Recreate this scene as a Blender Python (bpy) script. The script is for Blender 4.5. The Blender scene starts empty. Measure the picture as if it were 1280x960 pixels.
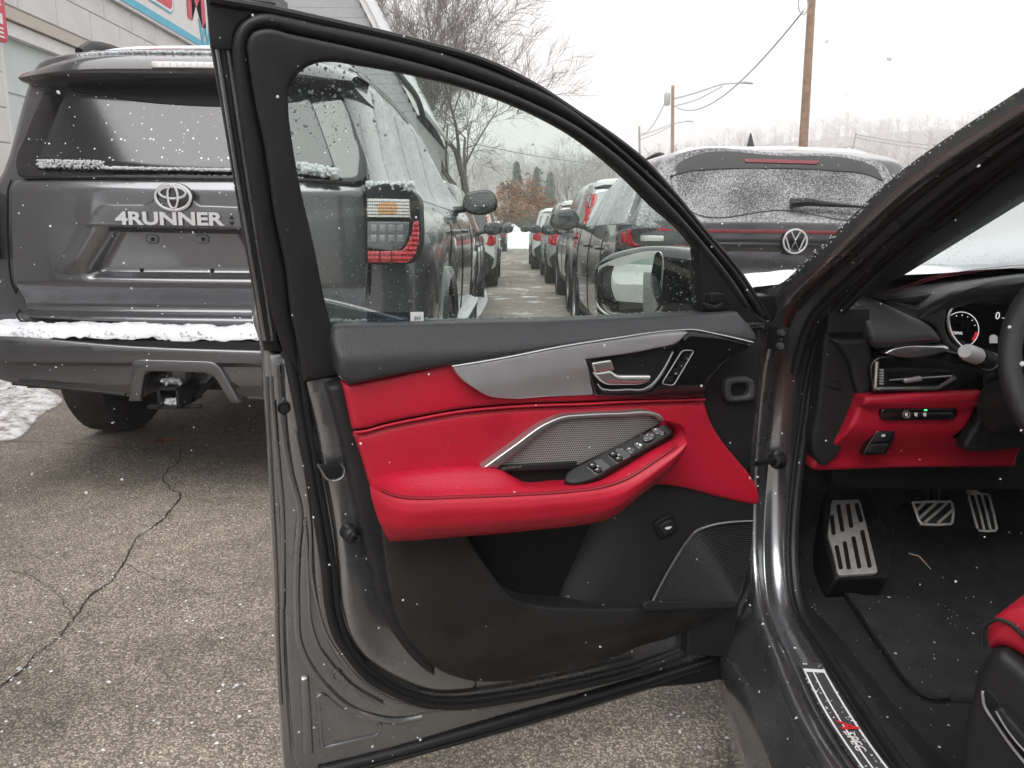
import bpy, bmesh, math, random
import numpy as np
from mathutils import Vector, Matrix, noise
from mathutils.geometry import delaunay_2d_cdt
from mathutils.bvhtree import BVHTree

random.seed(7)
rng = np.random.default_rng(7)
R = math.radians
scene = bpy.context.scene
COL = scene.collection

# ------------------------------------------------------------------ camera
FPX = 961.0                                   # focal length in photograph pixels (1280 wide)
CAM = Vector((0.0, 0.0, 1.10))
PITCH, ROLL = math.atan(194.0 / FPX), 0.010
cam_d = bpy.data.cameras.new('camera')
cam_d.sensor_width = 36.0
cam_d.lens = 36.0 * FPX / 1280.0
cam_d.clip_start, cam_d.clip_end = 0.02, 3000.0
cam = bpy.data.objects.new('camera', cam_d)
COL.objects.link(cam)
CROT = (Matrix.Rotation(math.pi / 2 - PITCH, 3, 'X') @ Matrix.Rotation(ROLL, 3, 'Z'))
cam.matrix_world = Matrix.Translation(CAM) @ CROT.to_4x4()
scene.camera = cam

# ------------------------------------------------------------------ sky, sun, exposure
SUN_EL, SUN_AZ = R(52), R(196)                # azimuth the light comes from, clockwise from +Y
world = bpy.data.worlds.new('World')
scene.world = world
world.use_nodes = True
wn, wl = world.node_tree.nodes, world.node_tree.links
wn.clear()
w_out = wn.new('ShaderNodeOutputWorld')
w_bg = wn.new('ShaderNodeBackground')
w_sky = wn.new('ShaderNodeTexSky')
w_sky.sky_type = 'NISHITA'
w_sky.sun_disc = False
w_sky.sun_elevation = SUN_EL
w_sky.sun_rotation = SUN_AZ
w_sky.air_density, w_sky.dust_density, w_sky.ozone_density = 1.0, 6.0, 1.0
w_hs = wn.new('ShaderNodeHueSaturation'); w_hs.inputs['Saturation'].default_value = 0.05
w_mix = wn.new('ShaderNodeMix'); w_mix.data_type = 'RGBA'
w_tc = wn.new('ShaderNodeTexCoord'); w_sep = wn.new('ShaderNodeSeparateXYZ')
w_map = wn.new('ShaderNodeMapRange')
w_ramp = wn.new('ShaderNodeMix'); w_ramp.data_type = 'RGBA'
# cloud layer: an overcast sky, somewhat brighter overhead than at the horizon
w_ramp.inputs[6].default_value = (7.3, 7.22, 7.26, 1)
w_ramp.inputs[7].default_value = (14.5, 14.2, 14.3, 1)
wl.new(w_tc.outputs['Generated'], w_sep.inputs[0])
wl.new(w_sep.outputs['Z'], w_map.inputs['Value'])
wl.new(w_map.outputs[0], w_ramp.inputs[0])
wl.new(w_sky.outputs[0], w_hs.inputs['Color'])
w_mix.inputs[0].default_value = 0.93
wl.new(w_hs.outputs[0], w_mix.inputs[6])
wl.new(w_ramp.outputs[2], w_mix.inputs[7])
wl.new(w_mix.outputs[2], w_bg.inputs['Color'])
w_bg.inputs['Strength'].default_value = 0.105
wl.new(w_bg.outputs[0], w_out.inputs['Surface'])

sun_d = bpy.data.lights.new('sun', 'SUN')
sun_d.energy, sun_d.angle, sun_d.color = 1.5, R(40), (1.0, 0.985, 0.97)
sun = bpy.data.objects.new('sun', sun_d)
COL.objects.link(sun)
_s = Vector((math.sin(SUN_AZ) * math.cos(SUN_EL), math.cos(SUN_AZ) * math.cos(SUN_EL), math.sin(SUN_EL)))
sun.rotation_euler = _s.to_track_quat('Z', 'Y').to_euler()
sun.location = (0, -5, 20)

vs = scene.view_settings
vs.view_transform, vs.look, vs.exposure, vs.gamma = 'Standard', 'None', 0.42, 1.0
vs.use_curve_mapping = False
cy = scene.cycles
cy.max_bounces, cy.diffuse_bounces, cy.glossy_bounces, cy.transmission_bounces = 7, 3, 3, 4
cy.transparent_max_bounces, cy.volume_bounces = 8, 1
cy.caustics_reflective = cy.caustics_refractive = False
cy.use_adaptive_sampling, cy.adaptive_threshold = True, 0.035

# ------------------------------------------------------------------ rays and frames
def ray(px, py):
    d = Vector(((px - 640.0) / FPX, -(py - 480.0) / FPX, -1.0))
    return (CROT @ d).normalized()

def at_y(px, py, y):                           # the point at distance y in front of the camera
    d = ray(px, py)
    return CAM + d * ((y - CAM.y) / d.y)

def at_z(px, py, z):
    d = ray(px, py)
    return CAM + d * ((z - CAM.z) / d.z)

class Frame:
    def __init__(s, o, u, v):
        s.o, s.u = Vector(o), Vector(u).normalized()
        v = Vector(v); s.v = (v - s.u * v.dot(s.u)).normalized()
        s.w = s.u.cross(s.v).normalized()
    def P(s, u, v, w=0.0):
        return s.o + s.u * u + s.v * v + s.w * w
    def px(s, x, y, w=0.0):
        d = ray(x, y); o = s.o + s.w * w
        p = CAM + d * ((o - CAM).dot(s.w) / d.dot(s.w)) - s.o
        return (p.dot(s.u), p.dot(s.v))
    def tr(s, pts, w=0.0, closed=True, step=4.0):
        return [s.px(x, y, w) for x, y in spline(pts, closed, step)]
    def shift(s, w):
        f = Frame(s.o + s.w * w, s.u, s.v); return f

def spline(pts, closed=True, step=4.0):
    """Smooth curve through the points; a point with a third item is a corner."""
    n = len(pts)
    P = [np.array(p[:2], float) for p in pts]
    corner = [len(p) > 2 for p in pts]
    out = []
    segs = n if closed else n - 1
    for i in range(segs):
        a, b = P[i], P[(i + 1) % n]
        pa = P[i - 1] if (closed or i > 0) else a
        pb = P[(i + 2) % n] if (closed or i + 2 < n) else b
        if corner[i]: pa = a - (b - a)
        if corner[(i + 1) % n]: pb = b + (b - a)
        L = np.linalg.norm(b - a)
        k = max(1, int(math.ceil(L / step)))
        if corner[i] and corner[(i + 1) % n]:
            for j in range(k): out.append(tuple(a + (b - a) * j / k))
            continue
        # finite differences weighted by chord lengths
        la, lb = max(np.linalg.norm(a - pa), 1e-9), max(np.linalg.norm(pb - b), 1e-9)
        ma = ((b - a) / L * la + (a - pa) / la * L) / (la + L) * L
        mb = ((b - a) / L * lb + (pb - b) / lb * L) / (lb + L) * L
        for j in range(k):
            t = j / k
            h00, h10 = 2*t**3 - 3*t*t + 1, t**3 - 2*t*t + t
            h01, h11 = -2*t**3 + 3*t*t, t**3 - t*t
            out.append(tuple(h00*a + h10*ma + h01*b + h11*mb))
    if not closed: out.append(tuple(P[-1]))
    return out

def fil(pts, r=3.0, n=4):
    """Polygon with its corners filleted by r (a third item overrides r); every point is kept as a corner point."""
    out = []; m = len(pts)
    for i in range(m):
        p = np.array(pts[i][:2], float); rr = pts[i][2] if len(pts[i]) > 2 else r
        a = np.array(pts[i - 1][:2], float) - p; b = np.array(pts[(i + 1) % m][:2], float) - p
        la, lb = np.linalg.norm(a), np.linalg.norm(b)
        d = min(rr, la * .48, lb * .48)
        p0, p1 = p + a / la * d, p + b / lb * d
        for k in range(n + 1):
            t = k / n
            q = p0 * (1 - t) ** 2 + p * 2 * t * (1 - t) + p1 * t * t
            out.append((q[0], q[1], 1))
    return out

def spline3(pts, n):
    """n points along a smooth open 3D curve."""
    P = [Vector(p) for p in pts]
    acc = [0.0]
    for i in range(1, len(P)): acc.append(acc[-1] + max((P[i] - P[i-1]).length, 1e-6))
    out = []
    for k in range(n):
        s = acc[-1] * k / (n - 1)
        i = max(j for j in range(len(P) - 1) if acc[j] <= s + 1e-9)
        t = (s - acc[i]) / (acc[i+1] - acc[i])
        a, b = P[i], P[i+1]; L = acc[i+1] - acc[i]
        ma = (b - a) if i == 0 else ((b - a) / L + (a - P[i-1]) / (acc[i] - acc[i-1])) * 0.5 * L
        mb = (b - a) if i + 2 >= len(P) else ((b - a) / L + (P[i+2] - b) / (acc[i+2] - acc[i+1])) * 0.5 * L
        h00, h10 = 2*t**3 - 3*t*t + 1, t**3 - 2*t*t + t
        h01, h11 = -2*t**3 + 3*t*t, t**3 - t*t
        out.append(a*h00 + ma*h10 + b*h01 + mb*h11)
    return out

def smooth01(x):
    x = min(1.0, max(0.0, x)); return x * x * (3 - 2 * x)

# ------------------------------------------------------------------ objects
def props(o, label=None, cat=None, group=None, kind=None):
    if label: o['label'] = label
    if cat: o['category'] = cat
    if group: o['group'] = group
    if kind: o['kind'] = kind
    return o

def thing(name, loc, label, cat, group=None, rz=0.0):
    o = bpy.data.objects.new(name, None)
    o.empty_display_size = 0.2
    COL.objects.link(o)
    o.location = loc
    o.rotation_euler = (0, 0, rz)
    return props(o, label, cat, group)

def root_of(o):
    while o.parent: o = o.parent
    return o

def mk(name, V, F, mat, parent=None, smooth=True, sharp=35.0, local=False):
    me = bpy.data.meshes.new(name)
    if parent is not None and not local:
        off = root_of(parent).location
        V = [(v[0] - off[0], v[1] - off[1], v[2] - off[2]) for v in V]
    else:
        V = [tuple(v) for v in V]
    me.from_pydata(V, [], F)
    if smooth and len(me.polygons):
        me.polygons.foreach_set('use_smooth', [True] * len(me.polygons))
        me.set_sharp_from_angle(angle=R(sharp))
    if mat: me.materials.append(mat)
    o = bpy.data.objects.new(name, me)
    COL.objects.link(o)
    if parent is not None: o.parent = parent
    return o

class Geo:
    """Collects shapes for one mesh."""
    def __init__(s): s.V, s.F = [], []
    def add(s, V, F):
        b = len(s.V); s.V += [tuple(v) for v in V]; s.F += [tuple(i + b for i in f) for f in F]; return s
    def obj(s, name, mat, parent=None, **k): return mk(name, s.V, s.F, mat, parent, **k)

def box(c, sx, sy, sz, rot=None):
    V = []
    for k in range(8):
        v = Vector(((-1 if k & 1 == 0 else 1) * sx / 2, (-1 if k & 2 == 0 else 1) * sy / 2, (-1 if k & 4 == 0 else 1) * sz / 2))
        if rot is not None: v = rot @ v
        V.append(v + Vector(c))
    F = [(0, 2, 3, 1), (4, 5, 7, 6), (0, 1, 5, 4), (2, 6, 7, 3), (0, 4, 6, 2), (1, 3, 7, 5)]
    return V, F

def tube(path, r, sides=8, closed=False, cap=True, squash=None):
    """Tube along a 3D path; r a number or one per point; squash=(axis, factor) flattens it along an axis."""
    P = [Vector(p) for p in path]
    n = len(P)
    rs = r if isinstance(r, (list, tuple)) else [r] * n
    T = []
    for i in range(n):
        a = P[i-1] if (closed or i > 0) else P[i]
        b = P[(i+1) % n] if (closed or i < n-1) else P[i]
        d = (b - a)
        T.append(d.normalized() if d.length > 1e-9 else Vector((0, 0, 1)))
    ref = Vector((0, 0, 1)) if abs(T[0].z) < 0.9 else Vector((1, 0, 0))
    N = (ref - T[0] * ref.dot(T[0])).normalized()
    V, F = [], []
    for i in range(n):
        N = (N - T[i] * N.dot(T[i]))
        N = N.normalized() if N.length > 1e-6 else T[i].orthogonal().normalized()
        B = T[i].cross(N)
        for k in range(sides):
            a = 2 * math.pi * k / sides
            o = (N * math.cos(a) + B * math.sin(a)) * rs[i]
            if squash: o = o - squash[0] * (o.dot(squash[0]) * (1 - squash[1]))
            V.append(P[i] + o)
    m = n if closed else n - 1
    for i in range(m):
        for k in range(sides):
            a, b = i * sides + k, i * sides + (k + 1) % sides
            c, d = ((i + 1) % n) * sides + (k + 1) % sides, ((i + 1) % n) * sides + k
            F.append((a, b, c, d))
    if cap and not closed:
        F.append(tuple(range(sides - 1, -1, -1)))
        F.append(tuple((n - 1) * sides + k for k in range(sides)))
    return V, F

def loft(curves, closed=False, capends=False):
    """Grid surface through curves that have the same number of points."""
    n = len(curves[0]); V, F = [], []
    for c in curves: V += [tuple(p) for p in c]
    for i in range(len(curves) - 1):
        for k in range(n if closed else n - 1):
            a, b = i * n + k, i * n + (k + 1) % n
            F.append((a, b, b + n, a + n))
    if capends:
        F.append(tuple(range(n - 1, -1, -1)))
        F.append(tuple((len(curves) - 1) * n + k for k in range(n)))
    return V, F

def lathe(profile, axis_o, axis_d, n=24):
    """Profile of (radius, height) revolved about an axis."""
    d = Vector(axis_d).normalized(); a = d.orthogonal().normalized(); b = d.cross(a)
    V, F = [], []
    for r, h in profile:
        for k in range(n):
            t = 2 * math.pi * k / n
            V.append(Vector(axis_o) + d * h + (a * math.cos(t) + b * math.sin(t)) * r)
    for i in range(len(profile) - 1):
        for k in range(n):
            F.append((i*n + k, i*n + (k+1) % n, (i+1)*n + (k+1) % n, (i+1)*n + k))
    return V, F

def _area(p):
    x, y = p[:, 0], p[:, 1]
    return 0.5 * np.sum(x * np.roll(y, -1) - y * np.roll(x, -1))

def _inside(pts, poly):
    x, y = pts[:, 0], pts[:, 1]; c = np.zeros(len(pts), bool)
    n = len(poly)
    for i in range(n):
        x1, y1 = poly[i]; x2, y2 = poly[(i + 1) % n]
        if y1 == y2: continue
        m = ((y1 > y) != (y2 > y)) & (x < (x2 - x1) * (y - y1) / (y2 - y1) + x1)
        c ^= m
    return c

def _dist(pts, poly):
    d = np.full(len(pts), 1e9); n = len(poly)
    for i in range(n):
        a = poly[i]; b = poly[(i + 1) % n]; ab = b - a; L = ab @ ab
        if L < 1e-16: continue
        t = np.clip(((pts - a) @ ab) / L, 0, 1)
        q = a + t[:, None] * ab
        d = np.minimum(d, np.hypot(pts[:, 0] - q[:, 0], pts[:, 1] - q[:, 1]))
    return d

def pad(fr, outline, w=0.0, depth=0.01, bevel=0.003, res=0.03, holes=(), wf=None, back=False, rings=4, flat_back=None):
    """A cushion/panel: outline in a frame's (u, v), rounded edge, sides going back by depth.
    wf(u, v) adds relief.  Returns vertices and faces in world space."""
    polys = []
    for k, o in enumerate([outline] + list(holes)):
        p = np.array(o, float)
        keep = np.hypot(*(p - np.roll(p, 1, 0)).T) > 1e-5
        p = p[keep]
        if (_area(p) < 0) == (k == 0): p = p[::-1]
        polys.append(p)
    pts = [p for p in polys]
    inner = []
    def ok(q, dmin):
        m = _inside(q, polys[0])
        for h in polys[1:]: m &= ~_inside(q, h)
        q = q[m]
        if len(q) == 0: return q
        d = _dist(q, polys[0])
        for h in polys[1:]: d = np.minimum(d, _dist(q, h))
        return q[d >= dmin]
    if bevel > 0:
        for fct in [(1 - math.cos(math.pi / 2 * (i + 1) / rings)) for i in range(rings)]:
            off = bevel * fct
            for p in polys:
                t = np.roll(p, -1, 0) - np.roll(p, 1, 0)
                t /= np.maximum(np.hypot(*t.T), 1e-9)[:, None]
                q = p + np.stack([-t[:, 1], t[:, 0]], 1) * off
                inner.append(ok(q, off * 0.93))
    lo, hi = polys[0].min(0), polys[0].max(0)
    nx, ny = max(2, int((hi[0] - lo[0]) / res)), max(2, int((hi[1] - lo[1]) / res))
    if nx * ny < 60000:
        gx, gy = np.meshgrid(np.linspace(lo[0], hi[0], nx + 1), np.linspace(lo[1], hi[1], ny + 1))
        gy = gy + (np.arange(nx + 1) % 2)[None, :] * 0.0
        g = np.stack([gx.ravel(), gy.ravel()], 1)
        inner.append(ok(g, max(bevel * 1.15, res * 0.35)))
    allp = np.concatenate(pts + [q for q in inner if len(q)])
    edges, base, loops = [], 0, []
    for p in polys:
        n = len(p); edges += [(base + i, base + (i + 1) % n) for i in range(n)]; base += n
    co, _, fa, _, _, _ = delaunay_2d_cdt([Vector(p) for p in allp], edges, [], 1, 1e-7)
    if holes:
        cen = np.array([np.mean([(co[i][0], co[i][1]) for i in f], axis=0) for f in fa])
        bad = np.zeros(len(fa), bool)
        for h in polys[1:]: bad |= _inside(cen, h)
        fa = [f for f, b_ in zip(fa, bad) if not b_]
    q = np.array([(c[0], c[1]) for c in co])
    d = _dist(q, polys[0])
    for h in polys[1:]: d = np.minimum(d, _dist(q, h))
    V, F = [], []
    for i in range(len(q)):
        u, v = q[i]; ww = w
        if bevel > 0 and d[i] < bevel:
            t = 1 - d[i] / bevel
            ww -= bevel * (1 - math.sqrt(max(0.0, 1 - t * t)))
        if wf: ww += wf(u, v)
        V.append(fr.P(u, v, ww))
    cnt = {}
    for f in fa:
        f = list(f)
        a = sum(q[f[i]][0] * q[f[(i+1) % len(f)]][1] - q[f[(i+1) % len(f)]][0] * q[f[i]][1] for i in range(len(f)))
        if a < 0: f = f[::-1]
        F.append(tuple(f))
        for i in range(len(f)): cnt[(f[i], f[(i+1) % len(f)])] = 1
    nb = {}
    for (a, b) in list(cnt):
        if (b, a) in cnt: continue
        for i in (a, b):
            if i not in nb:
                u, v = q[i]
                bw = flat_back if flat_back is not None else (w - depth + (wf(u, v) if wf else 0))
                nb[i] = len(V); V.append(fr.P(u, v, bw))
        F.append((b, a, nb[a], nb[b]))
    if back:
        m = len(V)
        for i in range(len(q)):
            u, v = q[i]
            bw = flat_back if flat_back is not None else (w - depth + (wf(u, v) if wf else 0))
            V.append(fr.P(u, v, bw))
        for f in [f for f in F if max(f) < len(q)]: F.append(tuple(i + m for i in reversed(f)))
    return V, F

def band(fr, outer, inner_, **k):
    """pad between two open curves given as (u, v) lists that run the same way."""
    return pad(fr, list(outer) + list(inner_)[::-1], **k)

def rrect(cx, cy, w, h, r, rot=0.0, n=5):
    P = []
    for sx, sy, a0 in ((1, 1, 0), (-1, 1, 90), (-1, -1, 180), (1, -1, 270)):
        for k in range(n + 1):
            a = R(a0 + 90 * k / n)
            P.append((sx * (w/2 - r) + r * math.cos(a), sy * (h/2 - r) + r * math.sin(a)))
    c, s = math.cos(rot), math.sin(rot)
    return [(cx + x*c - y*s, cy + x*s + y*c) for x, y in P]

def stitches(paths, step, length, rad):
    g = Geo()
    for P in paths:
        P = [Vector(p) for p in P]
        acc = 0.0; nxt = 0.0
        for i in range(len(P) - 1):
            L = (P[i+1] - P[i]).length
            while nxt < acc + L and L > 1e-9:
                t = (nxt - acc) / L
                d = (P[i+1] - P[i]).normalized()
                c = P[i].lerp(P[i+1], t)
                g.add(*tube([c - d * length / 2, c, c + d * length / 2], [rad * 0.6, rad, rad * 0.6], 5))
                nxt += step
            acc += L
    return g

def text_geo(s, fr, u, v, size, w=0.002, depth=0.001, align='CENTER', shear=0.0, xs=1.0, bold=0.0, space=1.0):
    """Lettering as a thin mesh in a frame."""
    cu = bpy.data.curves.new('t', 'FONT')
    cu.body, cu.size, cu.extrude, cu.align_x, cu.shear = s, size, depth, align, shear
    cu.offset = bold; cu.space_character = space; cu.resolution_u = 3
    o = bpy.data.objects.new('t', cu)
    COL.objects.link(o)
    dg = bpy.context.evaluated_depsgraph_get()
    me = o.evaluated_get(dg).to_mesh()
    V = [fr.P(u + p.co.x * xs, v + p.co.y, w + p.co.z) for p in me.vertices]
    F = [tuple(p.vertices) for p in me.polygons]
    o.evaluated_get(dg).to_mesh_clear()
    bpy.data.objects.remove(o); bpy.data.curves.remove(cu)
    return V, F

# ------------------------------------------------------------------ materials
def mat(name, col, rough=0.5, metal=0.0, var=0.0, vscale=8.0, bump=0.0, bscale=200.0, btype='noise',
        speck=None, coat=0.0, spec=0.5, rvar=0.0, bdist=0.002, emit=None):
    m = bpy.data.materials.new(name); m.use_nodes = True
    nt = m.node_tree; N, L = nt.nodes, nt.links
    b = N['Principled BSDF']
    b.inputs['Roughness'].default_value = rough
    b.inputs['Metallic'].default_value = metal
    b.inputs['Specular IOR Level'].default_value = spec
    b.inputs['Coat Weight'].default_value = coat
    b.inputs['Coat Roughness'].default_value = 0.06
    tc = N.new('ShaderNodeTexCoord')
    src = None
    if var > 0:
        nz = N.new('ShaderNodeTexNoise'); nz.inputs['Scale'].default_value = vscale; nz.inputs['Detail'].default_value = 6
        L.new(tc.outputs['Object'], nz.inputs['Vector'])
        mr = N.new('ShaderNodeMapRange'); mr.inputs['From Min'].default_value = 0.3; mr.inputs['From Max'].default_value = 0.7
        mr.inputs['To Min'].default_value = 1 - var; mr.inputs['To Max'].default_value = 1 + var
        L.new(nz.outputs['Fac'], mr.inputs['Value'])
        mx = N.new('ShaderNodeVectorMath'); mx.operation = 'SCALE'; mx.inputs[0].default_value = col[:3]
        L.new(mr.outputs[0], mx.inputs['Scale'])
        src = mx.outputs[0]
    if rvar > 0:
        n2 = N.new('ShaderNodeTexNoise'); n2.inputs['Scale'].default_value = vscale * 1.7; n2.inputs['Detail'].default_value = 5
        L.new(tc.outputs['Object'], n2.inputs['Vector'])
        m2 = N.new('ShaderNodeMapRange'); m2.inputs['From Min'].default_value = 0.3; m2.inputs['From Max'].default_value = 0.7
        m2.inputs['To Min'].default_value = max(0.02, rough - rvar); m2.inputs['To Max'].default_value = rough + rvar
        L.new(n2.outputs['Fac'], m2.inputs['Value']); L.new(m2.outputs[0], b.inputs['Roughness'])
    if speck:                                  # snow crystals lying on the surface: (scale, share of cells, radius)
        sc, share, rad = speck
        vo = N.new('ShaderNodeTexVoronoi'); vo.inputs['Scale'].default_value = sc
        L.new(tc.outputs['Object'], vo.inputs['Vector'])
        sp = N.new('ShaderNodeSeparateXYZ'); L.new(vo.outputs['Color'], sp.inputs[0])
        a = N.new('ShaderNodeMath'); a.operation = 'LESS_THAN'; a.inputs[1].default_value = share
        L.new(sp.outputs[0], a.inputs[0])
        rr = N.new('ShaderNodeMath'); rr.operation = 'MULTIPLY'; rr.inputs[1].default_value = rad
        L.new(sp.outputs[1], rr.inputs[0])
        c = N.new('ShaderNodeMath'); c.operation = 'LESS_THAN'
        L.new(vo.outputs['Distance'], c.inputs[0]); L.new(rr.outputs[0], c.inputs[1])
        mm = N.new('ShaderNodeMath'); mm.operation = 'MULTIPLY'
        L.new(a.outputs[0], mm.inputs[0]); L.new(c.outputs[0], mm.inputs[1])
        mix = N.new('ShaderNodeMix'); mix.data_type = 'RGBA'
        mix.inputs[6].default_value = (*col[:3], 1); mix.inputs[7].default_value = (0.85, 0.87, 0.88, 1)
        if src: L.new(src, mix.inputs[6])
        L.new(mm.outputs[0], mix.inputs[0]); src = mix.outputs[2]
        if metal > 0:
            mv = N.new('ShaderNodeMath'); mv.operation = 'MULTIPLY_ADD'; mv.inputs[1].default_value = -metal; mv.inputs[2].default_value = metal
            L.new(mm.outputs[0], mv.inputs[0]); L.new(mv.outputs[0], b.inputs['Metallic'])
    if src: L.new(src, b.inputs['Base Color'])
    else: b.inputs['Base Color'].default_value = (*col[:3], 1)
    if bump > 0:
        if btype == 'voronoi':
            t = N.new('ShaderNodeTexVoronoi'); t.inputs['Scale'].default_value = bscale; o = t.outputs['Distance']
        else:
            t = N.new('ShaderNodeTexNoise'); t.inputs['Scale'].default_value = bscale; t.inputs['Detail'].default_value = 3; o = t.outputs['Fac']
        L.new(tc.outputs['Object'], t.inputs['Vector'])
        bp = N.new('ShaderNodeBump'); bp.inputs['Strength'].default_value = bump; bp.inputs['Distance'].default_value = bdist
        L.new(o, bp.inputs['Height']); L.new(bp.outputs[0], b.inputs['Normal'])
    if emit:
        b.inputs['Emission Color'].default_value = (*emit[:3], 1); b.inputs['Emission Strength'].default_value = emit[3]
    return m

def glass_mat(name, tint, gloss=0.06, frost=None, film=0.0):
    """Thin window glass: tinted see-through with Fresnel reflection; frost=(scale, cover, fine scale) adds a crust of snow grains."""
    m = bpy.data.materials.new(name); m.use_nodes = True
    N, L = m.node_tree.nodes, m.node_tree.links
    N.clear()
    out = N.new('ShaderNodeOutputMaterial')
    tr = N.new('ShaderNodeBsdfTransparent'); tr.inputs[0].default_value = (*tint, 1)
    gl = N.new('ShaderNodeBsdfGlossy'); gl.inputs['Roughness'].default_value = 0.02
    fr = N.new('ShaderNodeFresnel'); fr.inputs['IOR'].default_value = 1.45
    mx = N.new('ShaderNodeMixShader')
    sc = N.new('ShaderNodeMath'); sc.operation = 'MULTIPLY_ADD'; sc.inputs[1].default_value = 0.9; sc.inputs[2].default_value = gloss * 0.2
    L.new(fr.outputs[0], sc.inputs[0])
    L.new(sc.outputs[0], mx.inputs[0]); L.new(tr.outputs[0], mx.inputs[1]); L.new(gl.outputs[0], mx.inputs[2])
    last = mx
    if film:                                   # damp film that scatters a little light
        t1 = N.new('ShaderNodeBsdfTranslucent'); t1.inputs[0].default_value = (0.80, 0.90, 0.86, 1)
        m0 = N.new('ShaderNodeMixShader'); m0.inputs[0].default_value = film
        L.new(mx.outputs[0], m0.inputs[1]); L.new(t1.outputs[0], m0.inputs[2]); last = mx = m0
    if frost:
        tc = N.new('ShaderNodeTexCoord')
        n1 = N.new('ShaderNodeTexNoise'); n1.inputs['Scale'].default_value = frost[2]; n1.inputs['Detail'].default_value = 4
        n2 = N.new('ShaderNodeTexNoise'); n2.inputs['Scale'].default_value = frost[0]; n2.inputs['Detail'].default_value = 3
        L.new(tc.outputs['Object'], n1.inputs['Vector']); L.new(tc.outputs['Object'], n2.inputs['Vector'])
        ad = N.new('ShaderNodeMath'); ad.operation = 'MULTIPLY_ADD'; ad.inputs[1].default_value = 0.6
        L.new(n2.outputs['Fac'], ad.inputs[0]); L.new(n1.outputs['Fac'], ad.inputs[2])
        mr = N.new('ShaderNodeMapRange')
        mr.inputs['From Min'].default_value = 0.80 - frost[1]; mr.inputs['From Max'].default_value = 0.80 - frost[1] + 0.12
        L.new(ad.outputs[0], mr.inputs['Value'])
        d1 = N.new('ShaderNodeBsdfDiffuse'); d1.inputs[0].default_value = (0.75, 0.78, 0.79, 1)
        d2 = N.new('ShaderNodeBsdfTranslucent'); d2.inputs[0].default_value = (0.75, 0.80, 0.79, 1)
        df = N.new('ShaderNodeMixShader'); df.inputs[0].default_value = 0.55
        L.new(d1.outputs[0], df.inputs[1]); L.new(d2.outputs[0], df.inputs[2])
        m2 = N.new('ShaderNodeMixShader')
        L.new(mr.outputs[0], m2.inputs[0]); L.new(mx.outputs[0], m2.inputs[1]); L.new(df.outputs[0], m2.inputs[2])
        last = m2
    L.new(last.outputs[0], out.inputs['Surface'])
    return m

MT = {}
MT['paint'] = mat('grey_metallic_paint', (0.265, 0.274, 0.284), 0.26, 0.88, var=0.08, vscale=6, coat=1.0, rvar=0.05, speck=(130, 0.03, 0.35))
MT['rubber'] = mat('black_rubber', (0.012, 0.012, 0.013), 0.42, spec=0.32, bump=0.15, bscale=300, speck=(110, 0.02, 0.3))
MT['plastic'] = mat('black_grained_plastic', (0.016, 0.016, 0.017), 0.48, spec=0.28, var=0.15, vscale=14, bump=0.25, bscale=900, bdist=0.0006, speck=(100, 0.018, 0.28))
MT['plastic_scuffed'] = mat('scuffed_black_plastic', (0.017, 0.0168, 0.0165), 0.50, spec=0.30, var=0.45, vscale=7, bump=0.3, bscale=800, bdist=0.0006, speck=(90, 0.02, 0.24), rvar=0.14)
MT['plastic_dark'] = mat('dark_plastic', (0.008, 0.008, 0.009), 0.6, spec=0.25, bump=0.2, bscale=700, bdist=0.0005)
MT['charcoal'] = mat('charcoal_leather', (0.030, 0.031, 0.034), 0.44, spec=0.38, var=0.08, vscale=20, bump=0.45, bscale=420, btype='voronoi', bdist=0.0012, speck=(90, 0.02, 0.3))
MT['red'] = mat('red_leather', (0.42, 0.006, 0.025), 0.44, var=0.12, vscale=10, bump=0.45, bscale=520, btype='voronoi', bdist=0.0009, speck=(90, 0.016, 0.26), rvar=0.05)
MT['thread'] = mat('dark_red_thread', (0.10, 0.004, 0.010), 0.8)
MT['silver'] = mat('satin_silver_trim', (0.50, 0.50, 0.515), 0.42, 0.70, var=0.05, vscale=30, speck=(120, 0.02, 0.28), bump=0.06, bscale=1500, bdist=0.0003)
MT['brightsilver'] = mat('bright_silver_trim', (0.62, 0.62, 0.63), 0.25, 0.95)
MT['chrome'] = mat('chrome', (0.78, 0.77, 0.76), 0.20, 0.92)
MT['gloss'] = mat('piano_black', (0.006, 0.006, 0.007), 0.06, coat=0.5, speck=(120, 0.03, 0.3), spec=0.6)
MT['whiteprint'] = mat('white_print', (0.75, 0.75, 0.75), 0.6)
def thin_snow():
    m = bpy.data.materials.new('snow_crystals'); m.use_nodes = True
    N, L = m.node_tree.nodes, m.node_tree.links; N.clear()
    out = N.new('ShaderNodeOutputMaterial'); d1 = N.new('ShaderNodeBsdfDiffuse'); d2 = N.new('ShaderNodeBsdfTranslucent'); mx = N.new('ShaderNodeMixShader')
    d1.inputs[0].default_value = d2.inputs[0].default_value = (0.84, 0.86, 0.88, 1); mx.inputs[0].default_value = 0.5
    L.new(d1.outputs[0], mx.inputs[1]); L.new(d2.outputs[0], mx.inputs[2]); L.new(mx.outputs[0], out.inputs['Surface'])
    return m
MT['snowthin'] = thin_snow()
MT['snow'] = mat('snow', (0.70, 0.72, 0.74), 0.85, var=0.05, vscale=30, bump=0.6, bscale=160, bdist=0.006)
HAZE = 0.0032
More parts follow.
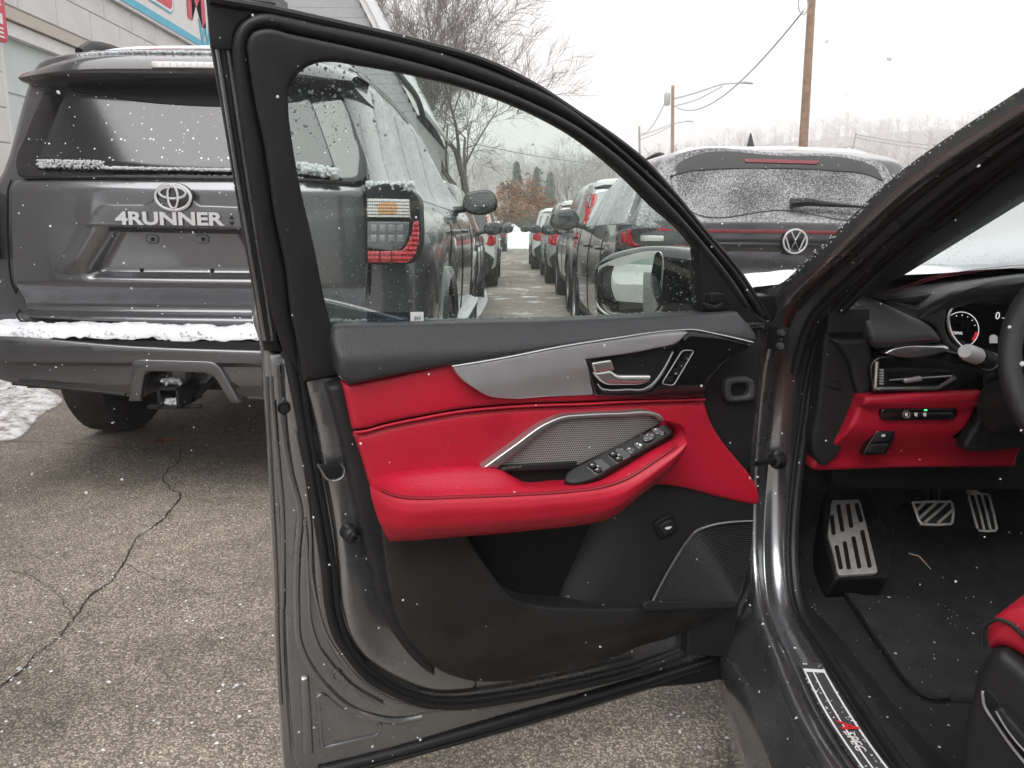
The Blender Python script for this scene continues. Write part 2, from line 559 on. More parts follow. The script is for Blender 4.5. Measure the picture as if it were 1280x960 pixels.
# ================================================================== the car in front, its open door
car = thing('car', (1.35, 0.6, 0.0), 'dark grey car in front with its front door wide open and red leather inside', 'car')
BELT = 0.95
_a, _b = at_z(425, 415, BELT), at_z(945, 395, BELT)
_t = Vector((_b.x - _a.x, _b.y - _a.y, 0)).normalized()
DF = Frame((_a.x, _a.y, 0.0), _t, (0, 0, 1))            # door frame: u towards the hinges, v up, w to the inside
_tilt = R(9)
_uo = DF.P(0, BELT - 0.02, -0.035)
UF = Frame(_uo, _t, (DF.w * math.sin(_tilt) + Vector((0, 0, math.cos(_tilt)))))   # leaning window frame above the belt
def uv3(fr, uv, w=0.0): return [fr.P(u, v, w) for u, v in uv]

# --- painted shell: outer skin edge and inner panel, relief by stepped contours
skin_left = [(318, 405), (326, 430), (330, 480), (334, 540), (338, 600), (342, 680), (344, 760), (347, 830), (350, 880), (353, 930), (357, 990, 1)]
skin = DF.tr(skin_left + [(480, 961), (545, 941), (640, 916), (720, 893), (800, 868), (865, 848), (905, 833, 1), (925, 800), (940, 640), (950, 520), (960, 405, 1), (640, 430, 1)], -0.105, step=8)
def shell_wf(u, v): return 0.0
g = Geo(); g.add(*pad(DF, skin, -0.105, 0.05, 0.006, 0.05, back=True))
# second tier: inside of the hem flange
tier = DF.tr([(336, 440, 1), (343, 540), (348, 640), (353, 720), (356, 800), (361, 880), (367, 945), (371, 965, 1), (480, 940), (545, 921), (640, 893), (720, 871), (800, 848), (895, 820, 1), (925, 740), (940, 600), (950, 430, 1)], -0.09, step=8)
g.add(*pad(DF, tier, -0.09, 0.03, 0.007, 0.05))
door = g.obj('door', MT['paint'], car, sharp=50)

# raised inner panel beyond the groove (carries the weather strip)
groove = [(352, 446, 1), (356, 520), (364, 590), (375, 640), (373, 690), (371, 757), (375, 805), (387, 830), (410, 860), (440, 885), (470, 896), (500, 899), (540, 893, 1), (640, 884), (720, 862), (800, 840), (890, 812, 1), (925, 740), (940, 600), (950, 440, 1)]
gw = DF.tr(groove, -0.078, step=6)
mk('inner_panel', *pad(DF, gw, -0.078, 0.02, 0.008, 0.03), MT['paint'], door, sharp=60)
# a second step for the strip seat
seat_ = [(368, 500, 1), (376, 560), (386, 620), (391, 680), (395, 740), (403, 785), (416, 815), (440, 845), (475, 870), (512, 884), (550, 889, 1), (640, 872), (720, 852), (880, 800, 1), (940, 600), (948, 450, 1)]
mk('strip_seat', *pad(DF, DF.tr(seat_, -0.070, step=6), -0.070, 0.02, 0.005, 0.04), MT['paint'], door, sharp=60)

# weather strip: a fat soft tube with its dark lip
strip_path = [(354, 400), (362, 450), (372, 500), (381, 550), (390, 600), (399, 655), (408, 715), (412, 757), (421, 792), (437, 818), (462, 847), (495, 866), (535, 879), (570, 882), (610, 878), (700, 862), (800, 838), (880, 806)]
mk('weather_strip', *tube(uv3(DF, DF.tr(strip_path, -0.062, False, 6), -0.062), 0.0085, 10, squash=(DF.w, 0.75)), MT['rubber'], door)
lip = [(366, 400), (375, 450), (385, 520), (396, 585), (408, 650), (418, 712), (424, 765), (436, 803), (459, 834), (495, 859), (535, 873), (570, 876), (610, 872), (700, 856), (800, 832)]
mk('strip_lip', *tube(uv3(DF, DF.tr(lip, -0.055, False, 6), -0.055), 0.005, 8), MT['plastic_dark'], door)

# inner painted panel between strip and trim: rolls forward towards the trim
ip = DF.tr([(372, 462, 1), (390, 520), (404, 590), (416, 650), (424, 710), (430, 765), (441, 800), (463, 830), (500, 856), (540, 870), (600, 868, 1), (600, 700, 1), (470, 600, 1), (430, 470, 1)], -0.045, step=5)
def ip_wf(u, v):
    d = math.hypot(u - 0.06, v - 0.62)
    return -0.012 + 0.014 * math.sin(v * 9.0) * 0.3 + 0.02 * math.exp(-((u + 0.0) / 0.05) ** 2) * smooth01((0.72 - v) / 0.2)
mk('latch_panel', *pad(DF, ip, -0.045, 0.03, 0.012, 0.012, wf=ip_wf), MT['paint'], door, sharp=70)

# pressed ribs of the shell
def rib(pts, w, r, sq=0.8, m='paint', name='pressed_rib'):
    return mk(name, *tube(uv3(DF, DF.tr(pts, w, False, 6), w), r, 8, squash=(DF.w, sq)), MT[m], door)
rib([(333, 470), (337, 560), (341, 640), (345, 720), (347, 800), (351, 880)], -0.103, 0.0035)
rib([(339, 470), (344, 560), (348, 640), (352, 720), (353, 800), (357, 880), (362, 940)], -0.092, 0.0035)
rib([(341, 500), (349, 590), (353, 640), (354, 690), (353, 760)], -0.088, 0.004)
rib([(347, 455), (352, 520), (363, 590), (375, 640), (372, 690), (371, 757), (375, 805), (387, 832), (410, 862), (440, 887), (470, 898), (500, 901), (527, 896)], -0.080, 0.006)
rib([(370, 540), (381, 600), (388, 660), (390, 720), (397, 757), (407, 790), (425, 820), (445, 845), (475, 867), (510, 881), (545, 888)], -0.071, 0.003)
rib([(381, 650), (384, 690), (386, 740), (389, 780), (400, 812), (420, 838), (445, 862), (480, 882)], -0.072, 0.003)
mk('stiffening_rib', *pad(DF, DF.tr(fil([(375, 849), (387, 846), (390, 893), (393, 944), (379, 948)], 4), -0.083, step=3), -0.083, 0.02, 0.007, 0.02), MT['paint'], door, sharp=70)
# triangular pressed pocket: raised rim
tri = DF.tr(fil([(397, 871, 4), (407, 870, 4), (428, 888, 8), (477, 906, 5), (473, 920, 4), (403, 937, 4)], 4), -0.086, step=4)
mk('pressed_pocket', *tube(uv3(DF, tri, -0.088), 0.0035, 8, closed=True, squash=(DF.w, 0.6)), MT['paint'], door)
# bottom weather strip along the lower edge
mk('bottom_strip', *pad(DF, DF.tr([(400, 963, 1), (480, 943), (545, 925), (640, 897), (720, 875), (800, 852), (905, 818, 1), (912, 832), (800, 866), (720, 891), (640, 914), (545, 939), (480, 958), (402, 978, 1)], -0.080, step=8), -0.080, 0.03, 0.010, 0.03), MT['rubber'], door)
mk('strip_groove', *tube(uv3(DF, DF.tr([(400, 974), (480, 954), (640, 910), (800, 862), (905, 828)], -0.078, False, 8), -0.078), 0.003, 6), MT['plastic_dark'], door)
# drain plugs
for x, y, rr in ((355, 510, 0.009), (422, 843, 0.008)):
    u, v = DF.px(x, y, -0.075)
    mk('drain_plug', *lathe([(0.0001, 0.003), (rr * 0.7, 0.003), (rr * 0.8, 0.0), (rr, 0.002), (rr * 1.15, -0.002)], DF.P(u, v, -0.074), DF.w, 18), MT['rubber'] if y < 600 else MT['paint'], door)
# latch slot and bump stop
mk('latch_slot', *pad(DF, DF.tr(fil([(398, 582), (428, 581), (428, 597), (408, 599)], 4), -0.036, step=2), -0.034, 0.01, 0.001, 0.02), MT['plastic_dark'], door)
mk('latch_rim', *tube(uv3(DF, DF.tr([(397, 580, 1), (407, 597, 1), (411, 600), (424, 599), (429, 595), (430, 584), (427, 581)], -0.033, False, 2), -0.033), 0.0022, 8), MT['paint'], door)
u, v = DF.px(441, 672, -0.02)
mk('bump_stop', *lathe([(0.0135, -0.02), (0.0135, 0.0), (0.011, 0.004), (0.0085, 0.006), (0.008, 0.016), (0.007, 0.018), (0.004, 0.017), (0.0035, 0.011), (0.0001, 0.011)], DF.P(u, v, -0.03), DF.w + DF.u * 0.15, 24), MT['rubber'], door)

# front edge of the door, dark, with its grommet
ff = DF.tr([(880, 425, 1), (953, 425, 1), (952, 450), (946, 510), (941, 560), (940, 600), (941, 650), (936, 700), (928, 745), (920, 790), (915, 822, 1), (860, 820, 1), (860, 600, 1)], -0.045, step=6)
mk('front_edge_panel', *pad(DF, ff, -0.045, 0.05, 0.006, 0.03), MT['plastic'], door)
gr_o = DF.tr(fil([(906, 473), (944, 471), (946, 501), (908, 504)], 11), -0.03, step=2.5)
gr_i = DF.tr(fil([(914, 480), (937, 479), (938, 495), (916, 497)], 7), -0.03, step=2)
mk('grommet', *pad(DF, gr_o, -0.030, 0.02, 0.005, 0.02, holes=[gr_i]), mat('grey_rubber', (.05, .053, .056), .5), door)
mk('grommet_hole', *pad(DF, gr_i, -0.043, 0.002, 0.0, 0.02), MT['plastic_dark'], door)

# --- trim card
def cw(xy, w=0.0): return DF.px(xy[0], xy[1], w)
# edge strip of the card (textured black)
mk('card_edge', *pad(DF, DF.tr([(409, 484, 1), (430, 479, 1), (452, 545), (470, 602), (490, 680), (500, 740), (512, 780), (526, 800), (545, 826, 1), (545, 848, 1), (530, 838), (500, 805), (480, 770), (467, 720), (449, 652), (437, 596), (424, 540)], -0.012, step=6), -0.012, 0.045, 0.010, 0.02), MT['plastic'], door)
# lower card
lc = DF.tr([(474, 640, 1), (480, 690), (488, 740), (497, 775), (515, 805), (540, 832), (565, 852), (595, 866), (640, 869), (700, 858), (760, 845), (800, 830), (865, 810), (903, 785), (920, 757, 1), (805, 761, 1), (760, 762), (715, 761), (665, 756), (650, 752), (637, 744), (617, 720), (600, 695), (585, 671), (572, 640, 1)], 0.004, step=6)
u1, v1 = cw((880, 790)); u0, v0 = cw((640, 870))
def lc_wf(u, v):
    s = 0.0
    s -= 0.030 * smooth01((0.10 - u) / 0.13) * smooth01((0.62 - v) / 0.3)          # rolls back towards the rear edge
    s -= 0.040 * smooth01((0.40 - v) / 0.10)                                        # and towards the sill
    s += 0.004 * math.exp(-((v - 0.47 - 0.05 * u) / 0.018) ** 2) * smooth01((u - 0.05) / 0.2)
    s -= 0.010 * smooth01((u - 0.50) / 0.08) * smooth01((0.46 - v) / 0.06)
    return s
mk('lower_card', *pad(DF, lc, 0.004, 0.05, 0.006, 0.014, wf=lc_wf), MT['plastic_scuffed'], door, sharp=60)
mk('map_pocket', *pad(DF, DF.tr([(560, 630, 1), (830, 600, 1), (830, 785, 1), (560, 785, 1)], -0.06, step=20), -0.06, 0.005, 0, 0.1), MT['plastic_dark'], door)
# a fold of cloth tape at the bottom of the pocket
mk('pocket_clip', *pad(DF, DF.tr([(695, 762, 1), (702, 753), (713, 746, 1), (709, 762, 1)], -0.04, step=3), -0.04, 0.01, 0.003, 0.02), MT['silver'], door)
# speaker housing: swells out of the pocket
A0, A1 = np.array(cw((712, 760))), np.array(cw((765, 640)))
B0, B1 = np.array(cw((806, 760))), np.array(cw((868, 640)))
def hs_wf(u, v):
    ta = A0[0] + (A1[0] - A0[0]) * (v - A0[1]) / (A1[1] - A0[1])
    tb = B0[0] + (B1[0] - B0[0]) * (v - B0[1]) / (B1[1] - B0[1])
    s = (u - ta) / (tb - ta)
    if s >= 1: return 0.0
    s = max(0.0, s)
    return -0.085 * (1 - math.sqrt(max(0.0, 1 - (1 - s) ** 2)))
hs = DF.tr([(712, 775, 1), (735, 690), (770, 600, 1), (830, 592, 1), (945, 622, 1), (943, 655), (938, 700), (924, 762, 1)], 0.0, step=7)
mk('speaker_housing', *pad(DF, hs, -0.002, 0.05, 0.006, 0.010, wf=hs_wf), MT['plastic'], door, sharp=60)
mk('housing_ledge', *pad(DF, DF.tr([(805, 757), (812, 752, 1), (923, 752, 1), (921, 760, 1), (805, 764, 1)], 0.008, step=6), 0.008, 0.02, 0.002, 0.03), MT['plastic'], door)

# speaker grille: ribs as relief in the material
def ribbed(name, centre, pitch, col, axis=None):
    m = bpy.data.materials.new(name); m.use_nodes = True
    N, L = m.node_tree.nodes, m.node_tree.links; b = N['Principled BSDF']
    tc = N.new('ShaderNodeTexCoord'); mp = N.new('ShaderNodeVectorMath'); mp.operation = 'SUBTRACT'; mp.inputs[1].default_value = centre
    wv = N.new('ShaderNodeTexWave'); wv.wave_type = 'RINGS'; wv.rings_direction = 'SPHERICAL'
    wv.inputs['Scale'].default_value = 0.314 / pitch * 1.0; wv.inputs['Distortion'].default_value = 0
    L.new(tc.outputs['Object'], mp.inputs[0]); L.new(mp.outputs[0], wv.inputs['Vector'])
    bp = N.new('ShaderNodeBump'); bp.inputs['Strength'].default_value = 1.0; bp.inputs['Distance'].default_value = pitch * 0.5
    L.new(wv.outputs['Fac'], bp.inputs['Height']); L.new(bp.outputs[0], b.inputs['Normal'])
    b.inputs['Base Color'].default_value = (*col, 1); b.inputs['Roughness'].default_value = 0.4
    return m
spk = DF.tr([(816, 751, 1), (828, 727), (842, 702), (860, 675), (870, 664), (887, 657), (942, 651, 1), (940, 685), (932, 722), (922, 752, 1)], 0.005, step=4)
cu_, cv_ = cw((985, 800))
spk_c = DF.P(cu_, cv_, 0.0) - car.location
# many real ribs: thin curved bars that follow the grille outline
spk_o = mk('speaker_grille', *pad(DF, spk, 0.004, 0.01, 0.002, 0.03), MT['plastic_dark'], door)
gb = Geo()
pol = np.array(spk)
CR = np.array(DF.px(934, 768, 0.005))
tl = np.array(DF.tr([(816, 751), (828, 727), (842, 702), (860, 675), (870, 664), (887, 657), (942, 651)], 0.005, False, 4))
for k in range(1, 44):
    c = CR + (tl - CR) * (1 - k / 44.0)
    ins = _inside(c, pol)
    run = []
    for i in range(len(c)):
        if ins[i]: run.append(DF.P(c[i][0], c[i][1], 0.0052))
        if (not ins[i] or i == len(c) - 1):
            if len(run) > 2: gb.add(*tube(run, 0.00085, 4, cap=False))
            run = []
gb.obj('grille_ribs', mat('grille_rib_plastic', (.034, .034, .036), .4, spec=.3), door)['kind'] = 'stuff'
mk('grille_trim', *tube(uv3(DF, DF.tr([(816, 751), (828, 727), (842, 702), (860, 675), (870, 664), (887, 657), (942, 651)], 0.008, False, 4), 0.008), 0.0022, 8), MT['brightsilver'], door)
# tailgate release button on the housing
bu, bv = cw((833, 659), 0.0)
mk('button_bezel', *pad(DF, rrect(bu, bv, 0.042, 0.040, 0.013, 0.45), 0.004, 0.012, 0.005, 0.02, wf=hs_wf), MT['plastic_dark'], door)
mk('release_button', *pad(DF, rrect(bu, bv, 0.027, 0.025, 0.007, 0.45), 0.008, 0.012, 0.003, 0.01, wf=hs_wf), MT['plastic'], door)
mk('button_symbol', *pad(DF, [(bu - 0.007, bv + 0.001), (bu - 0.002, bv + 0.003), (bu + 0.007, bv + 0.003), (bu + 0.003, bv - 0.001), (bu - 0.003, bv - 0.002)], 0.0095, 0.001, 0, 0.05, wf=hs_wf), MT['whiteprint'], door)

# red insert, upper and lower, with the stitched seam between them
seam = [(442, 541), (458, 539), (475, 534), (500, 528), (525, 523), (575, 514), (625, 509), (680, 506), (720, 505), (790, 502), (840, 501), (881, 500)]
def red_wf(u, v): return 0.006 * math.sin(min(1.0, max(0.0, u / 0.62)) * math.pi)
us = DF.tr([(430, 482, 1), (500, 468, 1), (560, 452, 1), (640, 455, 1), (880, 470, 1), (882, 497, 1)] + [(x, y - 2.5) for x, y in seam[::-1][1:-1]] + [(442, 538, 1)], 0.006, step=5)
mk('upper_insert', *pad(DF, us, 0.006, 0.04, 0.008, 0.02, wf=red_wf), MT['red'], door, sharp=60)
ls = DF.tr([(443, 544, 1)] + [(x, y + 2.0) for x, y in seam[1:-1]] + [(882, 502, 1), (890, 527), (907, 555), (925, 577), (940, 595), (949, 612), (951, 622), (948, 632), (941, 632, 1), (905, 624), (855, 611), (815, 605, 1), (788, 622, 1), (510, 640, 1), (470, 625, 1), (462, 604, 1), (452, 570)], 0.004, step=5)
mk('lower_insert', *pad(DF, ls, 0.004, 0.04, 0.009, 0.02, wf=red_wf), MT['red'], door, sharp=60)
def seam3(dy, w):
    uv = DF.tr([(x, y + dy) for x, y in seam], w, False, 4)
    return [DF.P(a, b, w + red_wf(a, b)) for a, b in uv]
mk('seam_piping', *tube(seam3(-0.5, 0.0045), 0.0022, 8), MT['red'], door)
stitches([seam3(-5.5, 0.0065), seam3(4.5, 0.0045)], 0.0042, 0.0030, 0.0009).obj('seam_stitching', MT['thread'], door)['kind'] = 'stuff'

# belt roll in charcoal leather
br = DF.tr([(430, 410, 1), (421, 414), (418, 426), (422, 450), (427, 472), (437, 483, 1), (500, 470), (565, 458), (640, 447), (690, 438), (765, 428), (850, 418), (897, 421), (941, 430, 1), (947, 427), (946, 412), (937, 392, 1), (865, 396), (765, 401), (690, 404), (600, 406), (525, 408)], 0.020, step=6)
def br_wf(u, v):
    t = (v - 0.90) / 0.055
    return -0.028 * smooth01((v - 0.905) / 0.05) ** 1.3 - 0.012 * smooth01((0.885 - v) / 0.05)
mk('belt_roll', *pad(DF, br, 0.022, 0.06, 0.010, 0.010, wf=br_wf), MT['charcoal'], door, sharp=70)

# satin silver wing and gloss panel
sv = DF.tr([(565, 458, 1), (575, 472), (595, 487), (612, 496), (630, 499), (690, 497), (745, 495, 1), (738, 470), (731, 449, 1), (815, 436), (847, 427), (859, 415, 1), (812, 418), (765, 424.5), (690, 436), (640, 446), (600, 453)], 0.022, step=4)
u5, v5 = cw((650, 470), 0.02)
def sv_wf(u, v): return -0.010 * smooth01((v - 0.862 - (u - 0.2) * 0.13) / -0.05)
mk('silver_wing', *pad(DF, sv, 0.026, 0.03, 0.0028, 0.010, wf=sv_wf), MT['silver'], door, sharp=25)
mk('wing_edge', *tube(uv3(DF, DF.tr([(565, 458), (600, 452.5), (640, 445.5), (690, 435.5), (765, 423.5), (850, 412.5), (862, 412), (897, 418), (941, 428)], 0.026, False, 5), 0.026), 0.0019, 8), MT['brightsilver'], door)
cup = DF.tr(fil([(736, 452, 5), (812, 438, 20), (842, 437, 4), (829, 466, 8), (811, 488, 10), (752, 489, 8)], 4), 0.018, step=3)
gp = DF.tr([(732, 449, 1), (815, 436), (847, 427), (857, 415, 1), (897, 420), (942, 431, 1), (922, 444), (905, 455), (893, 468), (885, 480), (880, 494, 1), (800, 496), (745, 495, 1)], 0.018, step=4)
mk('gloss_panel', *pad(DF, gp, 0.018, 0.03, 0.003, 0.02, holes=[cup]), MT['gloss'], door, sharp=50)
mk('handle_cup', *pad(DF, DF.tr([(730, 446, 1), (845, 430, 1), (845, 492, 1), (740, 494, 1)], 0.0135, step=6), 0.0135, 0.01, 0, 0.03, wf=lambda u, v: 0.002 * smooth01((u - 0.44) / 0.07)), MT['plastic_dark'], door)
mk('cup_rim', *tube(uv3(DF, DF.tr([(747, 480), (752, 486), (760, 487.5), (785, 487), (806, 486), (813, 482), (828, 464), (836, 450), (841, 440)], 0.018, False, 2), 0.018), 0.0014, 8), MT['silver'], door)
# inner release lever
hb = DF.tr(fil([(738, 453), (762, 449), (767, 462), (742, 466)], 2), 0.018, step=2)
lever = mk('release_lever', *pad(DF, DF.tr(fil([(741, 466, 2), (764, 462, 3), (773, 469, 4), (815, 469, 3), (813, 477, 4), (800, 482, 6), (758, 482, 5), (749, 476, 5)], 3), 0.022, step=2), 0.023, 0.016, 0.0055, 0.006), MT['chrome'], door)
mk('lever_hub', *pad(DF, hb, 0.024, 0.02, 0.003, 0.01), MT['chrome'], door)
# memory keys
mk('key_frame', *tube(uv3(DF, DF.tr(fil([(853, 438), (868, 438), (842, 482), (827, 480)], 4), 0.0195, step=2), 0.0195), 0.0009, 6, closed=True), MT['silver'], door)
for i in range(4):
    x, y = 858.5 - 7.0 * i, 446 + 9.3 * i
    cu, cv = DF.px(x, y, 0.019)
    mk('memory_key', *pad(DF, [(cu - 0.0075, cv - 0.0055), (cu + 0.0055, cv - 0.0055), (cu + 0.0085, cv + 0.0055), (cu - 0.004, cv + 0.0055)], 0.0195, 0.002, 0.001, 0.02), MT['plastic_dark'], door)
kg = Geo()
for i, s in enumerate(('1', '2', 'SET')):
    cu, cv = DF.px(858.5 - 7.0 * i, 449 + 9.3 * i, 0.019)
    kg.add(*text_geo(s, DF, cu, cv, 0.004 if i < 2 else 0.0032, 0.0203, 0.0001))
kg.obj('key_print', MT['whiteprint'], door)

# console: silver hoop, perforated speaker plate, pull cup, switch pod
MT['hoopsilver'] = mat('silver_hoop', (.50, .50, .50), .32, .9)
hoop_o = [(604, 585), (644, 556), (683, 529), (703, 521), (731, 518), (780, 516), (814, 515), (825, 518), (832, 526)]
hoop_i = [(621, 586), (652, 562), (687, 534), (705, 526), (731, 523), (780, 521), (812, 520), (820, 522), (826, 528)]
mk('console_hoop', *band(DF, DF.tr(hoop_o, 0.03, False, 4), DF.tr(hoop_i, 0.03, False, 4), w=0.030, depth=0.03, bevel=0.0025, res=0.01), MT['hoopsilver'], door, sharp=50)
def perforated(name, fr, pitch):
    m = bpy.data.materials.new(name); m.use_nodes = True
    N, L = m.node_tree.nodes, m.node_tree.links; b = N['Principled BSDF']
    tc = N.new('ShaderNodeTexCoord')
    du = N.new('ShaderNodeVectorMath'); du.operation = 'DOT_PRODUCT'; du.inputs[1].default_value = fr.u + fr.v * 0.55
    dv = N.new('ShaderNodeVectorMath'); dv.operation = 'DOT_PRODUCT'; dv.inputs[1].default_value = fr.v - fr.u * 0.55
    L.new(tc.outputs['Object'], du.inputs[0]); L.new(tc.outputs['Object'], dv.inputs[0])
    def mth(op, a, bb):
        n = N.new('ShaderNodeMath'); n.operation = op
        for i, s in enumerate((a, bb)):
            if s is None: continue
            if isinstance(s, (int, float)): n.inputs[i].default_value = s
            else: L.new(s, n.inputs[i])
        return n.outputs[0]
    a = mth('MULTIPLY', du.outputs['Value'], 2 * math.pi / pitch); c = mth('MULTIPLY', dv.outputs['Value'], 2 * math.pi / (pitch * 0.62))
    h = mth('MULTIPLY', mth('SINE', a, None), mth('SINE', c, None))
    mr = N.new('ShaderNodeMapRange'); mr.inputs['From Min'].default_value = 0.05; mr.inputs['From Max'].default_value = 0.45
    L.new(h, mr.inputs['Value'])
    mx = N.new('ShaderNodeMix'); mx.data_type = 'RGBA'; mx.inputs[6].default_value = (0.42, 0.40, 0.385, 1); mx.inputs[7].default_value = (0.03, 0.03, 0.03, 1)
    L.new(mr.outputs[0], mx.inputs[0]); L.new(mx.outputs[2], b.inputs['Base Color'])
    b.inputs['Roughness'].default_value = 0.45; b.inputs['Metallic'].default_value = 0.4
    bp = N.new('ShaderNodeBump'); bp.invert = True; bp.inputs['Distance'].default_value = 0.0008
    L.new(mr.outputs[0], bp.inputs['Height']); L.new(bp.outputs[0], b.inputs['Normal'])
    return m
MT['perf'] = perforated('perforated_plate', DF, 0.0080)
pl = DF.tr([(618, 586, 1), (652, 561), (687, 533), (705, 525), (731, 522), (812, 519), (829, 529, 1), (800, 546), (760, 566), (735, 578), (722, 584, 1), (670, 584)], 0.022, step=4)
mk('speaker_plate', *pad(DF, pl, 0.022, 0.03, 0.002, 0.02, wf=lambda u, v: -0.006 * smooth01((v - 0.80) / -0.05)), MT['perf'], door)
mk('plate_band', *pad(DF, DF.tr([(622, 584, 1), (722, 578, 1), (722, 586, 1), (622, 590, 1)], 0.026, step=5), 0.0245, 0.02, 0.001, 0.02), MT['plastic'], door)
lu, lv = DF.px(628, 587, 0.026)
mk('audio_lettering', *text_geo('ELS STUDIO 3D', DF, lu, lv, 0.0045, 0.0256, 0.0001, align='LEFT', xs=1.1), MT['silver'], door)
mk('pull_cup', *pad(DF, DF.tr([(618, 588, 1), (725, 580, 1), (722, 610, 1), (650, 612, 1)], 0.014, step=5), 0.012, 0.03, 0.002, 0.02), MT['plastic_dark'], door)

# armrest: a lofted cushion
am = [
    (0.002, [(466, 596), (500, 588), (560, 582), (604, 580), (625, 583), (640, 592), (655, 600), (690, 598), (720, 596), (745, 589), (775, 573), (810, 553), (843, 535), (838, 527), (832, 521)]),
    (0.030, [(463, 603), (500, 593), (560, 586), (604, 584.5), (625, 588), (640, 597), (655, 605.5), (690, 604.5), (720, 603), (745, 597), (775, 581), (810, 561), (842, 542), (838, 532), (832, 526)]),
    (0.058, [(465, 604), (492, 609), (520, 612), (555, 611), (590, 610), (625, 610), (660, 610), (700, 609), (732, 606), (755, 600), (781, 588), (815, 567), (846, 548), (848, 537), (838, 526.5)]),
    (0.074, [(463, 606), (480, 614), (498, 619), (515, 621), (565, 620), (620, 618), (665, 616), (708, 613), (740, 609.5), (763, 604), (786, 595), (819, 574), (850, 553), (857, 544), (850, 530)]),
    (0.0795, [(462.5, 606.8), (475, 614.6), (493, 622), (510, 625), (565, 624), (620, 622), (665, 620), (709.5, 617), (743, 613), (765.5, 608.8), (788.5, 600), (820.5, 579), (851, 556.5), (859.3, 546.3), (855, 534.5)]),
    (0.082, [(462, 607.5), (473, 615), (490, 623), (507, 627), (565, 626), (620, 624), (665, 622), (710, 619), (744, 615), (766, 611), (789, 602), (821, 581), (851, 558), (860, 547), (856, 536)]),
    (0.087, [(464, 620), (475, 630), (491, 637), (510, 641), (566, 638), (621, 636), (665, 634), (709, 630), (742, 627), (764, 622), (786, 613), (818, 591), (850, 565), (860, 552), (857, 540)]),
    (0.084, [(472, 648), (480, 656), (493, 660), (510, 661), (570, 657), (623, 653), (665, 650), (707, 646), (739, 642), (761, 637), (780, 628), (809, 605), (842, 578), (858, 558), (857, 543)]),
    (0.070, [(483, 671), (490, 673), (500, 673.5), (515, 672.5), (573, 667), (624, 663), (665, 659.5), (705, 655), (736, 651), (758, 646), (776, 637), (800, 617), (834, 590), (857, 562), (857, 545)]),
    (0.050, [(487, 677), (494, 677), (505, 676.5), (522, 675.5), (575, 671), (625, 667), (665, 663), (705, 659), (735, 655), (757, 650.5), (775, 641), (797, 622), (830, 596), (855, 564), (856, 547)]),
    (0.000, [(492, 668), (500, 668), (512, 667), (530, 666), (578, 662), (628, 658), (668, 654), (708, 650), (738, 646), (758, 642), (774, 634), (794, 615), (826, 590), (850, 562), (850, 547)]),
]
NA = 90
def arm_curve(w, pts):
    p3 = [DF.P(*DF.px(x, y, w), w) for x, y in pts]
    return spline3(p3, NA)
rows = [arm_curve(w, p) for w, p in am]
dense = []
for k in range(NA):
    col_ = []
    for i_ in range(len(rows) - 1):
        for q_ in range(3): col_.append(rows[i_][k].lerp(rows[i_ + 1][k], q_ / 3))
    col_.append(rows[-1][k])
    dense.append(col_)
mk('armrest', *loft(dense), MT['red'], door, sharp=80)
sa = [DF.P(*DF.px(x, y, 0.0765), 0.0765) for x, y in [(476, 610.5), (488, 615.5), (505, 619.5), (520, 620.5), (565, 619.5), (620, 617.5), (665, 615.5), (708, 612.5), (740, 609), (763, 603.5), (786, 594.5), (819, 573.5), (846, 554.5)]]
stitches([spline3(sa, 120)], 0.0040, 0.0029, 0.00085).obj('armrest_stitching', MT['thread'], door)['kind'] = 'stuff'
sb = [p - Vector((0, 0, 0.0035)) + DF.w * 0.002 for p in spline3(sa, 120)]
mk('armrest_seam', *tube(sb, 0.0010, 5), MT['thread'], door)

# switch pod on the armrest: a tilted plate (frame lying between door plane and the top of the rest)
pod_px = [(706, 600), (708, 592), (716, 585), (730, 578), (760, 562), (800, 543), (830, 529, 1), (843, 540, 1), (800, 565), (765, 585), (745, 597), (730, 602), (715, 604)]
_p0 = DF.P(*DF.px(716, 600, 0.045), 0.045); _p1 = DF.P(*DF.px(838, 534, 0.036), 0.036)
_pu = (_p1 - _p0).normalized()
_pv = (Vector((0, 0, 1)) * 0.62 - DF.w * 0.78)
PF = Frame(_p0, _pu, _pv)
mk('switch_pod', *pad(PF, PF.tr(pod_px, 0.004, step=3), 0.004, 0.03, 0.0035, 0.01), MT['plastic'], door)
def pod_quad(cx, cy, a, b, name, m, w=0.005, dep=0.003, bev=0.0012):
    """parallelogram key: a, b are half axes in photograph pixels"""
    q = [(cx - a[0] - b[0], cy - a[1] - b[1], 1), (cx + a[0] - b[0], cy + a[1] - b[1], 1), (cx + a[0] + b[0], cy + a[1] + b[1], 1), (cx - a[0] + b[0], cy - a[1] + b[1], 1)]
    return mk(name, *pad(PF, PF.tr(q, w, step=3), w, dep, bev, 0.01), m, door)
ax, bx_ = (7.2, -4.2), (6.5, 5.2)
for cx, cy in ((748, 583), (774, 569)):
    pod_quad(cx, cy, (ax[0] * 1.25, ax[1] * 1.25), (bx_[0] * 1.1, bx_[1] * 1.1), 'switch_well', MT['gloss'], 0.0045, 0.002, 0.0006)
    for s in (-1, 1):
        pod_quad(cx - 3.4 + s * 3.2, cy + 0.4 + s * 2.9, (3.6, -2.2), (2.7, 2.2), 'window_switch', MT['plastic'], 0.0095, 0.006, 0.002)
        pod_quad(cx - 5.0 + s * 3.2, cy + 0.4 + s * 2.9, (1.2, -0.5), (0.35, 0.3), 'switch_symbol', MT['whiteprint'], 0.0101, 0.001, 0)
    pod_quad(cx + 0.2, cy + 0.2, (0.5, -0.3), (5.2, 4.2), 'switch_divider', MT['silver'], 0.0085, 0.004, 0.0005)
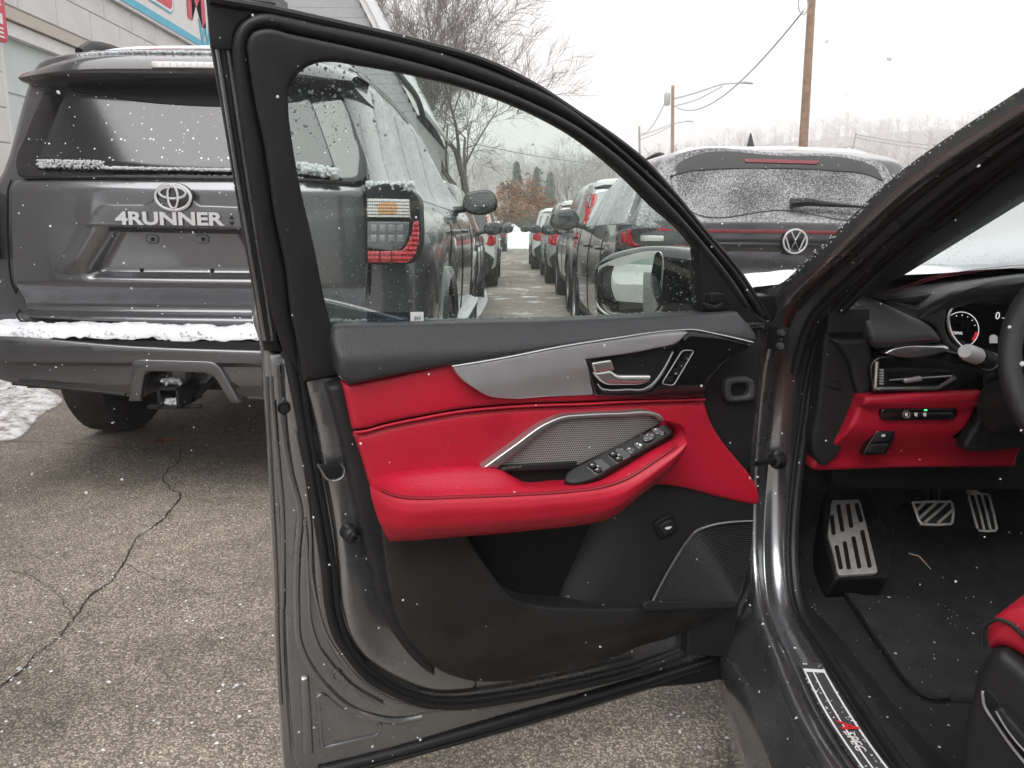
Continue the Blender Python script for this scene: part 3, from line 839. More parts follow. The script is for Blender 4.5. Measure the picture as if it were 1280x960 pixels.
for cx, cy in ((788, 562), (798, 556), (821, 538)):
    pod_quad(cx, cy, (3.6, -2.0), (4.2, 3.4), 'lock_switch', MT['gloss'], 0.0055, 0.002, 0.0008)
    pod_quad(cx - 1.5, cy - 1.4, (1.0, -0.4), (0.5, 0.4), 'switch_symbol', MT['whiteprint'], 0.0058, 0.0005, 0)
pod_quad(828, 541, (2.6, -1.5), (2.8, 2.2), 'fold_switch', MT['gloss'], 0.0055, 0.002, 0.0008)
pu, pv = PF.px(811, 546.5, 0.006)
ell = [(pu + 0.0125 * math.cos(t) , pv + 0.0085 * math.sin(t)) for t in np.linspace(0, 2 * math.pi, 28, endpoint=False)]
mk('mirror_knob', *pad(PF, ell, 0.0075, 0.006, 0.002, 0.01), MT['gloss'], door)
g = Geo()
for t in range(4):
    a = t * math.pi / 2
    g.add(*pad(PF, rrect(pu + 0.0062 * math.cos(a), pv + 0.0045 * math.sin(a), 0.0022, 0.0010, 0.0003, a), 0.0079, 0.0005, 0, 0.05))
g.obj('knob_marks', MT['whiteprint'], door)

# --- window frame above the belt
t_out = [(262, 60), (258, -8, 1), (300, -2), (340, 6), (390, 17), (440, 28), (524, 48), (609, 73), (665, 100), (721, 136), (777, 174), (803, 195), (839, 234), (878, 281), (917, 326), (945, 365), (968, 404)]
s_out = [(354, 440), (340, 396), (327, 333), (315, 250), (302, 167), (292, 79), (291, 52), (296, 36), (306, 25), (320, 17.5), (335, 16), (352, 19), (400, 30), (440, 38), (552, 66), (637, 97), (693, 122), (750, 163), (800, 206), (840, 243), (880, 290), (920, 338), (958, 396)]
r_out = [(379, 480), (372, 430), (365, 398), (357, 333), (344, 271), (332, 188), (319, 125), (311, 71), (310, 52), (316, 41), (332, 36), (365, 43), (440, 59), (552, 87), (665, 128), (721, 157), (770, 192), (806, 224), (842, 260), (880, 303), (915, 347), (948, 398)]
g_in = [(428, 470), (417, 417), (407, 379), (392, 304), (377, 240), (366, 180), (361, 135), (362, 109), (369, 97), (379, 87), (396, 79), (415, 77), (452, 82), (527, 96), (602, 116), (680, 148), (721, 171), (763, 203), (800, 237), (819, 257), (858, 292), (876, 314), (930, 385)]
left_edge = [(262, 40), (280, 150), (300, 270), (318, 370), (330, 440)]
fm_out = [(330, 440), (318, 370), (300, 270), (280, 150), (262, 40), (258, -8, 1)] + t_out[2:]
wfr = mk('window_frame', *band(UF, UF.tr(fm_out, -0.035, False, 8), UF.tr(s_out, -0.035, False, 8), w=-0.035, depth=0.05, bevel=0.006, res=0.05), MT['rubber'], door)
# pressed channel behind the seal at the rear edge, painted: thin upright ribs
for k, (dx, m) in enumerate(((6, 'paint'), (13, 'rubber'), (19, 'paint'), (25, 'rubber'))):
    pth = [(266 + dx, 62), (280 + dx * 0.95, 150), (300 + dx * 0.85, 270), (318 + dx * 0.75, 370), (327 + dx * 0.7, 425)]
    mk('channel_rib', *tube(uv3(UF, UF.tr(pth, -0.033, False, 8), -0.033), 0.0034, 8), MT[m], door)
mk('corner_boot', *pad(UF, UF.tr([(257, -9, 1), (300, -3), (345, 6), (330, 16), (312, 21), (300, 30), (293, 42), (291, 64, 1), (263, 60, 1)], -0.026, step=4), -0.026, 0.012, 0.003, 0.02), MT['rubber'], door)
mk('frame_seal', *band(UF, UF.tr(s_out, -0.018, False, 5), UF.tr(r_out, -0.018, False, 5), w=-0.012, depth=0.03, bevel=0.009, res=0.02), MT['rubber'], door, sharp=80)
mk('frame_trim', *band(UF, UF.tr(r_out, 0.0, False, 5), UF.tr(g_in, 0.0, False, 5), w=0.002, depth=0.03, bevel=0.007, res=0.03), MT['plastic_trim'] if 'plastic_trim' in MT else MT['plastic'], door, sharp=80)
# frame lip highlights: outer rubber lip along the roof line
mk('roof_lip', *tube(uv3(UF, UF.tr([(x, y + 3) for x, y in [(262, -4), (340, 9), (390, 20), (440, 31), (524, 51), (609, 76), (665, 103), (721, 139), (777, 177), (803, 198), (839, 237), (878, 284), (917, 329), (960, 396)]], -0.022, False, 8), -0.022), 0.006, 8), MT['rubber'], door)
# mirror corner panel with its little button
mk('mirror_corner', *pad(UF, UF.tr([(874, 308, 1), (880, 403, 1), (960, 403, 1), (945, 392), (915, 350), (890, 322)], -0.002, step=6), -0.001, 0.03, 0.003, 0.03), MT['plastic'], door)
mk('corner_recess', *pad(UF, UF.tr(fil([(881, 366), (908, 367), (914, 384), (905, 392), (879, 392)], 5), 0.001, step=2), 0.0012, 0.004, 0.003, 0.01), MT['plastic_dark'], door)
mk('corner_button', *pad(UF, UF.tr(fil([(888, 366), (902, 366), (902, 379), (888, 379)], 3), 0.004, step=2), 0.005, 0.006, 0.002, 0.01), MT['plastic'], door)
mk('corner_ledge', *pad(UF, UF.tr([(880, 380), (895, 382), (904, 379), (903, 385), (895, 388), (883, 386)], 0.006, step=2), 0.006, 0.006, 0.002, 0.01), MT['plastic'], door)

# window pane
MT['doorglass'] = glass_mat('tinted_window_glass', (0.945, 0.99, 0.968), 0.05, film=0.012)
pane_px = [(425, 440, 1), (403, 379), (388, 304), (373, 240), (361, 180), (356, 135), (356, 105), (375, 82), (396, 73), (415, 71), (452, 76), (527, 90), (602, 110), (680, 142), (721, 165), (763, 197), (800, 231), (830, 262), (868, 298, 1), (886, 430, 1)]
GW = -0.018
mk('window_pane', *pad(UF, UF.tr(pane_px, GW, step=8), GW, 0.004, 0, 0.2, back=True), MT['doorglass'], door)
# snow sticking to the outside of the pane, and the ridge along the belt
def snow_blobs(pts, rad, name, parent, squash_axis=None, m='snowthin', n=6):
    g = Geo()
    ico = bmesh.new(); bmesh.ops.create_icosphere(ico, subdivisions=1, radius=1.0)
    bv = [v.co.copy() for v in ico.verts]; bf = [tuple(v.index for v in f.verts) for f in ico.faces]; ico.free()
    for p, r in zip(pts, rad):
        q = Matrix.Rotation(random.random() * 6.28, 3, Vector((random.random() - .5, random.random() - .5, random.random() - .5)).normalized())
        sx = Vector((random.uniform(0.7, 1.3), random.uniform(0.7, 1.3), random.uniform(0.6, 1.1)))
        vv = []
        for v in bv:
            w_ = q @ Vector((v.x * sx.x, v.y * sx.y, v.z * sx.z)) * r
            if squash_axis is not None: w_ -= squash_axis * (w_.dot(squash_axis) * 0.65)
            vv.append(Vector(p) + w_)
        g.add(vv, bf)
    o = g.obj(name, MT[m], parent, sharp=180)
    o['kind'] = 'stuff'
    return o
pane_poly = np.array(UF.tr([(417, 404, 1), (407, 379), (392, 304), (377, 240), (366, 180), (361, 135), (364, 105), (379, 87), (415, 78), (452, 83), (527, 97), (602, 117), (680, 149), (721, 172), (763, 204), (800, 238), (858, 293, 1), (876, 312, 1), (879, 399, 1)], GW, step=8))
lo, hi = pane_poly.min(0), pane_poly.max(0)
PTS, RAD = [], []
cand = rng.uniform(lo, hi, (26000, 2)); cand = cand[_inside(cand, pane_poly)]
tlx = np.array(UF.px(395, 110, GW)); rx = np.array(UF.px(874, 360, GW))
for c in cand:
    d1 = np.hypot(*(c - tlx)); d2 = abs(c[0] - rx[0]) + 0.15 * abs(c[1] - rx[1])
    p = 0.085 + 0.55 * math.exp(-(d1 / 0.075) ** 2) + 0.9 * math.exp(-(d2 / 0.016) ** 2) + 0.08 * math.exp(-((c[1] - lo[1]) / 0.03) ** 2)
    cl = noise.noise(Vector((c[0] * 22, c[1] * 22, 3.0))) * 0.5 + 0.65
    if rng.random() < p * cl:
        r = 0.00045 + 0.0008 * rng.random() ** 2 + (0.0016 if rng.random() < (0.10 if d2 < 0.05 or d1 < 0.09 else 0.012) else 0)
        PTS.append(UF.P(c[0], c[1], GW - 0.0045)); RAD.append(r)
snow_blobs(PTS, RAD, 'snow_specks', door, UF.w)
PTS, RAD = [], []
bl = UF.tr([(412, 405), (525, 404), (600, 403), (720, 401), (765, 398), (880, 393)], GW, False, 1.2)
for (u, v) in bl:
    h = 0.5 + 0.5 * noise.noise(Vector((u * 60, 0, 0)))
    for _ in range(3):
        PTS.append(UF.P(u + random.uniform(-.001, .001), v + random.uniform(-.004, 0.001 + 0.005 * h), GW - 0.006 - random.random() * 0.006)); RAD.append(random.uniform(0.0018, 0.0036))
snow_blobs(PTS, RAD, 'snow_ridge', door)
# dark fluff (outer belt moulding) under the snow ridge
mk('belt_moulding', *tube(uv3(UF, UF.tr([(410, 412), (525, 411), (720, 408), (880, 400)], GW - 0.008, False, 8), GW - 0.010), 0.007, 8), MT['rubber'], door)
# inspection sticker at the lower edge of the pane
su, sv_ = UF.px(486, 396, GW)
mk('window_sticker', *pad(UF, UF.tr([(459, 389.5, 1), (531, 389.5, 1), (531, 404, 1), (459, 404, 1)], GW - 0.0045, step=10), GW - 0.0042, 0.0004, 0, 0.1, back=True), glass_mat('smoky_sticker', (0.52, 0.56, 0.62)), door)
mk('sticker_patch', *pad(UF, UF.tr([(513, 390, 1), (529.5, 390, 1), (529.5, 402, 1), (513, 402, 1)], GW + 0.0005, step=10), GW + 0.0006, 0.0004, 0, 0.1, back=True), MT['whiteprint'], door)
tu, tv = UF.px(521.5, 400, GW + 0.001)
mk('sticker_print', *text_geo('5H', UF, tu, tv, 0.009, GW + 0.0012, 0.0001), MT['plastic_dark'], door)

# --- wing mirror on the outside of the door
MF_n = Vector((-0.58, -0.81, 0.03)).normalized()
_mo = at_y(806, 352, 1.60)
MFu = Vector((0, 0, 1)).cross(MF_n).normalized()
MF = Frame(_mo, MFu, Vector((0, 0, 1)))
hs_px = [(741, 350), (744, 330), (756, 320), (780, 312), (806, 308), (822, 308), (850, 311), (873, 316), (880, 330), (880, 392), (850, 396), (800, 398), (765, 396), (748, 386)]
mh = MF.tr(hs_px, 0.0, step=4)
mir = mk('wing_mirror', *pad(MF, mh, 0.012, 0.11, 0.030, 0.012, rings=6, flat_back=-0.10, back=True), MT['gloss'], door, sharp=80)
gl_px = [(746, 334, 1), (765, 325), (790, 318), (812, 314), (826, 316), (829, 325), (828, 350), (825, 375), (820, 388), (800, 395), (775, 394), (757, 389), (751, 380), (748, 358)]
MT['mirror'] = mat('mirror_glass', (0.86, 0.90, 0.88), 0.015, 1.0)
mk('mirror_glass', *pad(MF, MF.tr(gl_px, 0.0135, step=3), 0.0140, 0.004, 0.0006, 0.006, wf=lambda u, v: -(u * u + v * v) / 2.6), MT['mirror'], door)
mk('mirror_rim', *tube(uv3(MF, MF.tr([(744, 356), (748, 384), (757, 392), (775, 397), (800, 398), (822, 392), (829, 383)], 0.013, False, 3), 0.013), 0.0022, 8), MT['chrome'], door)
# ================================================================== ground
def ground_mat():
    m = bpy.data.materials.new('worn_asphalt'); m.use_nodes = True
    N, L = m.node_tree.nodes, m.node_tree.links; b = N['Principled BSDF']
    tc = N.new('ShaderNodeTexCoord')
    def noise_(sc, det=6, rough=0.6):
        n = N.new('ShaderNodeTexNoise'); n.inputs['Scale'].default_value = sc; n.inputs['Detail'].default_value = det; n.inputs['Roughness'].default_value = rough
        L.new(tc.outputs['Object'], n.inputs['Vector']); return n.outputs['Fac']
    def ramp(src, pts):
        r = N.new('ShaderNodeValToRGB'); e = r.color_ramp.elements
        while len(e) < len(pts): e.new(0.5)
        for i, (p, c) in enumerate(pts): e[i].position = p; e[i].color = (*c, 1)
        L.new(src, r.inputs[0]); return r.outputs[0]
    vo = N.new('ShaderNodeTexVoronoi'); vo.inputs['Scale'].default_value = 185; vo.inputs['Randomness'].default_value = 1.0
    L.new(tc.outputs['Object'], vo.inputs['Vector'])
    sp = N.new('ShaderNodeSeparateXYZ'); L.new(vo.outputs['Color'], sp.inputs[0])
    stone = ramp(sp.outputs[0], [(0.0, (0.165, 0.145, 0.126)), (0.35, (0.285, 0.250, 0.212)), (0.65, (0.40, 0.345, 0.283)), (0.88, (0.52, 0.45, 0.375)), (1.0, (0.66, 0.61, 0.54))])
    # binder shows between the stones
    edge = N.new('ShaderNodeMapRange'); edge.inputs['From Min'].default_value = 0.35; edge.inputs['From Max'].default_value = 0.75
    L.new(vo.outputs['Distance'], edge.inputs['Value'])
    mx = N.new('ShaderNodeMix'); mx.data_type = 'RGBA'; mx.inputs[7].default_value = (0.13, 0.112, 0.096, 1)
    L.new(edge.outputs[0], mx.inputs[0]); L.new(stone, mx.inputs[6])
    # large damp and worn patches
    big = ramp(noise_(0.9, 5), [(0.30, (0.36, 0.345, 0.33)), (0.44, (0.80, 0.78, 0.76)), (0.56, (1.08, 1.06, 1.03)), (0.75, (1.28, 1.25, 1.20))])
    fine = ramp(noise_(14, 5), [(0.25, (0.75, 0.75, 0.75)), (0.75, (1.2, 1.2, 1.2))])
    m1 = N.new('ShaderNodeMix'); m1.data_type = 'RGBA'; m1.blend_type = 'MULTIPLY'; m1.inputs[0].default_value = 1
    L.new(mx.outputs[2], m1.inputs[6]); L.new(big, m1.inputs[7])
    m2 = N.new('ShaderNodeMix'); m2.data_type = 'RGBA'; m2.blend_type = 'MULTIPLY'; m2.inputs[0].default_value = 1
    L.new(m1.outputs[2], m2.inputs[6]); L.new(fine, m2.inputs[7])
    # snow grains lying in the surface, thicker further into the lot
    v2 = N.new('ShaderNodeTexVoronoi'); v2.inputs['Scale'].default_value = 60; L.new(tc.outputs['Object'], v2.inputs['Vector'])
    s2 = N.new('ShaderNodeSeparateXYZ'); L.new(v2.outputs['Color'], s2.inputs[0])
    patch = N.new('ShaderNodeMapRange'); patch.inputs['From Min'].default_value = 0.44; patch.inputs['From Max'].default_value = 0.75
    patch.inputs['To Min'].default_value = 0.004; patch.inputs['To Max'].default_value = 0.10
    L.new(noise_(2.3, 4), patch.inputs['Value'])
    lt = N.new('ShaderNodeMath'); lt.operation = 'LESS_THAN'; L.new(s2.outputs[0], lt.inputs[0]); L.new(patch.outputs[0], lt.inputs[1])
    ds = N.new('ShaderNodeMath'); ds.operation = 'LESS_THAN'; ds.inputs[1].default_value = 0.28; L.new(v2.outputs['Distance'], ds.inputs[0])
    sn = N.new('ShaderNodeMath'); sn.operation = 'MULTIPLY'; L.new(lt.outputs[0], sn.inputs[0]); L.new(ds.outputs[0], sn.inputs[1])
    # drifts of slush in the aisle
    sx = N.new('ShaderNodeSeparateXYZ'); L.new(tc.outputs['Object'], sx.inputs[0])
    far = N.new('ShaderNodeMapRange'); far.inputs['From Min'].default_value = 5.0; far.inputs['From Max'].default_value = 9.0; L.new(sx.outputs['Y'], far.inputs['Value'])
    dr = N.new('ShaderNodeMapRange'); dr.inputs['From Min'].default_value = 0.56; dr.inputs['From Max'].default_value = 0.66; L.new(noise_(1.7, 7, 0.65), dr.inputs['Value'])
    dm = N.new('ShaderNodeMath'); dm.operation = 'MULTIPLY'; L.new(far.outputs[0], dm.inputs[0]); L.new(dr.outputs[0], dm.inputs[1])
    mxx = N.new('ShaderNodeMath'); mxx.operation = 'MAXIMUM'; L.new(sn.outputs[0], mxx.inputs[0]); L.new(dm.outputs[0], mxx.inputs[1])
    m3 = N.new('ShaderNodeMix'); m3.data_type = 'RGBA'; m3.inputs[7].default_value = (0.78, 0.79, 0.80, 1)
    L.new(mxx.outputs[0], m3.inputs[0]); L.new(m2.outputs[2], m3.inputs[6])
    L.new(m3.outputs[2], b.inputs['Base Color'])
    rg = N.new('ShaderNodeMapRange'); rg.inputs['From Min'].default_value = 0.3; rg.inputs['From Max'].default_value = 0.7
    rg.inputs['To Min'].default_value = 0.42; rg.inputs['To Max'].default_value = 0.85
    L.new(noise_(0.9, 5), rg.inputs['Value']); L.new(rg.outputs[0], b.inputs['Roughness'])
    inv = N.new('ShaderNodeMath'); inv.operation = 'MULTIPLY_ADD'; inv.inputs[1].default_value = -1; inv.inputs[2].default_value = 1; L.new(vo.outputs['Distance'], inv.inputs[0])
    hh = N.new('ShaderNodeMath'); hh.operation = 'MULTIPLY_ADD'; hh.inputs[1].default_value = 0.8; L.new(sn.outputs[0], hh.inputs[0]); L.new(inv.outputs[0], hh.inputs[2])
    bp = N.new('ShaderNodeBump'); bp.inputs['Strength'].default_value = 0.9; bp.inputs['Distance'].default_value = 0.004
    L.new(hh.outputs[0], bp.inputs['Height']); L.new(bp.outputs[0], b.inputs['Normal'])
    return m
MT['asphalt'] = ground_mat()
ground = mk('ground', [(-900, -300, 0), (900, -300, 0), (900, 1500, 0), (-900, 1500, 0)], [(0, 1, 2, 3)], MT['asphalt'], smooth=False)
ground['kind'] = 'structure'

# crack in the pavement: a jagged dark trench line with crumbs of snow
MT['crack'] = mat('crack_dark', (0.012, 0.011, 0.010), 0.9)
def crack(pts, wid, name='pavement_crack'):
    P = [at_z(x, y, 0.0) for x, y in spline(pts, False, 3)]
    V, F = [], []
    for i, p in enumerate(P):
        a, b2 = P[max(0, i-1)], P[min(len(P)-1, i+1)]
        d = (b2 - a); d.z = 0; d.normalize(); nn = Vector((-d.y, d.x, 0))
        j = nn * (noise.noise(p * 14) * 0.012 + noise.noise(p * 60) * 0.006)
        w_ = wid * (0.5 + 0.9 * abs(noise.noise(p * 9 + Vector((5, 0, 0)))))
        V += [p + j + nn * w_ + Vector((0, 0, 0.004)), p + j - nn * w_ + Vector((0, 0, 0.004))]
        if i: k = 2 * i; F.append((k-2, k-1, k+1, k))
    o = mk(name, V, F, MT['crack'], ground, smooth=False)
    return P
ck = crack([(227, 562), (222, 580), (207, 592), (205, 600), (214, 612), (225, 620), (215, 636), (200, 652), (170, 676), (155, 705), (140, 725), (115, 745), (92, 775), (70, 800), (48, 818), (25, 840), (-10, 865)], 0.0032)
crack([(155, 705), (190, 722), (232, 730), (262, 745)], 0.0012)
crack([(92, 775), (70, 742), (40, 722), (-5, 712)], 0.0013)
crack([(225, 620), (262, 628), (300, 622), (330, 630)], 0.0014)
crack([(-5, 552), (50, 553), (115, 557), (160, 562), (240, 556)], 0.003)
PTS, RAD = [], []
for i, p in enumerate(ck):
    if i > len(ck) * 0.2 and noise.noise(p * 5) > -.1 and random.random() < 0.4:
        for _ in range(2):
            PTS.append(p + Vector((random.gauss(0, .007), random.gauss(0, .007), 0.003))); RAD.append(random.uniform(.0015, .0045))
o = snow_blobs(PTS, RAD, 'crack_snow', ground, Vector((0, 0, 1)))
# loose lumps of snow and pale pebbles on the asphalt
PTS, RAD, PT2, RA2 = [], [], [], []
for _ in range(420):
    x, y = random.uniform(-2.6, 1.0), random.uniform(0.9, 4.2)
    d = noise.noise(Vector((x * 1.7, y * 1.7, 9.0)))
    if random.random() > 0.25 + 0.9 * d: continue
    for _ in range(random.choice((1, 1, 2, 4))):
        (PTS if random.random() < .8 else PT2).append(Vector((x + random.gauss(0, .012), y + random.gauss(0, .012), 0.002)))
while len(RAD) < len(PTS): RAD.append(random.uniform(.002, .006))
while len(RA2) < len(PT2): RA2.append(random.uniform(.003, .006))
o = snow_blobs(PTS, RAD, 'snow_grains', None, Vector((0, 0, 1))); props(o, 'grains of snow scattered over the brown asphalt at left', 'snow')
MT['pebble'] = mat('pebble', (0.36, 0.27, 0.20), 0.8, var=0.3, vscale=40)
o = snow_blobs(PT2, RA2, 'pebbles', None, Vector((0, 0, 1)), 'pebble'); props(o, 'small tan pebbles strewn on the asphalt', 'pebbles')
MT['leaf'] = mat('dead_leaf', (0.30, 0.10, 0.045), 0.8, var=0.3, vscale=30)
lf = at_z(205, 552, 0.006)
V, F = [], []
for k in range(9):
    a = k / 9 * 6.28; r = 0.035 + 0.02 * math.sin(3 * a + 1)
    V.append(lf + Vector((math.cos(a) * r * 1.7, math.sin(a) * r, 0.006 + 0.010 * random.random())))
V.append(lf + Vector((0, 0, 0.002))); F = [(k, (k + 1) % 9, 9) for k in range(9)]
props(mk('dead_leaf', V, F, MT['leaf']), 'reddish dead leaf lying under the rear bumper of the dark grey off-roader', 'leaf')

MT['slush'] = bpy.data.materials.new('thin_slush'); MT['slush'].use_nodes = True
_N, _L = MT['slush'].node_tree.nodes, MT['slush'].node_tree.links
_tc = _N.new('ShaderNodeTexCoord'); _n = _N.new('ShaderNodeTexNoise'); _n.inputs['Scale'].default_value = 14; _n.inputs['Detail'].default_value = 8; _n.inputs['Roughness'].default_value = .7
_r = _N.new('ShaderNodeValToRGB'); _r.color_ramp.elements[0].position, _r.color_ramp.elements[1].position = .36, .56
_r.color_ramp.elements[0].color, _r.color_ramp.elements[1].color = (.22, .19, .165, 1), (.80, .80, .81, 1)
_L.new(_tc.outputs['Object'], _n.inputs['Vector']); _L.new(_n.outputs['Fac'], _r.inputs[0]); _L.new(_r.outputs[0], _N['Principled BSDF'].inputs['Base Color'])
_N['Principled BSDF'].inputs['Roughness'].default_value = .6
def mound(name, outline, h, label, lump=0.5, res=0.08, m='snow', cat='snow', freq=3.0):
    """Low heap of snow over an outline on the ground."""
    fr = Frame((0, 0, 0), (1, 0, 0), (0, 1, 0)); pol = np.array(outline)
    def wf(u, v):
        d = _dist(np.array([[u, v]]), pol)[0]
        e = smooth01(d / max(h * 2.2, 0.02))
        n_ = 0.7 + lump * noise.noise(Vector((u * freq, v * freq, 0))) + lump * 0.4 * noise.noise(Vector((u * freq * 4, v * freq * 4, 7)))
        return h * e * n_
    V, F = pad(fr, outline, 0.004, 0.004, 0, res, wf=wf)
    o = mk(name, V, F, MT[m], sharp=180)
    return props(o, label, cat, kind='stuff')
# slush along the wall side
sl_px = [(-60, 480), (20, 478), (60, 488), (78, 500), (50, 520), (28, 545), (-10, 552), (-120, 560)]
mound('snow_patch', [tuple(at_z(x, y, 0.0)[:2]) for x, y in spline(sl_px, True, 6)], 0.022, 'patch of slushy snow on the ground left of the grey off-roader', 1.1, 0.02, 'slush', freq=9)
sb_ = [(-3.2, 47), (-1.5, 45), (0.6, 44.5), (3, 46), (3.4, 50), (0, 53), (-3, 52)]
mound('snow_bank', spline(sb_, True, 0.5), 2.3, 'tall ploughed snow bank at the far end of the aisle', 0.5, 0.35, freq=0.7)
aisle = [(-0.9, 8), (-0.55, 9), (-0.4, 11), (-0.5, 14), (-0.7, 16), (-1.1, 12)]
mound('snow_drift', spline(aisle, True, 0.3), 0.05, 'thin drift of snow along the left side of the aisle between parked cars', 0.8, 0.06, freq=4)

# ================================================================== building at the left
WX = -4.5
MT['block'] = mat('white_painted_block', (0.66, 0.65, 0.64), 0.8, var=0.06, vscale=3, bump=0.25, bscale=120, bdist=0.002)
MT['mortar'] = mat('painted_joint', (0.52, 0.51, 0.50), 0.9)
MT['fascia'] = mat('white_fascia', (0.72, 0.72, 0.71), 0.6, var=0.05)
shop = thing('shop_building', (WX - 4, 8.0, 0), 'white painted block building with a long sign, behind the grey off-roader', 'building')
DY0, DY1, DZ = 7.15, 8.95, 2.98                # garage door opening along the wall
g = Geo()
def wallbox(y0, y1, z0, z1): g.add(*box(((WX - 0.4 - 0.01), (y0 + y1) / 2, (z0 + z1) / 2), 0.8, y1 - y0, z1 - z0))
wallbox(-2, DY0, 0, 4.9); wallbox(DY1, 15.0, 0, 4.9); wallbox(DY0, DY1, DZ, 4.9)
wall = g.obj('wall', MT['mortar'], shop, smooth=False)
bl_me = {}
BH, BL = 0.30, 0.62
def block(y0, y1, z0, z1):
    key = (round(y1 - y0, 3), round(z1 - z0, 3))
    if key not in bl_me:
        bm = bmesh.new(); bmesh.ops.create_cube(bm, size=1.0)
        bmesh.ops.scale(bm, vec=(0.02, key[0] - 0.008, key[1] - 0.008), verts=bm.verts)
        bmesh.ops.bevel(bm, geom=[e for e in bm.edges if all(v.co.x > 0 for v in e.verts)], offset=0.005, segments=1, affect='EDGES')
        me = bpy.data.meshes.new('block'); bm.to_mesh(me); bm.free(); me.materials.append(MT['block']); bl_me[key] = me
    o = bpy.data.objects.new('block', bl_me[key]); COL.objects.link(o); o.parent = wall
    o.location = Vector((WX, (y0 + y1) / 2, (z0 + z1) / 2)) - shop.location
for r_ in range(3, 16):
    z0 = r_ * BH; z1 = z0 + BH
    y = 5.6 - (0.31 if r_ % 2 else 0)
    while y < 12.6:
        a, b2 = y, y + BL
        if z0 < DZ - 0.02:
            if a < DY0 < b2: b2 = DY0
            elif a < DY1 < b2: a = DY1
            elif a >= DY0 and b2 <= DY1 + 0.001: a = b2
        if b2 - a > 0.05: block(a, b2, z0, z1)
        y += BL
# sectional garage door in its recess
gd = Geo()
gdoor = mk('garage_door', *box((WX - 0.14, (DY0 + DY1) / 2, DZ / 2), 0.05, DY1 - DY0, DZ), mat('pale_green_door', (0.56, 0.63, 0.62), 0.5, var=0.04), shop, smooth=False)
for i in range(5):
    mk('door_section', *box((WX - 0.108, (DY0 + DY1) / 2, 0.30 + i * 0.56), 0.016, DY1 - DY0 - 0.10, 0.53), gdoor.data.materials[0], gdoor, smooth=False)
MT['lintel'] = mat('beige_door_trim', (0.50, 0.46, 0.40), 0.6)
mk('door_trim', *box((WX - 0.03, (DY0 + DY1) / 2, DZ - 0.05), 0.10, DY1 - DY0, 0.10), MT['lintel'], shop, smooth=False)
mk('door_trim', *box((WX - 0.06, (DY0 + DY1) / 2, DZ - 0.17), 0.08, DY1 - DY0 - 0.02, 0.12), MT['fascia'], shop, smooth=False)
mk('door_jamb', *box((WX - 0.06, DY0 + 0.03, DZ / 2), 0.10, 0.06, DZ), MT['fascia'], shop, smooth=False)
# roof slab
mk('roof', *box((WX - 3.8, 6.5, 5.0), 8.2, 17.5, 0.25), mat('dark_roof', (0.10, 0.10, 0.105), 0.8), shop, smooth=False)

# long sign board (lettering that the frame shows)
SF = Frame((WX + 0.03, 0, 0), (0, 1, 0), (0, 0, 1))
def SFp(x, y, w=0.03): return SF.px(x, y, w)
sgn = thing('shop_sign', (WX + 0.05, 9.5, 3.4), 'long white sign with red and blue lettering on the block building', 'sign')
y_l, zb_ = SFp(130, 0); _, zb2 = SFp(262, 63)
SB = (zb_ + zb2) / 2
mk('board', *pad(SF, [(7.2, SB), (14.0, SB), (14.0, SB + 1.3), (7.2, SB + 1.3)], 0.05, 0.05, 0.006, 0.5), MT['fascia'], sgn)
MT['signblue'] = mat('sign_blue', (0.10, 0.46, 0.62), 0.5)
MT['signred'] = mat('sign_red', (0.62, 0.06, 0.10), 0.5)
mk('blue_stripe', *pad(SF, [(7.25, SB + 0.03), (13.95, SB + 0.03), (13.95, SB + 0.12), (7.25, SB + 0.12)], 0.054, 0.003, 0, 1), MT['signblue'], sgn)
MT['signwhite'] = mat('sign_white', (0.80, 0.80, 0.80), 0.5)
px_r = SFp(213, 22)
rz0 = SB + 0.22
mk('roundel_border', *pad(SF, rrect(px_r[0] - 0.88, rz0 + 0.27, 1.90, 0.54, 0.13), 0.055, 0.004, 0, 1), MT['signblue'], sgn)
mk('roundel_line', *pad(SF, rrect(px_r[0] - 0.88, rz0 + 0.27, 1.86, 0.50, 0.12), 0.058, 0.003, 0, 1), MT['signwhite'], sgn)
mk('roundel', *pad(SF, rrect(px_r[0] - 0.88, rz0 + 0.27, 1.80, 0.44, 0.10), 0.061, 0.003, 0, 1), MT['signred'], sgn)
def text_fit(s, fr, u0, v0, width, height, w, depth=0.001, shear=0.0, bold=0.0):
    V, F = text_geo(s, fr, 0, 0, 1.0, w, depth, align='LEFT', shear=shear, bold=bold)
    L_ = [((Vector(v) - fr.o).dot(fr.u), (Vector(v) - fr.o).dot(fr.v), (Vector(v) - fr.o).dot(fr.w)) for v in V]
    a = min(x[0] for x in L_); b2 = max(x[0] for x in L_); c = min(x[1] for x in L_); d = max(x[1] for x in L_)
    return [fr.P(u0 + (x - a) / (b2 - a) * width, v0 + (y - c) / (d - c) * height, z) for x, y, z in L_], F
mk('roundel_lettering', *text_fit('Bought & Sold', SF, px_r[0] - 1.70, rz0 + 0.14, 1.60, 0.27, 0.064, 0.002, bold=0.02), MT['signwhite'], sgn)
um, vm = SFp(232, 12); uw, vw = SFp(248, 56)
mk('red_lettering', *text_fit('M', SF, um, vm - 0.1, 0.62, 0.62, 0.056, 0.003, bold=0.03), MT['signred'], sgn)
mk('blue_lettering', *text_fit('W', SF, uw, vw, 0.42, 0.34, 0.056, 0.003, bold=0.01), MT['signblue'], sgn)
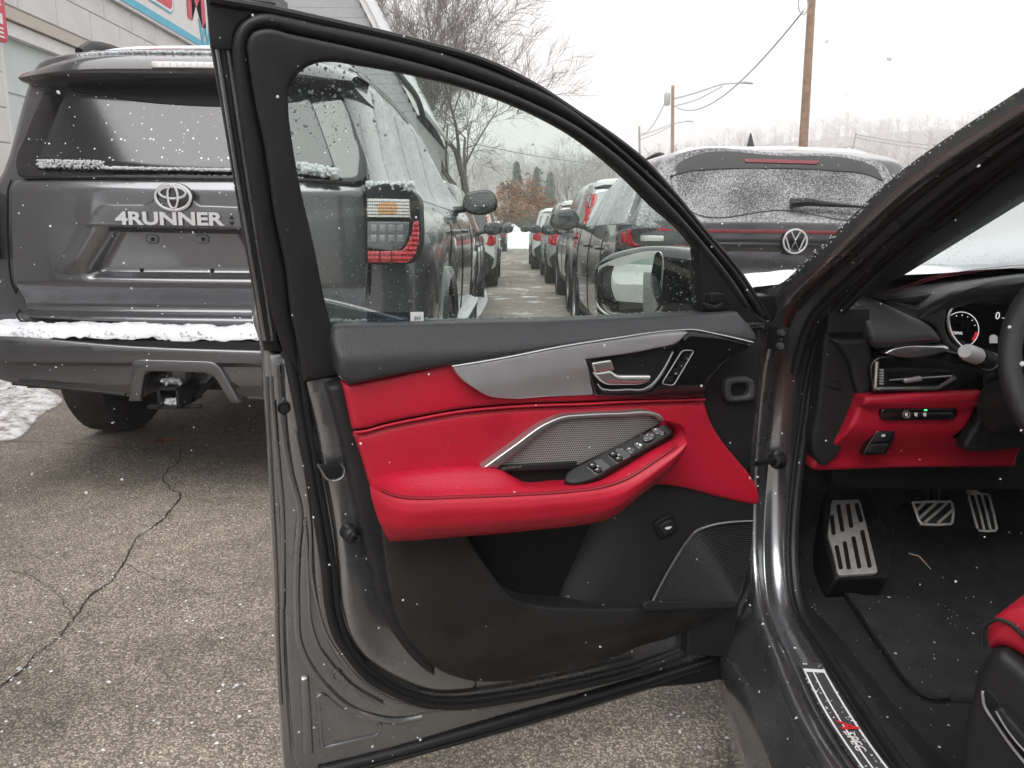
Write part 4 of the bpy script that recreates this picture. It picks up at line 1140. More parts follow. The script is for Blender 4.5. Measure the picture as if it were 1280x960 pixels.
# small red sign at the very left
rs = thing('wall_sign', (WX + 0.05, 6.6, 2.7), 'small red sign with white lettering at the left edge of the picture', 'sign')
ra, rb = SFp(10, 55), SFp(10, -2)
mk('board', *pad(SF, rrect(ra[0] - 0.5, (ra[1] + rb[1]) / 2 + 0.2, 1.0, abs(rb[1] - ra[1]) + 0.4, 0.05), 0.04, 0.04, 0.004, 0.5), MT['signred'], rs)
g = Geo()
for k in range(4): g.add(*text_fit('EIFL'[k], SF, ra[0] - 0.16, ra[1] + 0.03 + k * 0.115, 0.10, 0.085, 0.043, 0.002, bold=0.02))
g.obj('lettering', MT['signwhite'], rs)

# second building with the pale gable, further along
ann = thing('gable_building', (-6.0, 20.0, 0), 'grey sided gable roofed building with white trim beyond the white shop', 'building')
MT['siding'] = mat('grey_siding', (0.36, 0.37, 0.38), 0.7, var=0.05)
p0, p1 = at_y(462, 12, 17.5), at_y(528, 142, 17.5)
ex, ez = p1.x, p1.z
slope = (p0.z - p1.z) / (p1.x - p0.x)
rx_, rz_ = ex - 3.2, ez + 3.2 * slope
def gable_y(y): return [(ex - 0.12, y, 0), (ex - 0.12, y, ez - 0.1), (rx_, y, rz_ - 0.12), (2 * rx_ - ex + 0.12, y, ez - 0.1), (2 * rx_ - ex + 0.12, y, 0)]
V = gable_y(17.6) + gable_y(26.0)
aw = mk('wall', V, [(4, 3, 2, 1, 0), (5, 6, 7, 8, 9), (0, 1, 6, 5), (3, 4, 9, 8)], MT['siding'], ann, smooth=False)
for k in range(26):                              # lap boards of the gable end, each with its own edge
    z = 1.2 + k * 0.19
    t = (z - ez) / slope if z > ez else 0
    x1 = ex - 0.14 - max(0, t); x0 = 2 * rx_ - x1
    if x1 - x0 > 0.2: mk('lap_board', *box(((x0 + x1) / 2, 17.585, z), x1 - x0, 0.025, 0.182, Matrix.Rotation(R(4), 3, 'X')), MT['siding'], aw, smooth=False)
for s in (0, 1):
    a = Vector((ex, 17.45, ez)) if s == 0 else Vector((2 * rx_ - ex, 17.45, ez))
    b2 = Vector((rx_, 17.45, rz_))
    d = (b2 - a); L_ = d.length; ang = math.atan2(d.z, d.x)
    mk('rake_board', *box(a + d / 2, L_, 0.06, 0.20, Matrix.Rotation(-ang, 3, 'Y')), MT['fascia'], ann, smooth=False)
    mk('roof_slope', *box(a + d / 2 + Vector((0, 4.3, 0.14)), L_ + 0.3, 8.9, 0.08, Matrix.Rotation(-ang, 3, 'Y')), MT['snow'], ann, smooth=False)

# ================================================================== hills and trees
def hill_mat():
    return mat('bare_wood_hillside', (0.20, 0.175, 0.16), 0.95, var=0.45, vscale=0.06)
def hill(name, prof, y, depth, label, m):
    """Ridge through picture points at distance y."""
    P = [at_y(px, py, y) for px, py in spline(prof, False, 12)]
    rows = []
    for k in range(9):
        t = k / 8
        rows.append([Vector((p.x, y - depth * (1 - t) + 12 * noise.noise(Vector((p.x * .02, k, 0))), max(-0.5, (p.z) * (t ** 0.8)) + (1.6 * noise.noise(Vector((p.x * .25, k * 3.0, 1))) if k else 0))) for p in P])
    rows.append([Vector((p.x, y + 60, -1)) for p in P])
    o = mk(name, *loft(rows), m, sharp=180); o['kind'] = 'structure'
    return rows
MT['hill'] = hill_mat()
h1 = hill('hill', [(-400, 200), (200, 190), (500, 195), (640, 203), (760, 212), (900, 186), (980, 178), (1060, 170), (1130, 166), (1200, 166), (1300, 172), (1500, 180), (1800, 190)], 330, 140, '', MT['hill'])
h2 = hill('hill', [(-300, 230), (400, 226), (640, 232), (800, 232), (950, 222), (1050, 212), (1130, 205), (1220, 198), (1350, 205), (1700, 220)], 190, 70, '', MT['hill'])

def far_wood(rows, n, hmin, hmax, label, t0, seed):
    rnd = random.Random(seed); g = Geo(); m = len(rows[0])
    for _ in range(n):
        t = rnd.uniform(t0, 8.0); i = min(7, int(t)); j = rnd.uniform(0, m - 1.001); k = int(j)
        a = rows[i][k].lerp(rows[i][k + 1], j - k); b2 = rows[i + 1][k].lerp(rows[i + 1][k + 1], j - k)
        p = a.lerp(b2, t - i); h = rnd.uniform(hmin, hmax)
        h *= 0.75 + 0.5 * noise.noise(Vector((p.x * .05, p.y * .05, seed)))
        w_ = h * .012
        g.add([p + Vector((-w_, 0, 0)), p + Vector((w_, 0, 0)), p + Vector((w_ * .3, 0, h * .9)), p + Vector((-w_ * .3, 0, h * .9))], [(0, 1, 2, 3)])
        for q in range(13):
            an, z0 = rnd.uniform(0, 6.28), rnd.uniform(.22, .80)
            up = rnd.uniform(.35, 1.1); L_ = h * rnd.uniform(.18, .34) * (1.15 - .6 * abs(z0 - .45))
            d = Vector((math.cos(an), math.sin(an), up)).normalized() * L_
            b0 = p + Vector((0, 0, h * z0)); ww = h * rnd.uniform(.006, .012)
            g.add([b0 + Vector((-ww, 0, -ww)), b0 + Vector((ww, 0, ww)), b0 + d], [(0, 1, 2)])
            d2 = (d + Vector((rnd.gauss(0, .4), rnd.gauss(0, .4), rnd.gauss(0, .4))) * L_ * .6) * .6
            m_ = b0 + d * .5
            g.add([m_ + Vector((-ww, 0, 0)), m_ + Vector((ww, 0, 0)), m_ + d2], [(0, 1, 2)])
    o = g.obj('hillside_wood', MT['hill'], None, smooth=False); props(o, label, 'wood', kind='stuff')
far_wood(h1, 4200, 6.0, 12.0, 'hazy bare wood covering the far hill', 3.0, 3)
far_wood(h2, 2600, 4.5, 9.5, 'brownish bare wood on the nearer low rise', 2.0, 4)
MT['bark'] = mat('grey_brown_bark', (0.13, 0.11, 0.095), 0.9, var=0.3, vscale=10)
def bare_tree(name, base, height, seed, label, levels=5, spread=0.55, trunk_r=None, m='bark', kids=(3, 4), lean=(0, 0), leaves=None):
    rnd = random.Random(seed)
    t = thing(name, base, label, 'tree')
    gt, gc = Geo(), Geo()
    tips = []
    def grow(p, d, L_, r, lev):
        n = 4 if lev < 2 else 3
        P, rr = [p], [r]
        q = p.copy(); dd = d.copy()
        for i in range(n):
            dd = (dd + Vector((rnd.gauss(0, .12), rnd.gauss(0, .12), rnd.gauss(0.03, .08)))).normalized()
            q = q + dd * (L_ / n); P.append(q.copy()); rr.append(r * (1 - 0.45 * (i + 1) / n))
        (gt if lev == 0 else gc).add(*tube(P, rr, 7 if lev == 0 else (5 if lev < 3 else 3), cap=False))
        if lev >= levels: tips.append((P[-1], dd)); return
        k = rnd.randint(*kids) + (1 if lev == 0 else 0)
        for j in range(k):
            f = rnd.uniform(0.35, 1.0) if j else 1.0
            i = min(n - 1, int(f * n)); s = P[i].lerp(P[i + 1], f * n - i) if f < 1 else P[-1]
            ax_ = dd.orthogonal().normalized(); ax_.rotate(Matrix.Rotation(rnd.uniform(0, 6.28), 3, dd))
            nd = (dd + ax_ * rnd.uniform(spread * .6, spread * 1.5)).normalized()
            nd = (nd + Vector((0, 0, 0.10))).normalized()
            grow(s, nd, L_ * rnd.uniform(.60, .85), max(rr[i] * rnd.uniform(.45, .66), 0.006), lev + 1)
    grow(Vector(base), Vector((lean[0], lean[1], 1)).normalized(), height * 0.30, trunk_r or height * 0.028, 0)
    gt.obj('trunk', MT[m], t); gc.obj('crown', MT[m], t)
    if leaves:
        g = Geo()
        for p, dd in tips:
            for _ in range(leaves[1]):
                c = p + Vector((rnd.gauss(0, .10), rnd.gauss(0, .10), rnd.gauss(0, .10)))
                a, b2 = Vector((rnd.gauss(0, 1), rnd.gauss(0, 1), rnd.gauss(0, 1))).normalized() * leaves[2], Vector((rnd.gauss(0, 1), rnd.gauss(0, 1), rnd.gauss(0, 1))).normalized() * leaves[2] * .6
                g.add([c - a, c + b2, c + a, c - b2], [(0, 1, 2, 3)])
        g.obj('dry_leaves', MT[leaves[0]], t, smooth=False)
    return t
MT['rust'] = mat('rusty_dry_leaves', (0.28, 0.13, 0.06), 0.9, var=0.3, vscale=2)
tb = at_y(596, 275, 24); bare_tree('bare_tree', (tb.x, 24, 0), 11.5, 11, 'big bare deciduous tree standing over the left row of cars', 6, 0.66, 0.17, kids=(4, 5))
tb = at_y(540, 275, 31); bare_tree('bare_tree', (tb.x, 31, 0), 12.5, 5, 'second bare tree, behind the gable roof, partly hidden by the first', 6, 0.6, 0.16, kids=(3, 4))
tb = at_y(622, 275, 36); bare_tree('oak_tree', (tb.x, 36, 0), 4.6, 8, 'small tree with rust brown dry leaves beyond the parked cars', 5, 0.6, 0.10, kids=(3, 4), leaves=('rust', 5, 0.075))
tb = at_y(712, 275, 60); bare_tree('bare_tree', (tb.x, 60, 0), 8.5, 21, 'rounded grey bare tree above the silver cars at the far end', 6, 0.7, 0.15, kids=(2, 4))
tb = at_y(748, 275, 66); bare_tree('bare_tree', (tb.x, 66, 0), 8.0, 23, 'hazy bare tree just left of the lamp post', 6, 0.7, 0.15, kids=(2, 4))
for i, (px, hgt, lab) in enumerate(((1155, 15, 'bare brownish tree on the right, left one of the pair before the hill'), (1195, 17, 'bare brownish tree at far right beside the windscreen pillar'))):
    tb = at_y(px, 275, 95); bare_tree('bare_tree', (tb.x, 95, 0), hgt, 40 + i, lab, 6, 0.65, 0.25, kids=(2, 4))
MT['needle'] = mat('spruce_needles', (0.045, 0.065, 0.045), 0.9, var=0.4, vscale=3)
def conifer(base, h, r, seed, label):
    rnd = random.Random(seed); t = thing('conifer', base, label, 'tree', 'conifers beyond the lot')
    B = Vector(base); mk('trunk', *tube([B, B + Vector((0, 0, h))], [0.16, 0.02], 6), MT['bark'], t)
    g = Geo()
    for k in range(34):
        z = h * (0.08 + 0.90 * k / 34); rr = r * (1 - z / h) ** 0.85 + 0.1
        for j in range(9):
            a = rnd.uniform(0, 6.28); d = Vector((math.cos(a), math.sin(a), -0.25)); L_ = rr * rnd.uniform(.7, 1.15)
            s = Vector((-d.y, d.x, 0)) * (0.16 + 0.12 * L_)
            p = B + Vector((0, 0, z))
            for q in range(4):
                c = p + d * L_ * (0.25 + 0.22 * q) + Vector((rnd.gauss(0, .05), rnd.gauss(0, .05), rnd.gauss(0, .06)))
                w_ = s * (1.05 - 0.22 * q)
                g.add([c - w_, c + d * L_ * .30 + Vector((0, 0, -.12)), c + w_, c + Vector((0, 0, .12))], [(0, 1, 2), (0, 2, 3)])
    g.obj('crown', MT['needle'], t, smooth=False)
for px, py, y, r_, lab in ((646, 200, 62, 1.5, 'dark conifer left of the other two, over the snow bank'), (671, 208, 64, 1.4, 'dark conifer in the middle over the snow bank'), (688, 214, 70, 1.5, 'small hazy conifer right of the other two')):
    p = at_y(px, py, y); conifer((p.x, y, 0), p.z, r_, px, lab)

# ================================================================== poles, lamps and wires
MT['wood'] = mat('weathered_pole_wood', (0.24, 0.15, 0.09), 0.85, var=0.35, vscale=6, bump=0.3, bscale=40, bdist=0.01)
MT['galv'] = mat('galvanised_metal', (0.38, 0.39, 0.40), 0.5, 0.5)
def pole(px0, py0, px1, y, r, label, arm=None, top=None):
    b2 = at_y(px0, py0, y); t_ = at_y(px1[0], px1[1], y)
    d = (t_ - b2) / (t_.z - b2.z); foot = b2 - d * b2.z; foot.z = 0
    root = thing('utility_pole', (foot.x, y, 0), label, 'pole')
    mk('shaft', *tube([foot, (foot + t_) / 2, t_], [r, r * .85, r * .7], 12), MT['wood'], root)
    return root, foot, t_
p1r, f1, t1 = pole(1004, 182, (1017, -40), 24, 0.15, 'tall brown wooden utility pole rising behind the dark car at right')
mk('cross_arm', *box(t1 - Vector((0, 0, 0.25)), 2.2, 0.12, 0.14), MT['wood'], p1r, smooth=False)
coil = [at_y(1004 + 6 * math.cos(a), 6 + 12 * math.sin(a), 23.8) for a in np.linspace(0, 6.28, 24, endpoint=False)]
mk('cable_coil', *tube(coil, 0.018, 6, closed=True), MT['galv'], p1r)
p2r, f2, t2 = pole(840.5, 180, (841, 107), 58, 0.16, 'wooden street light pole with a long arm, left of the tall pole')
def lamp_arm(root, pts, y, r=0.05):
    P = spline3([at_y(a, b2, y) for a, b2 in pts[0]], 14); mk('lamp_arm', *tube(P, r, 6), MT['galv'], root)
    Q = spline3([at_y(a, b2, y) for a, b2 in pts[1]], 10); mk('arm_brace', *tube(Q, r * .8, 6), MT['galv'], root)
    e = P[-1]; mk('lamp_head', *tube([e + Vector((-.1, 0, 0)), e + Vector((.35, 0, 0.06)), e + Vector((.9, 0, 0)), e + Vector((1.0, 0, -.02))], [.05, .16, .14, .04], 8, squash=(Vector((0, 0, 1)), 0.6)), MT['galv'], root)
lamp_arm(p2r, ([(841, 124), (870, 116), (905, 105), (924, 104)], [(841, 133), (870, 125), (903, 108)]), 58)
mk('transformer', *lathe([(0.01, .45), (.2, .42), (.22, .35), (.22, -.35), (.18, -.42), (.01, -.45)], at_y(834, 124, 57.7), (0, 0, 1), 12), MT['galv'], p2r)
p3r, f3, t3 = pole(799.5, 185, (799, 158), 92, 0.16, 'distant street light pole, leftmost of the three')
lamp_arm(p3r, ([(800, 170), (822, 162), (845, 154), (856, 152)], [(800, 175), (822, 166), (840, 157)]), 92, 0.06)
p4r, f4, t4 = pole(1064, 196, (1070, 166), 110, 0.14, 'small leaning utility pole in front of the hazy hill')
mk('cross_arm', *tube([at_y(1039, 186, 110), at_y(1065, 182, 110), at_y(1088, 189, 110)], 0.10, 6), MT['galv'], p4r)
MT['wire'] = mat('black_cable', (0.10, 0.10, 0.105), 0.6)
def wire(a, b2, sag, r, label):
    P = [a.lerp(b2, t) - Vector((0, 0, sag * 4 * t * (1 - t))) for t in np.linspace(0, 1, 24)]
    props(mk('overhead_wire', *tube(P, r, 5), MT['wire']), label, 'wire', 'overhead wires')
wire(at_y(1004, 14, 24), at_y(841, 131, 58), 1.3, 0.022, 'thick overhead cable sagging from the tall pole to the street light pole')
wire(at_y(834, 122, 58), at_y(799, 166, 92), 0.9, 0.03, 'cable between the two street light poles')
wire(at_y(1070, 168, 110), at_y(1290, 182, 110), 0.8, 0.05, 'upper wire running right from the small leaning pole')
wire(at_y(1070, 172, 110), at_y(1290, 188, 110), 0.8, 0.05, 'lower wire running right from the small leaning pole')
wire(at_y(520, 160, 40), at_y(800, 204, 70), 0.6, 0.02, 'wire crossing behind the door window above the conifers')

# low brick building far right, seen past the dark car's roof
bb = thing('brick_building', (26, 56, 0), 'low orange brown building with snowy flat roof beyond the dark car at right', 'building')
q0, q1 = at_y(1096, 245, 52), at_y(1190, 222, 52)
MT['brick'] = mat('orange_brick', (0.42, 0.21, 0.14), 0.85, var=0.12, vscale=2)
mk('wall', *box(((q0.x + q1.x) / 2 + 3, 56, q1.z / 2), q1.x - q0.x + 6, 8, q1.z), MT['brick'], bb, smooth=False)
mk('roof', *box(((q0.x + q1.x) / 2 + 3, 56, q1.z + 0.12), q1.x - q0.x + 6.6, 8.6, 0.25), MT['snow'], bb, smooth=False)
g = Geo()
for k in range(4):
    wdw = mk('window', *box((q0.x + 1.3 + k * 2.4, 51.97, q1.z * 0.55), 1.3, 0.08, 1.1), MT['fascia'], bb, smooth=False)
    mk('pane', *box((q0.x + 1.3 + k * 2.4, 51.92, q1.z * 0.55), 1.12, 0.04, 0.92), MT['gloss'], wdw, smooth=False)
# ================================================================== parked cars
MT['tyre'] = mat('tyre_rubber', (0.02, 0.02, 0.021), 0.8, bump=0.3, bscale=60, bdist=0.004)
MT['rim'] = mat('alloy_rim', (0.32, 0.32, 0.33), 0.35, 0.8)
MT['darkglass'] = mat('privacy_glass', (0.022, 0.023, 0.024), 0.10, spec=0.5, coat=0.2, speck=(80, 0.26, 0.30))
MT['carglass'] = mat('car_window_dark', (0.03, 0.035, 0.035), 0.05, spec=1.0, coat=0.6, speck=(30, 0.1, 0.25))
MT['lampred'] = mat('red_lamp_lens', (0.45, 0.01, 0.02), 0.15, coat=0.6)
MT['lampclear'] = mat('clear_lamp_lens', (0.62, 0.60, 0.57), 0.15, 0.3, coat=0.6)
MT['lampamber'] = mat('amber_bulb', (0.75, 0.25, 0.06), 0.3)
MT['lampdark'] = mat('smoked_lamp', (0.10, 0.105, 0.11), 0.15, coat=0.8)
MT['runner'] = mat('charcoal_metallic_paint', (0.105, 0.105, 0.112), 0.24, 0.65, var=0.08, vscale=2, coat=0.9, rvar=0.04, speck=(48, 0.10, 0.22))
MT['vwpaint'] = mat('dark_grey_paint', (0.060, 0.060, 0.064), 0.25, 0.5, var=0.1, vscale=2, coat=0.9, speck=(40, 0.14, 0.25))
def frosted(name, col, cover, scale=55.0, rough=0.3, metal=0.0):
    """Paint or dark glass with a dusting of snow grains over it."""
    m = bpy.data.materials.new(name); m.use_nodes = True
    N, L = m.node_tree.nodes, m.node_tree.links; b = N['Principled BSDF']
    tc = N.new('ShaderNodeTexCoord')
    n1 = N.new('ShaderNodeTexNoise'); n1.inputs['Scale'].default_value = scale; n1.inputs['Detail'].default_value = 5; n1.inputs['Roughness'].default_value = 0.75
    n2 = N.new('ShaderNodeTexNoise'); n2.inputs['Scale'].default_value = 3.0; n2.inputs['Detail'].default_value = 3
    L.new(tc.outputs['Object'], n1.inputs['Vector']); L.new(tc.outputs['Object'], n2.inputs['Vector'])
    ad = N.new('ShaderNodeMath'); ad.operation = 'MULTIPLY_ADD'; ad.inputs[1].default_value = 0.35; L.new(n2.outputs['Fac'], ad.inputs[0]); L.new(n1.outputs['Fac'], ad.inputs[2])
    mr = N.new('ShaderNodeMapRange'); mr.inputs['From Min'].default_value = 0.72 - cover; mr.inputs['From Max'].default_value = 1.22 - cover
    L.new(ad.outputs[0], mr.inputs['Value'])
    mx = N.new('ShaderNodeMix'); mx.data_type = 'RGBA'; mx.inputs[6].default_value = (*col, 1); mx.inputs[7].default_value = (0.80, 0.81, 0.83, 1)
    L.new(mr.outputs[0], mx.inputs[0]); L.new(mx.outputs[2], b.inputs['Base Color'])
    r = N.new('ShaderNodeMapRange'); r.inputs['To Min'].default_value = rough; r.inputs['To Max'].default_value = 0.9; L.new(mr.outputs[0], r.inputs['Value']); L.new(r.outputs[0], b.inputs['Roughness'])
    b.inputs['Metallic'].default_value = metal
    return m
MT['frostglass'] = frosted('snow_dusted_glass', (0.03, 0.032, 0.034), 0.12, 130, rough=0.08)
MT['frostpaint'] = frosted('snow_dusted_paint', (0.055, 0.055, 0.06), 0.14, 95, rough=0.25)
MT['redstrip'] = mat('red_light_strip', (.15, .012, .018), .3, coat=.3)
MT['frostside'] = frosted('icy_side_glass', (0.05, 0.06, 0.06), 0.34, 30, rough=0.1)

def car_body(spec):
    """Cage of a car from stations; local x right, y forward from the rear bumper, z up. Returns evaluated mesh data."""
    L_, W, H = spec['L'], spec['W'] / 2, spec['H']
    hood, belt = spec['hood'], spec['belt']
    wr, yr, yf = spec['wheel'], spec['yr'], spec['yf']
    ra = wr * 1.22
    ys = [0.0, 0.05, 0.22, max(0.4, yr - ra - .12)]
    for yc in (yr, yf): ys += [yc - ra, yc - ra * .92, yc - ra * .6, yc, yc + ra * .6, yc + ra * .92, yc + ra]
    ys += [(yr + yf) / 2 - .3, (yr + yf) / 2 + .3, spec['ws0'], spec['ws1'], (spec['ws0'] + spec['ws1']) / 2, L_ - .35, L_ - .12, L_ - 0.03, L_]
    ys = sorted(set(round(y, 3) for y in ys))
    keep = [ys[0]]
    for y in ys[1:]:
        if y - keep[-1] > 0.018: keep.append(y)
    ys = keep
    tz = spec.get('topz') or [(0, H - .10), (.22, H - .03), (L_ * .30, H), (spec['ws0'] - .35, H - .015), (spec['ws0'], H - .06), (spec['ws1'], hood + .02), (L_ - .8, hood - .05), (L_ - .3, hood - .14), (L_ - .1, hood - .24), (L_, hood - .33)]
    tx, tzv = zip(*tz)
    hx, hv = zip(*[(0, .90), (.05, .945), (.25, .985), (.8, 1.0), (L_ - 1.0, 1.0), (L_ - .4, .95), (L_ - .12, .84), (L_, .70)])
    rings = []
    for y in ys:
        zt = float(np.interp(y, tx, tzv)); hw = W * float(np.interp(y, hx, hv))
        inhood = smooth01((y - spec['ws0']) / (spec['ws1'] - spec['ws0']))
        zb = spec.get('zb', .34)
        for yc in (yr, yf):
            d = abs(y - yc) / ra
            if d < 1.0: zb = max(zb, wr + ra * math.sqrt(max(0.0, 1 - d * d)) * 0.98)
        zbelt = min(belt, zt - .045)
        tw = hw * ((spec.get('tumble', .76)) * (1 - inhood) + .90 * inhood)
        mid = zb + (zbelt - zb) * .55
        lean = spec['lean'] * smooth01((0.9 - y) / 0.7)
        fl = smooth01((y - L_ + .5) / .5)
        bf = .945 * (1 - inhood) * spec.get('beltf', 1.0) / 1.0 + .945 * inhood if 'beltf' in spec else .945
        pts = [(0, zb), (hw * .80, zb), (hw * .955, zb + .02), (hw * .985, min(zb + .10, mid)), (hw * 1.0, mid), (hw * .995, mid + (zbelt - mid) * .5), (hw * .965, zbelt - .015), (hw * bf, zbelt + .015),
               (hw * bf + (tw - hw * bf) * .55, zbelt + (zt - zbelt) * .55), (tw * 1.0, zt - (zt - zbelt) * .10), (tw * .93, zt - .008), (tw * .5, zt + .012), (0, zt + .02)]
        ring = []
        for x, z in pts:
            yy = y + lean * max(0, z - belt) + 0.05 * max(0, (x / W) ** 2) * smooth01((.4 - y) / .4)
            if y < .1: yy += 0.03 * smooth01((.62 - z) / .3) * 0
            ring.append((x, yy, z))
        rings.append(ring)
    n = len(rings[0]); V, F = [], []
    for r in rings: V += r
    base = len(V); idx = {}
    def mir(i):
        if abs(V[i][0]) < 1e-9: return i
        if i not in idx: idx[i] = len(V); V.append((-V[i][0], V[i][1], V[i][2]))
        return idx[i]
    for i in range(len(rings) - 1):
        for k in range(n - 1):
            a, b2, c, d = i*n + k, i*n + k + 1, (i+1)*n + k + 1, (i+1)*n + k
            F.append((a, d, c, b2)); F.append((mir(b2), mir(c), mir(d), mir(a)))
    for i, rev in ((0, False), (len(rings) - 1, True)):
        for k in range(n - 1):
            a, b2 = i*n + k, i*n + k + 1
            f = [a, b2, mir(b2), mir(a)]; f = list(dict.fromkeys(f))
            F.append(tuple(f[::-1] if rev else f))
    me = bpy.data.meshes.new('cage'); me.from_pydata(V, [], F)
    o = bpy.data.objects.new('cage', me); COL.objects.link(o)
    sm = o.modifiers.new('s', 'SUBSURF'); sm.levels = sm.render_levels = 2
    dg = bpy.context.evaluated_depsgraph_get(); ev = o.evaluated_get(dg); m2 = ev.to_mesh()
    VV = [tuple(v.co) for v in m2.vertices]; FF = [tuple(p.vertices) for p in m2.polygons]
    ev.to_mesh_clear(); bpy.data.objects.remove(o); bpy.data.meshes.remove(me)
    return VV, FF

SIDE_R = Frame((0, 0, 0), (0, 1, 0), (0, 0, 1))         # w = +x
SIDE_L = Frame((0, 0, 0), (0, -1, 0), (0, 0, 1))        # w = -x (u = -y)
REAR = Frame((0, 0, 0), (1, 0, 0), (0, 0, 1))           # w = -y
FRONT = Frame((0, 0, 0), (-1, 0, 0), (0, 0, 1))         # w = +y
TOPF = Frame((0, 0, 0), (1, 0, 0), (0, 1, 0))           # w = +z
def conform(bvh, fr, outline, off=0.004, depth=0.02, bevel=0.003, res=0.06, **k):
    def wf(u, v):
        o = fr.P(u, v, 9.0)
        h = bvh.ray_cast(o, -fr.w)
        return (h[0] - fr.o).dot(fr.w) + off if h[0] is not None else wf.last
    wf.last = 0.0
    P = np.array(outline); c = P.mean(0)
    wf.last = 0.0
    wf.last = wf(float(c[0]), float(c[1]))
    return pad(fr, outline, 0.0, depth, bevel, res, wf=wf, **k)

def wheel(parent, x, y, r, wd=0.24, side=1, simple=False):
    ax_ = Vector((side, 0, 0)); c = Vector((x, y, r))
    w_ = mk('wheel', *lathe([(r * .70, wd * .5), (r * .93, wd * .5), (r * .99, wd * .40), (r, wd * .2), (r, -wd * .2), (r * .99, -wd * .4), (r * .93, -wd * .5), (r * .5, -wd * .5)], c, ax_, 36), MT['tyre'], parent, local=True)
    g = Geo(); g.add(*lathe([(r * .70, wd * .46), (r * .66, wd * .40), (r * .64, wd * .1)], c, ax_, 36))
    g.add(*lathe([(0.001, wd * .40), (r * .14, wd * .40), (r * .16, wd * .30), (r * .2, wd * .2)], c, ax_, 16))
    for k in range(5):
        a = k * 2 * math.pi / 5
        d = Vector((0, math.cos(a), math.sin(a))); t = Vector((0, -math.sin(a), math.cos(a)))
        g.add([c + d * r * .12 + t * r * .07 + ax_ * wd * .38, c + d * r * .12 - t * r * .07 + ax_ * wd * .38, c + d * r * .66 - t * r * .10 + ax_ * wd * .36, c + d * r * .66 + t * r * .10 + ax_ * wd * .36,
               c + d * r * .12 + t * r * .07 + ax_ * wd * .2, c + d * r * .12 - t * r * .07 + ax_ * wd * .2, c + d * r * .66 - t * r * .10 + ax_ * wd * .2, c + d * r * .66 + t * r * .10 + ax_ * wd * .2],
              [(0, 1, 2, 3), (0, 4, 5, 1), (1, 5, 6, 2), (3, 2, 6, 7), (0, 3, 7, 4)])
    g.obj('rim', MT['rim'], w_, local=True)
    return w_

def mirror_part(root, x, y, z, side, m, s=1.0):
    """Door mirror of a parked car: shaped housing on an arm, glass facing back."""
    o = Vector((x, y, z))
    fr = Frame(o, (side, 0, 0) if side > 0 else (1, 0, 0), (0, 0, 1))
    c = 0.13 * s * side
    out = [(c + a * s, b2 * s) for a, b2 in spline([(-.13, -.06), (-.11, .06), (-.02, .09), (.09, .085), (.13, .04), (.12, -.06), (.06, -.09), (-.07, -.09)], True, .02)]
    h = mk('mirror', *pad(fr, out, 0.0, 0.14, 0.03, 0.03, back=True, flat_back=-0.12), m, root, local=True, sharp=80)
    ing = [(c + a * s, b2 * s) for a, b2 in spline([(-.11, -.05), (-.09, .05), (-.02, .075), (.08, .07), (.11, .03), (.10, -.055), (.05, -.075), (-.06, -.075)], True, .02)]
    mk('mirror_glass', *pad(fr, ing, 0.003, 0.01, 0.002, 0.05), MT['carglass'], h, local=True)
    mk('mirror_arm', *tube([o + Vector((-0.10 * side, 0.05, -0.07)), o + Vector((0.02 * side, 0.06, -0.05))], [.03, .025], 8), MT['rubber'], h, local=True)
    return h

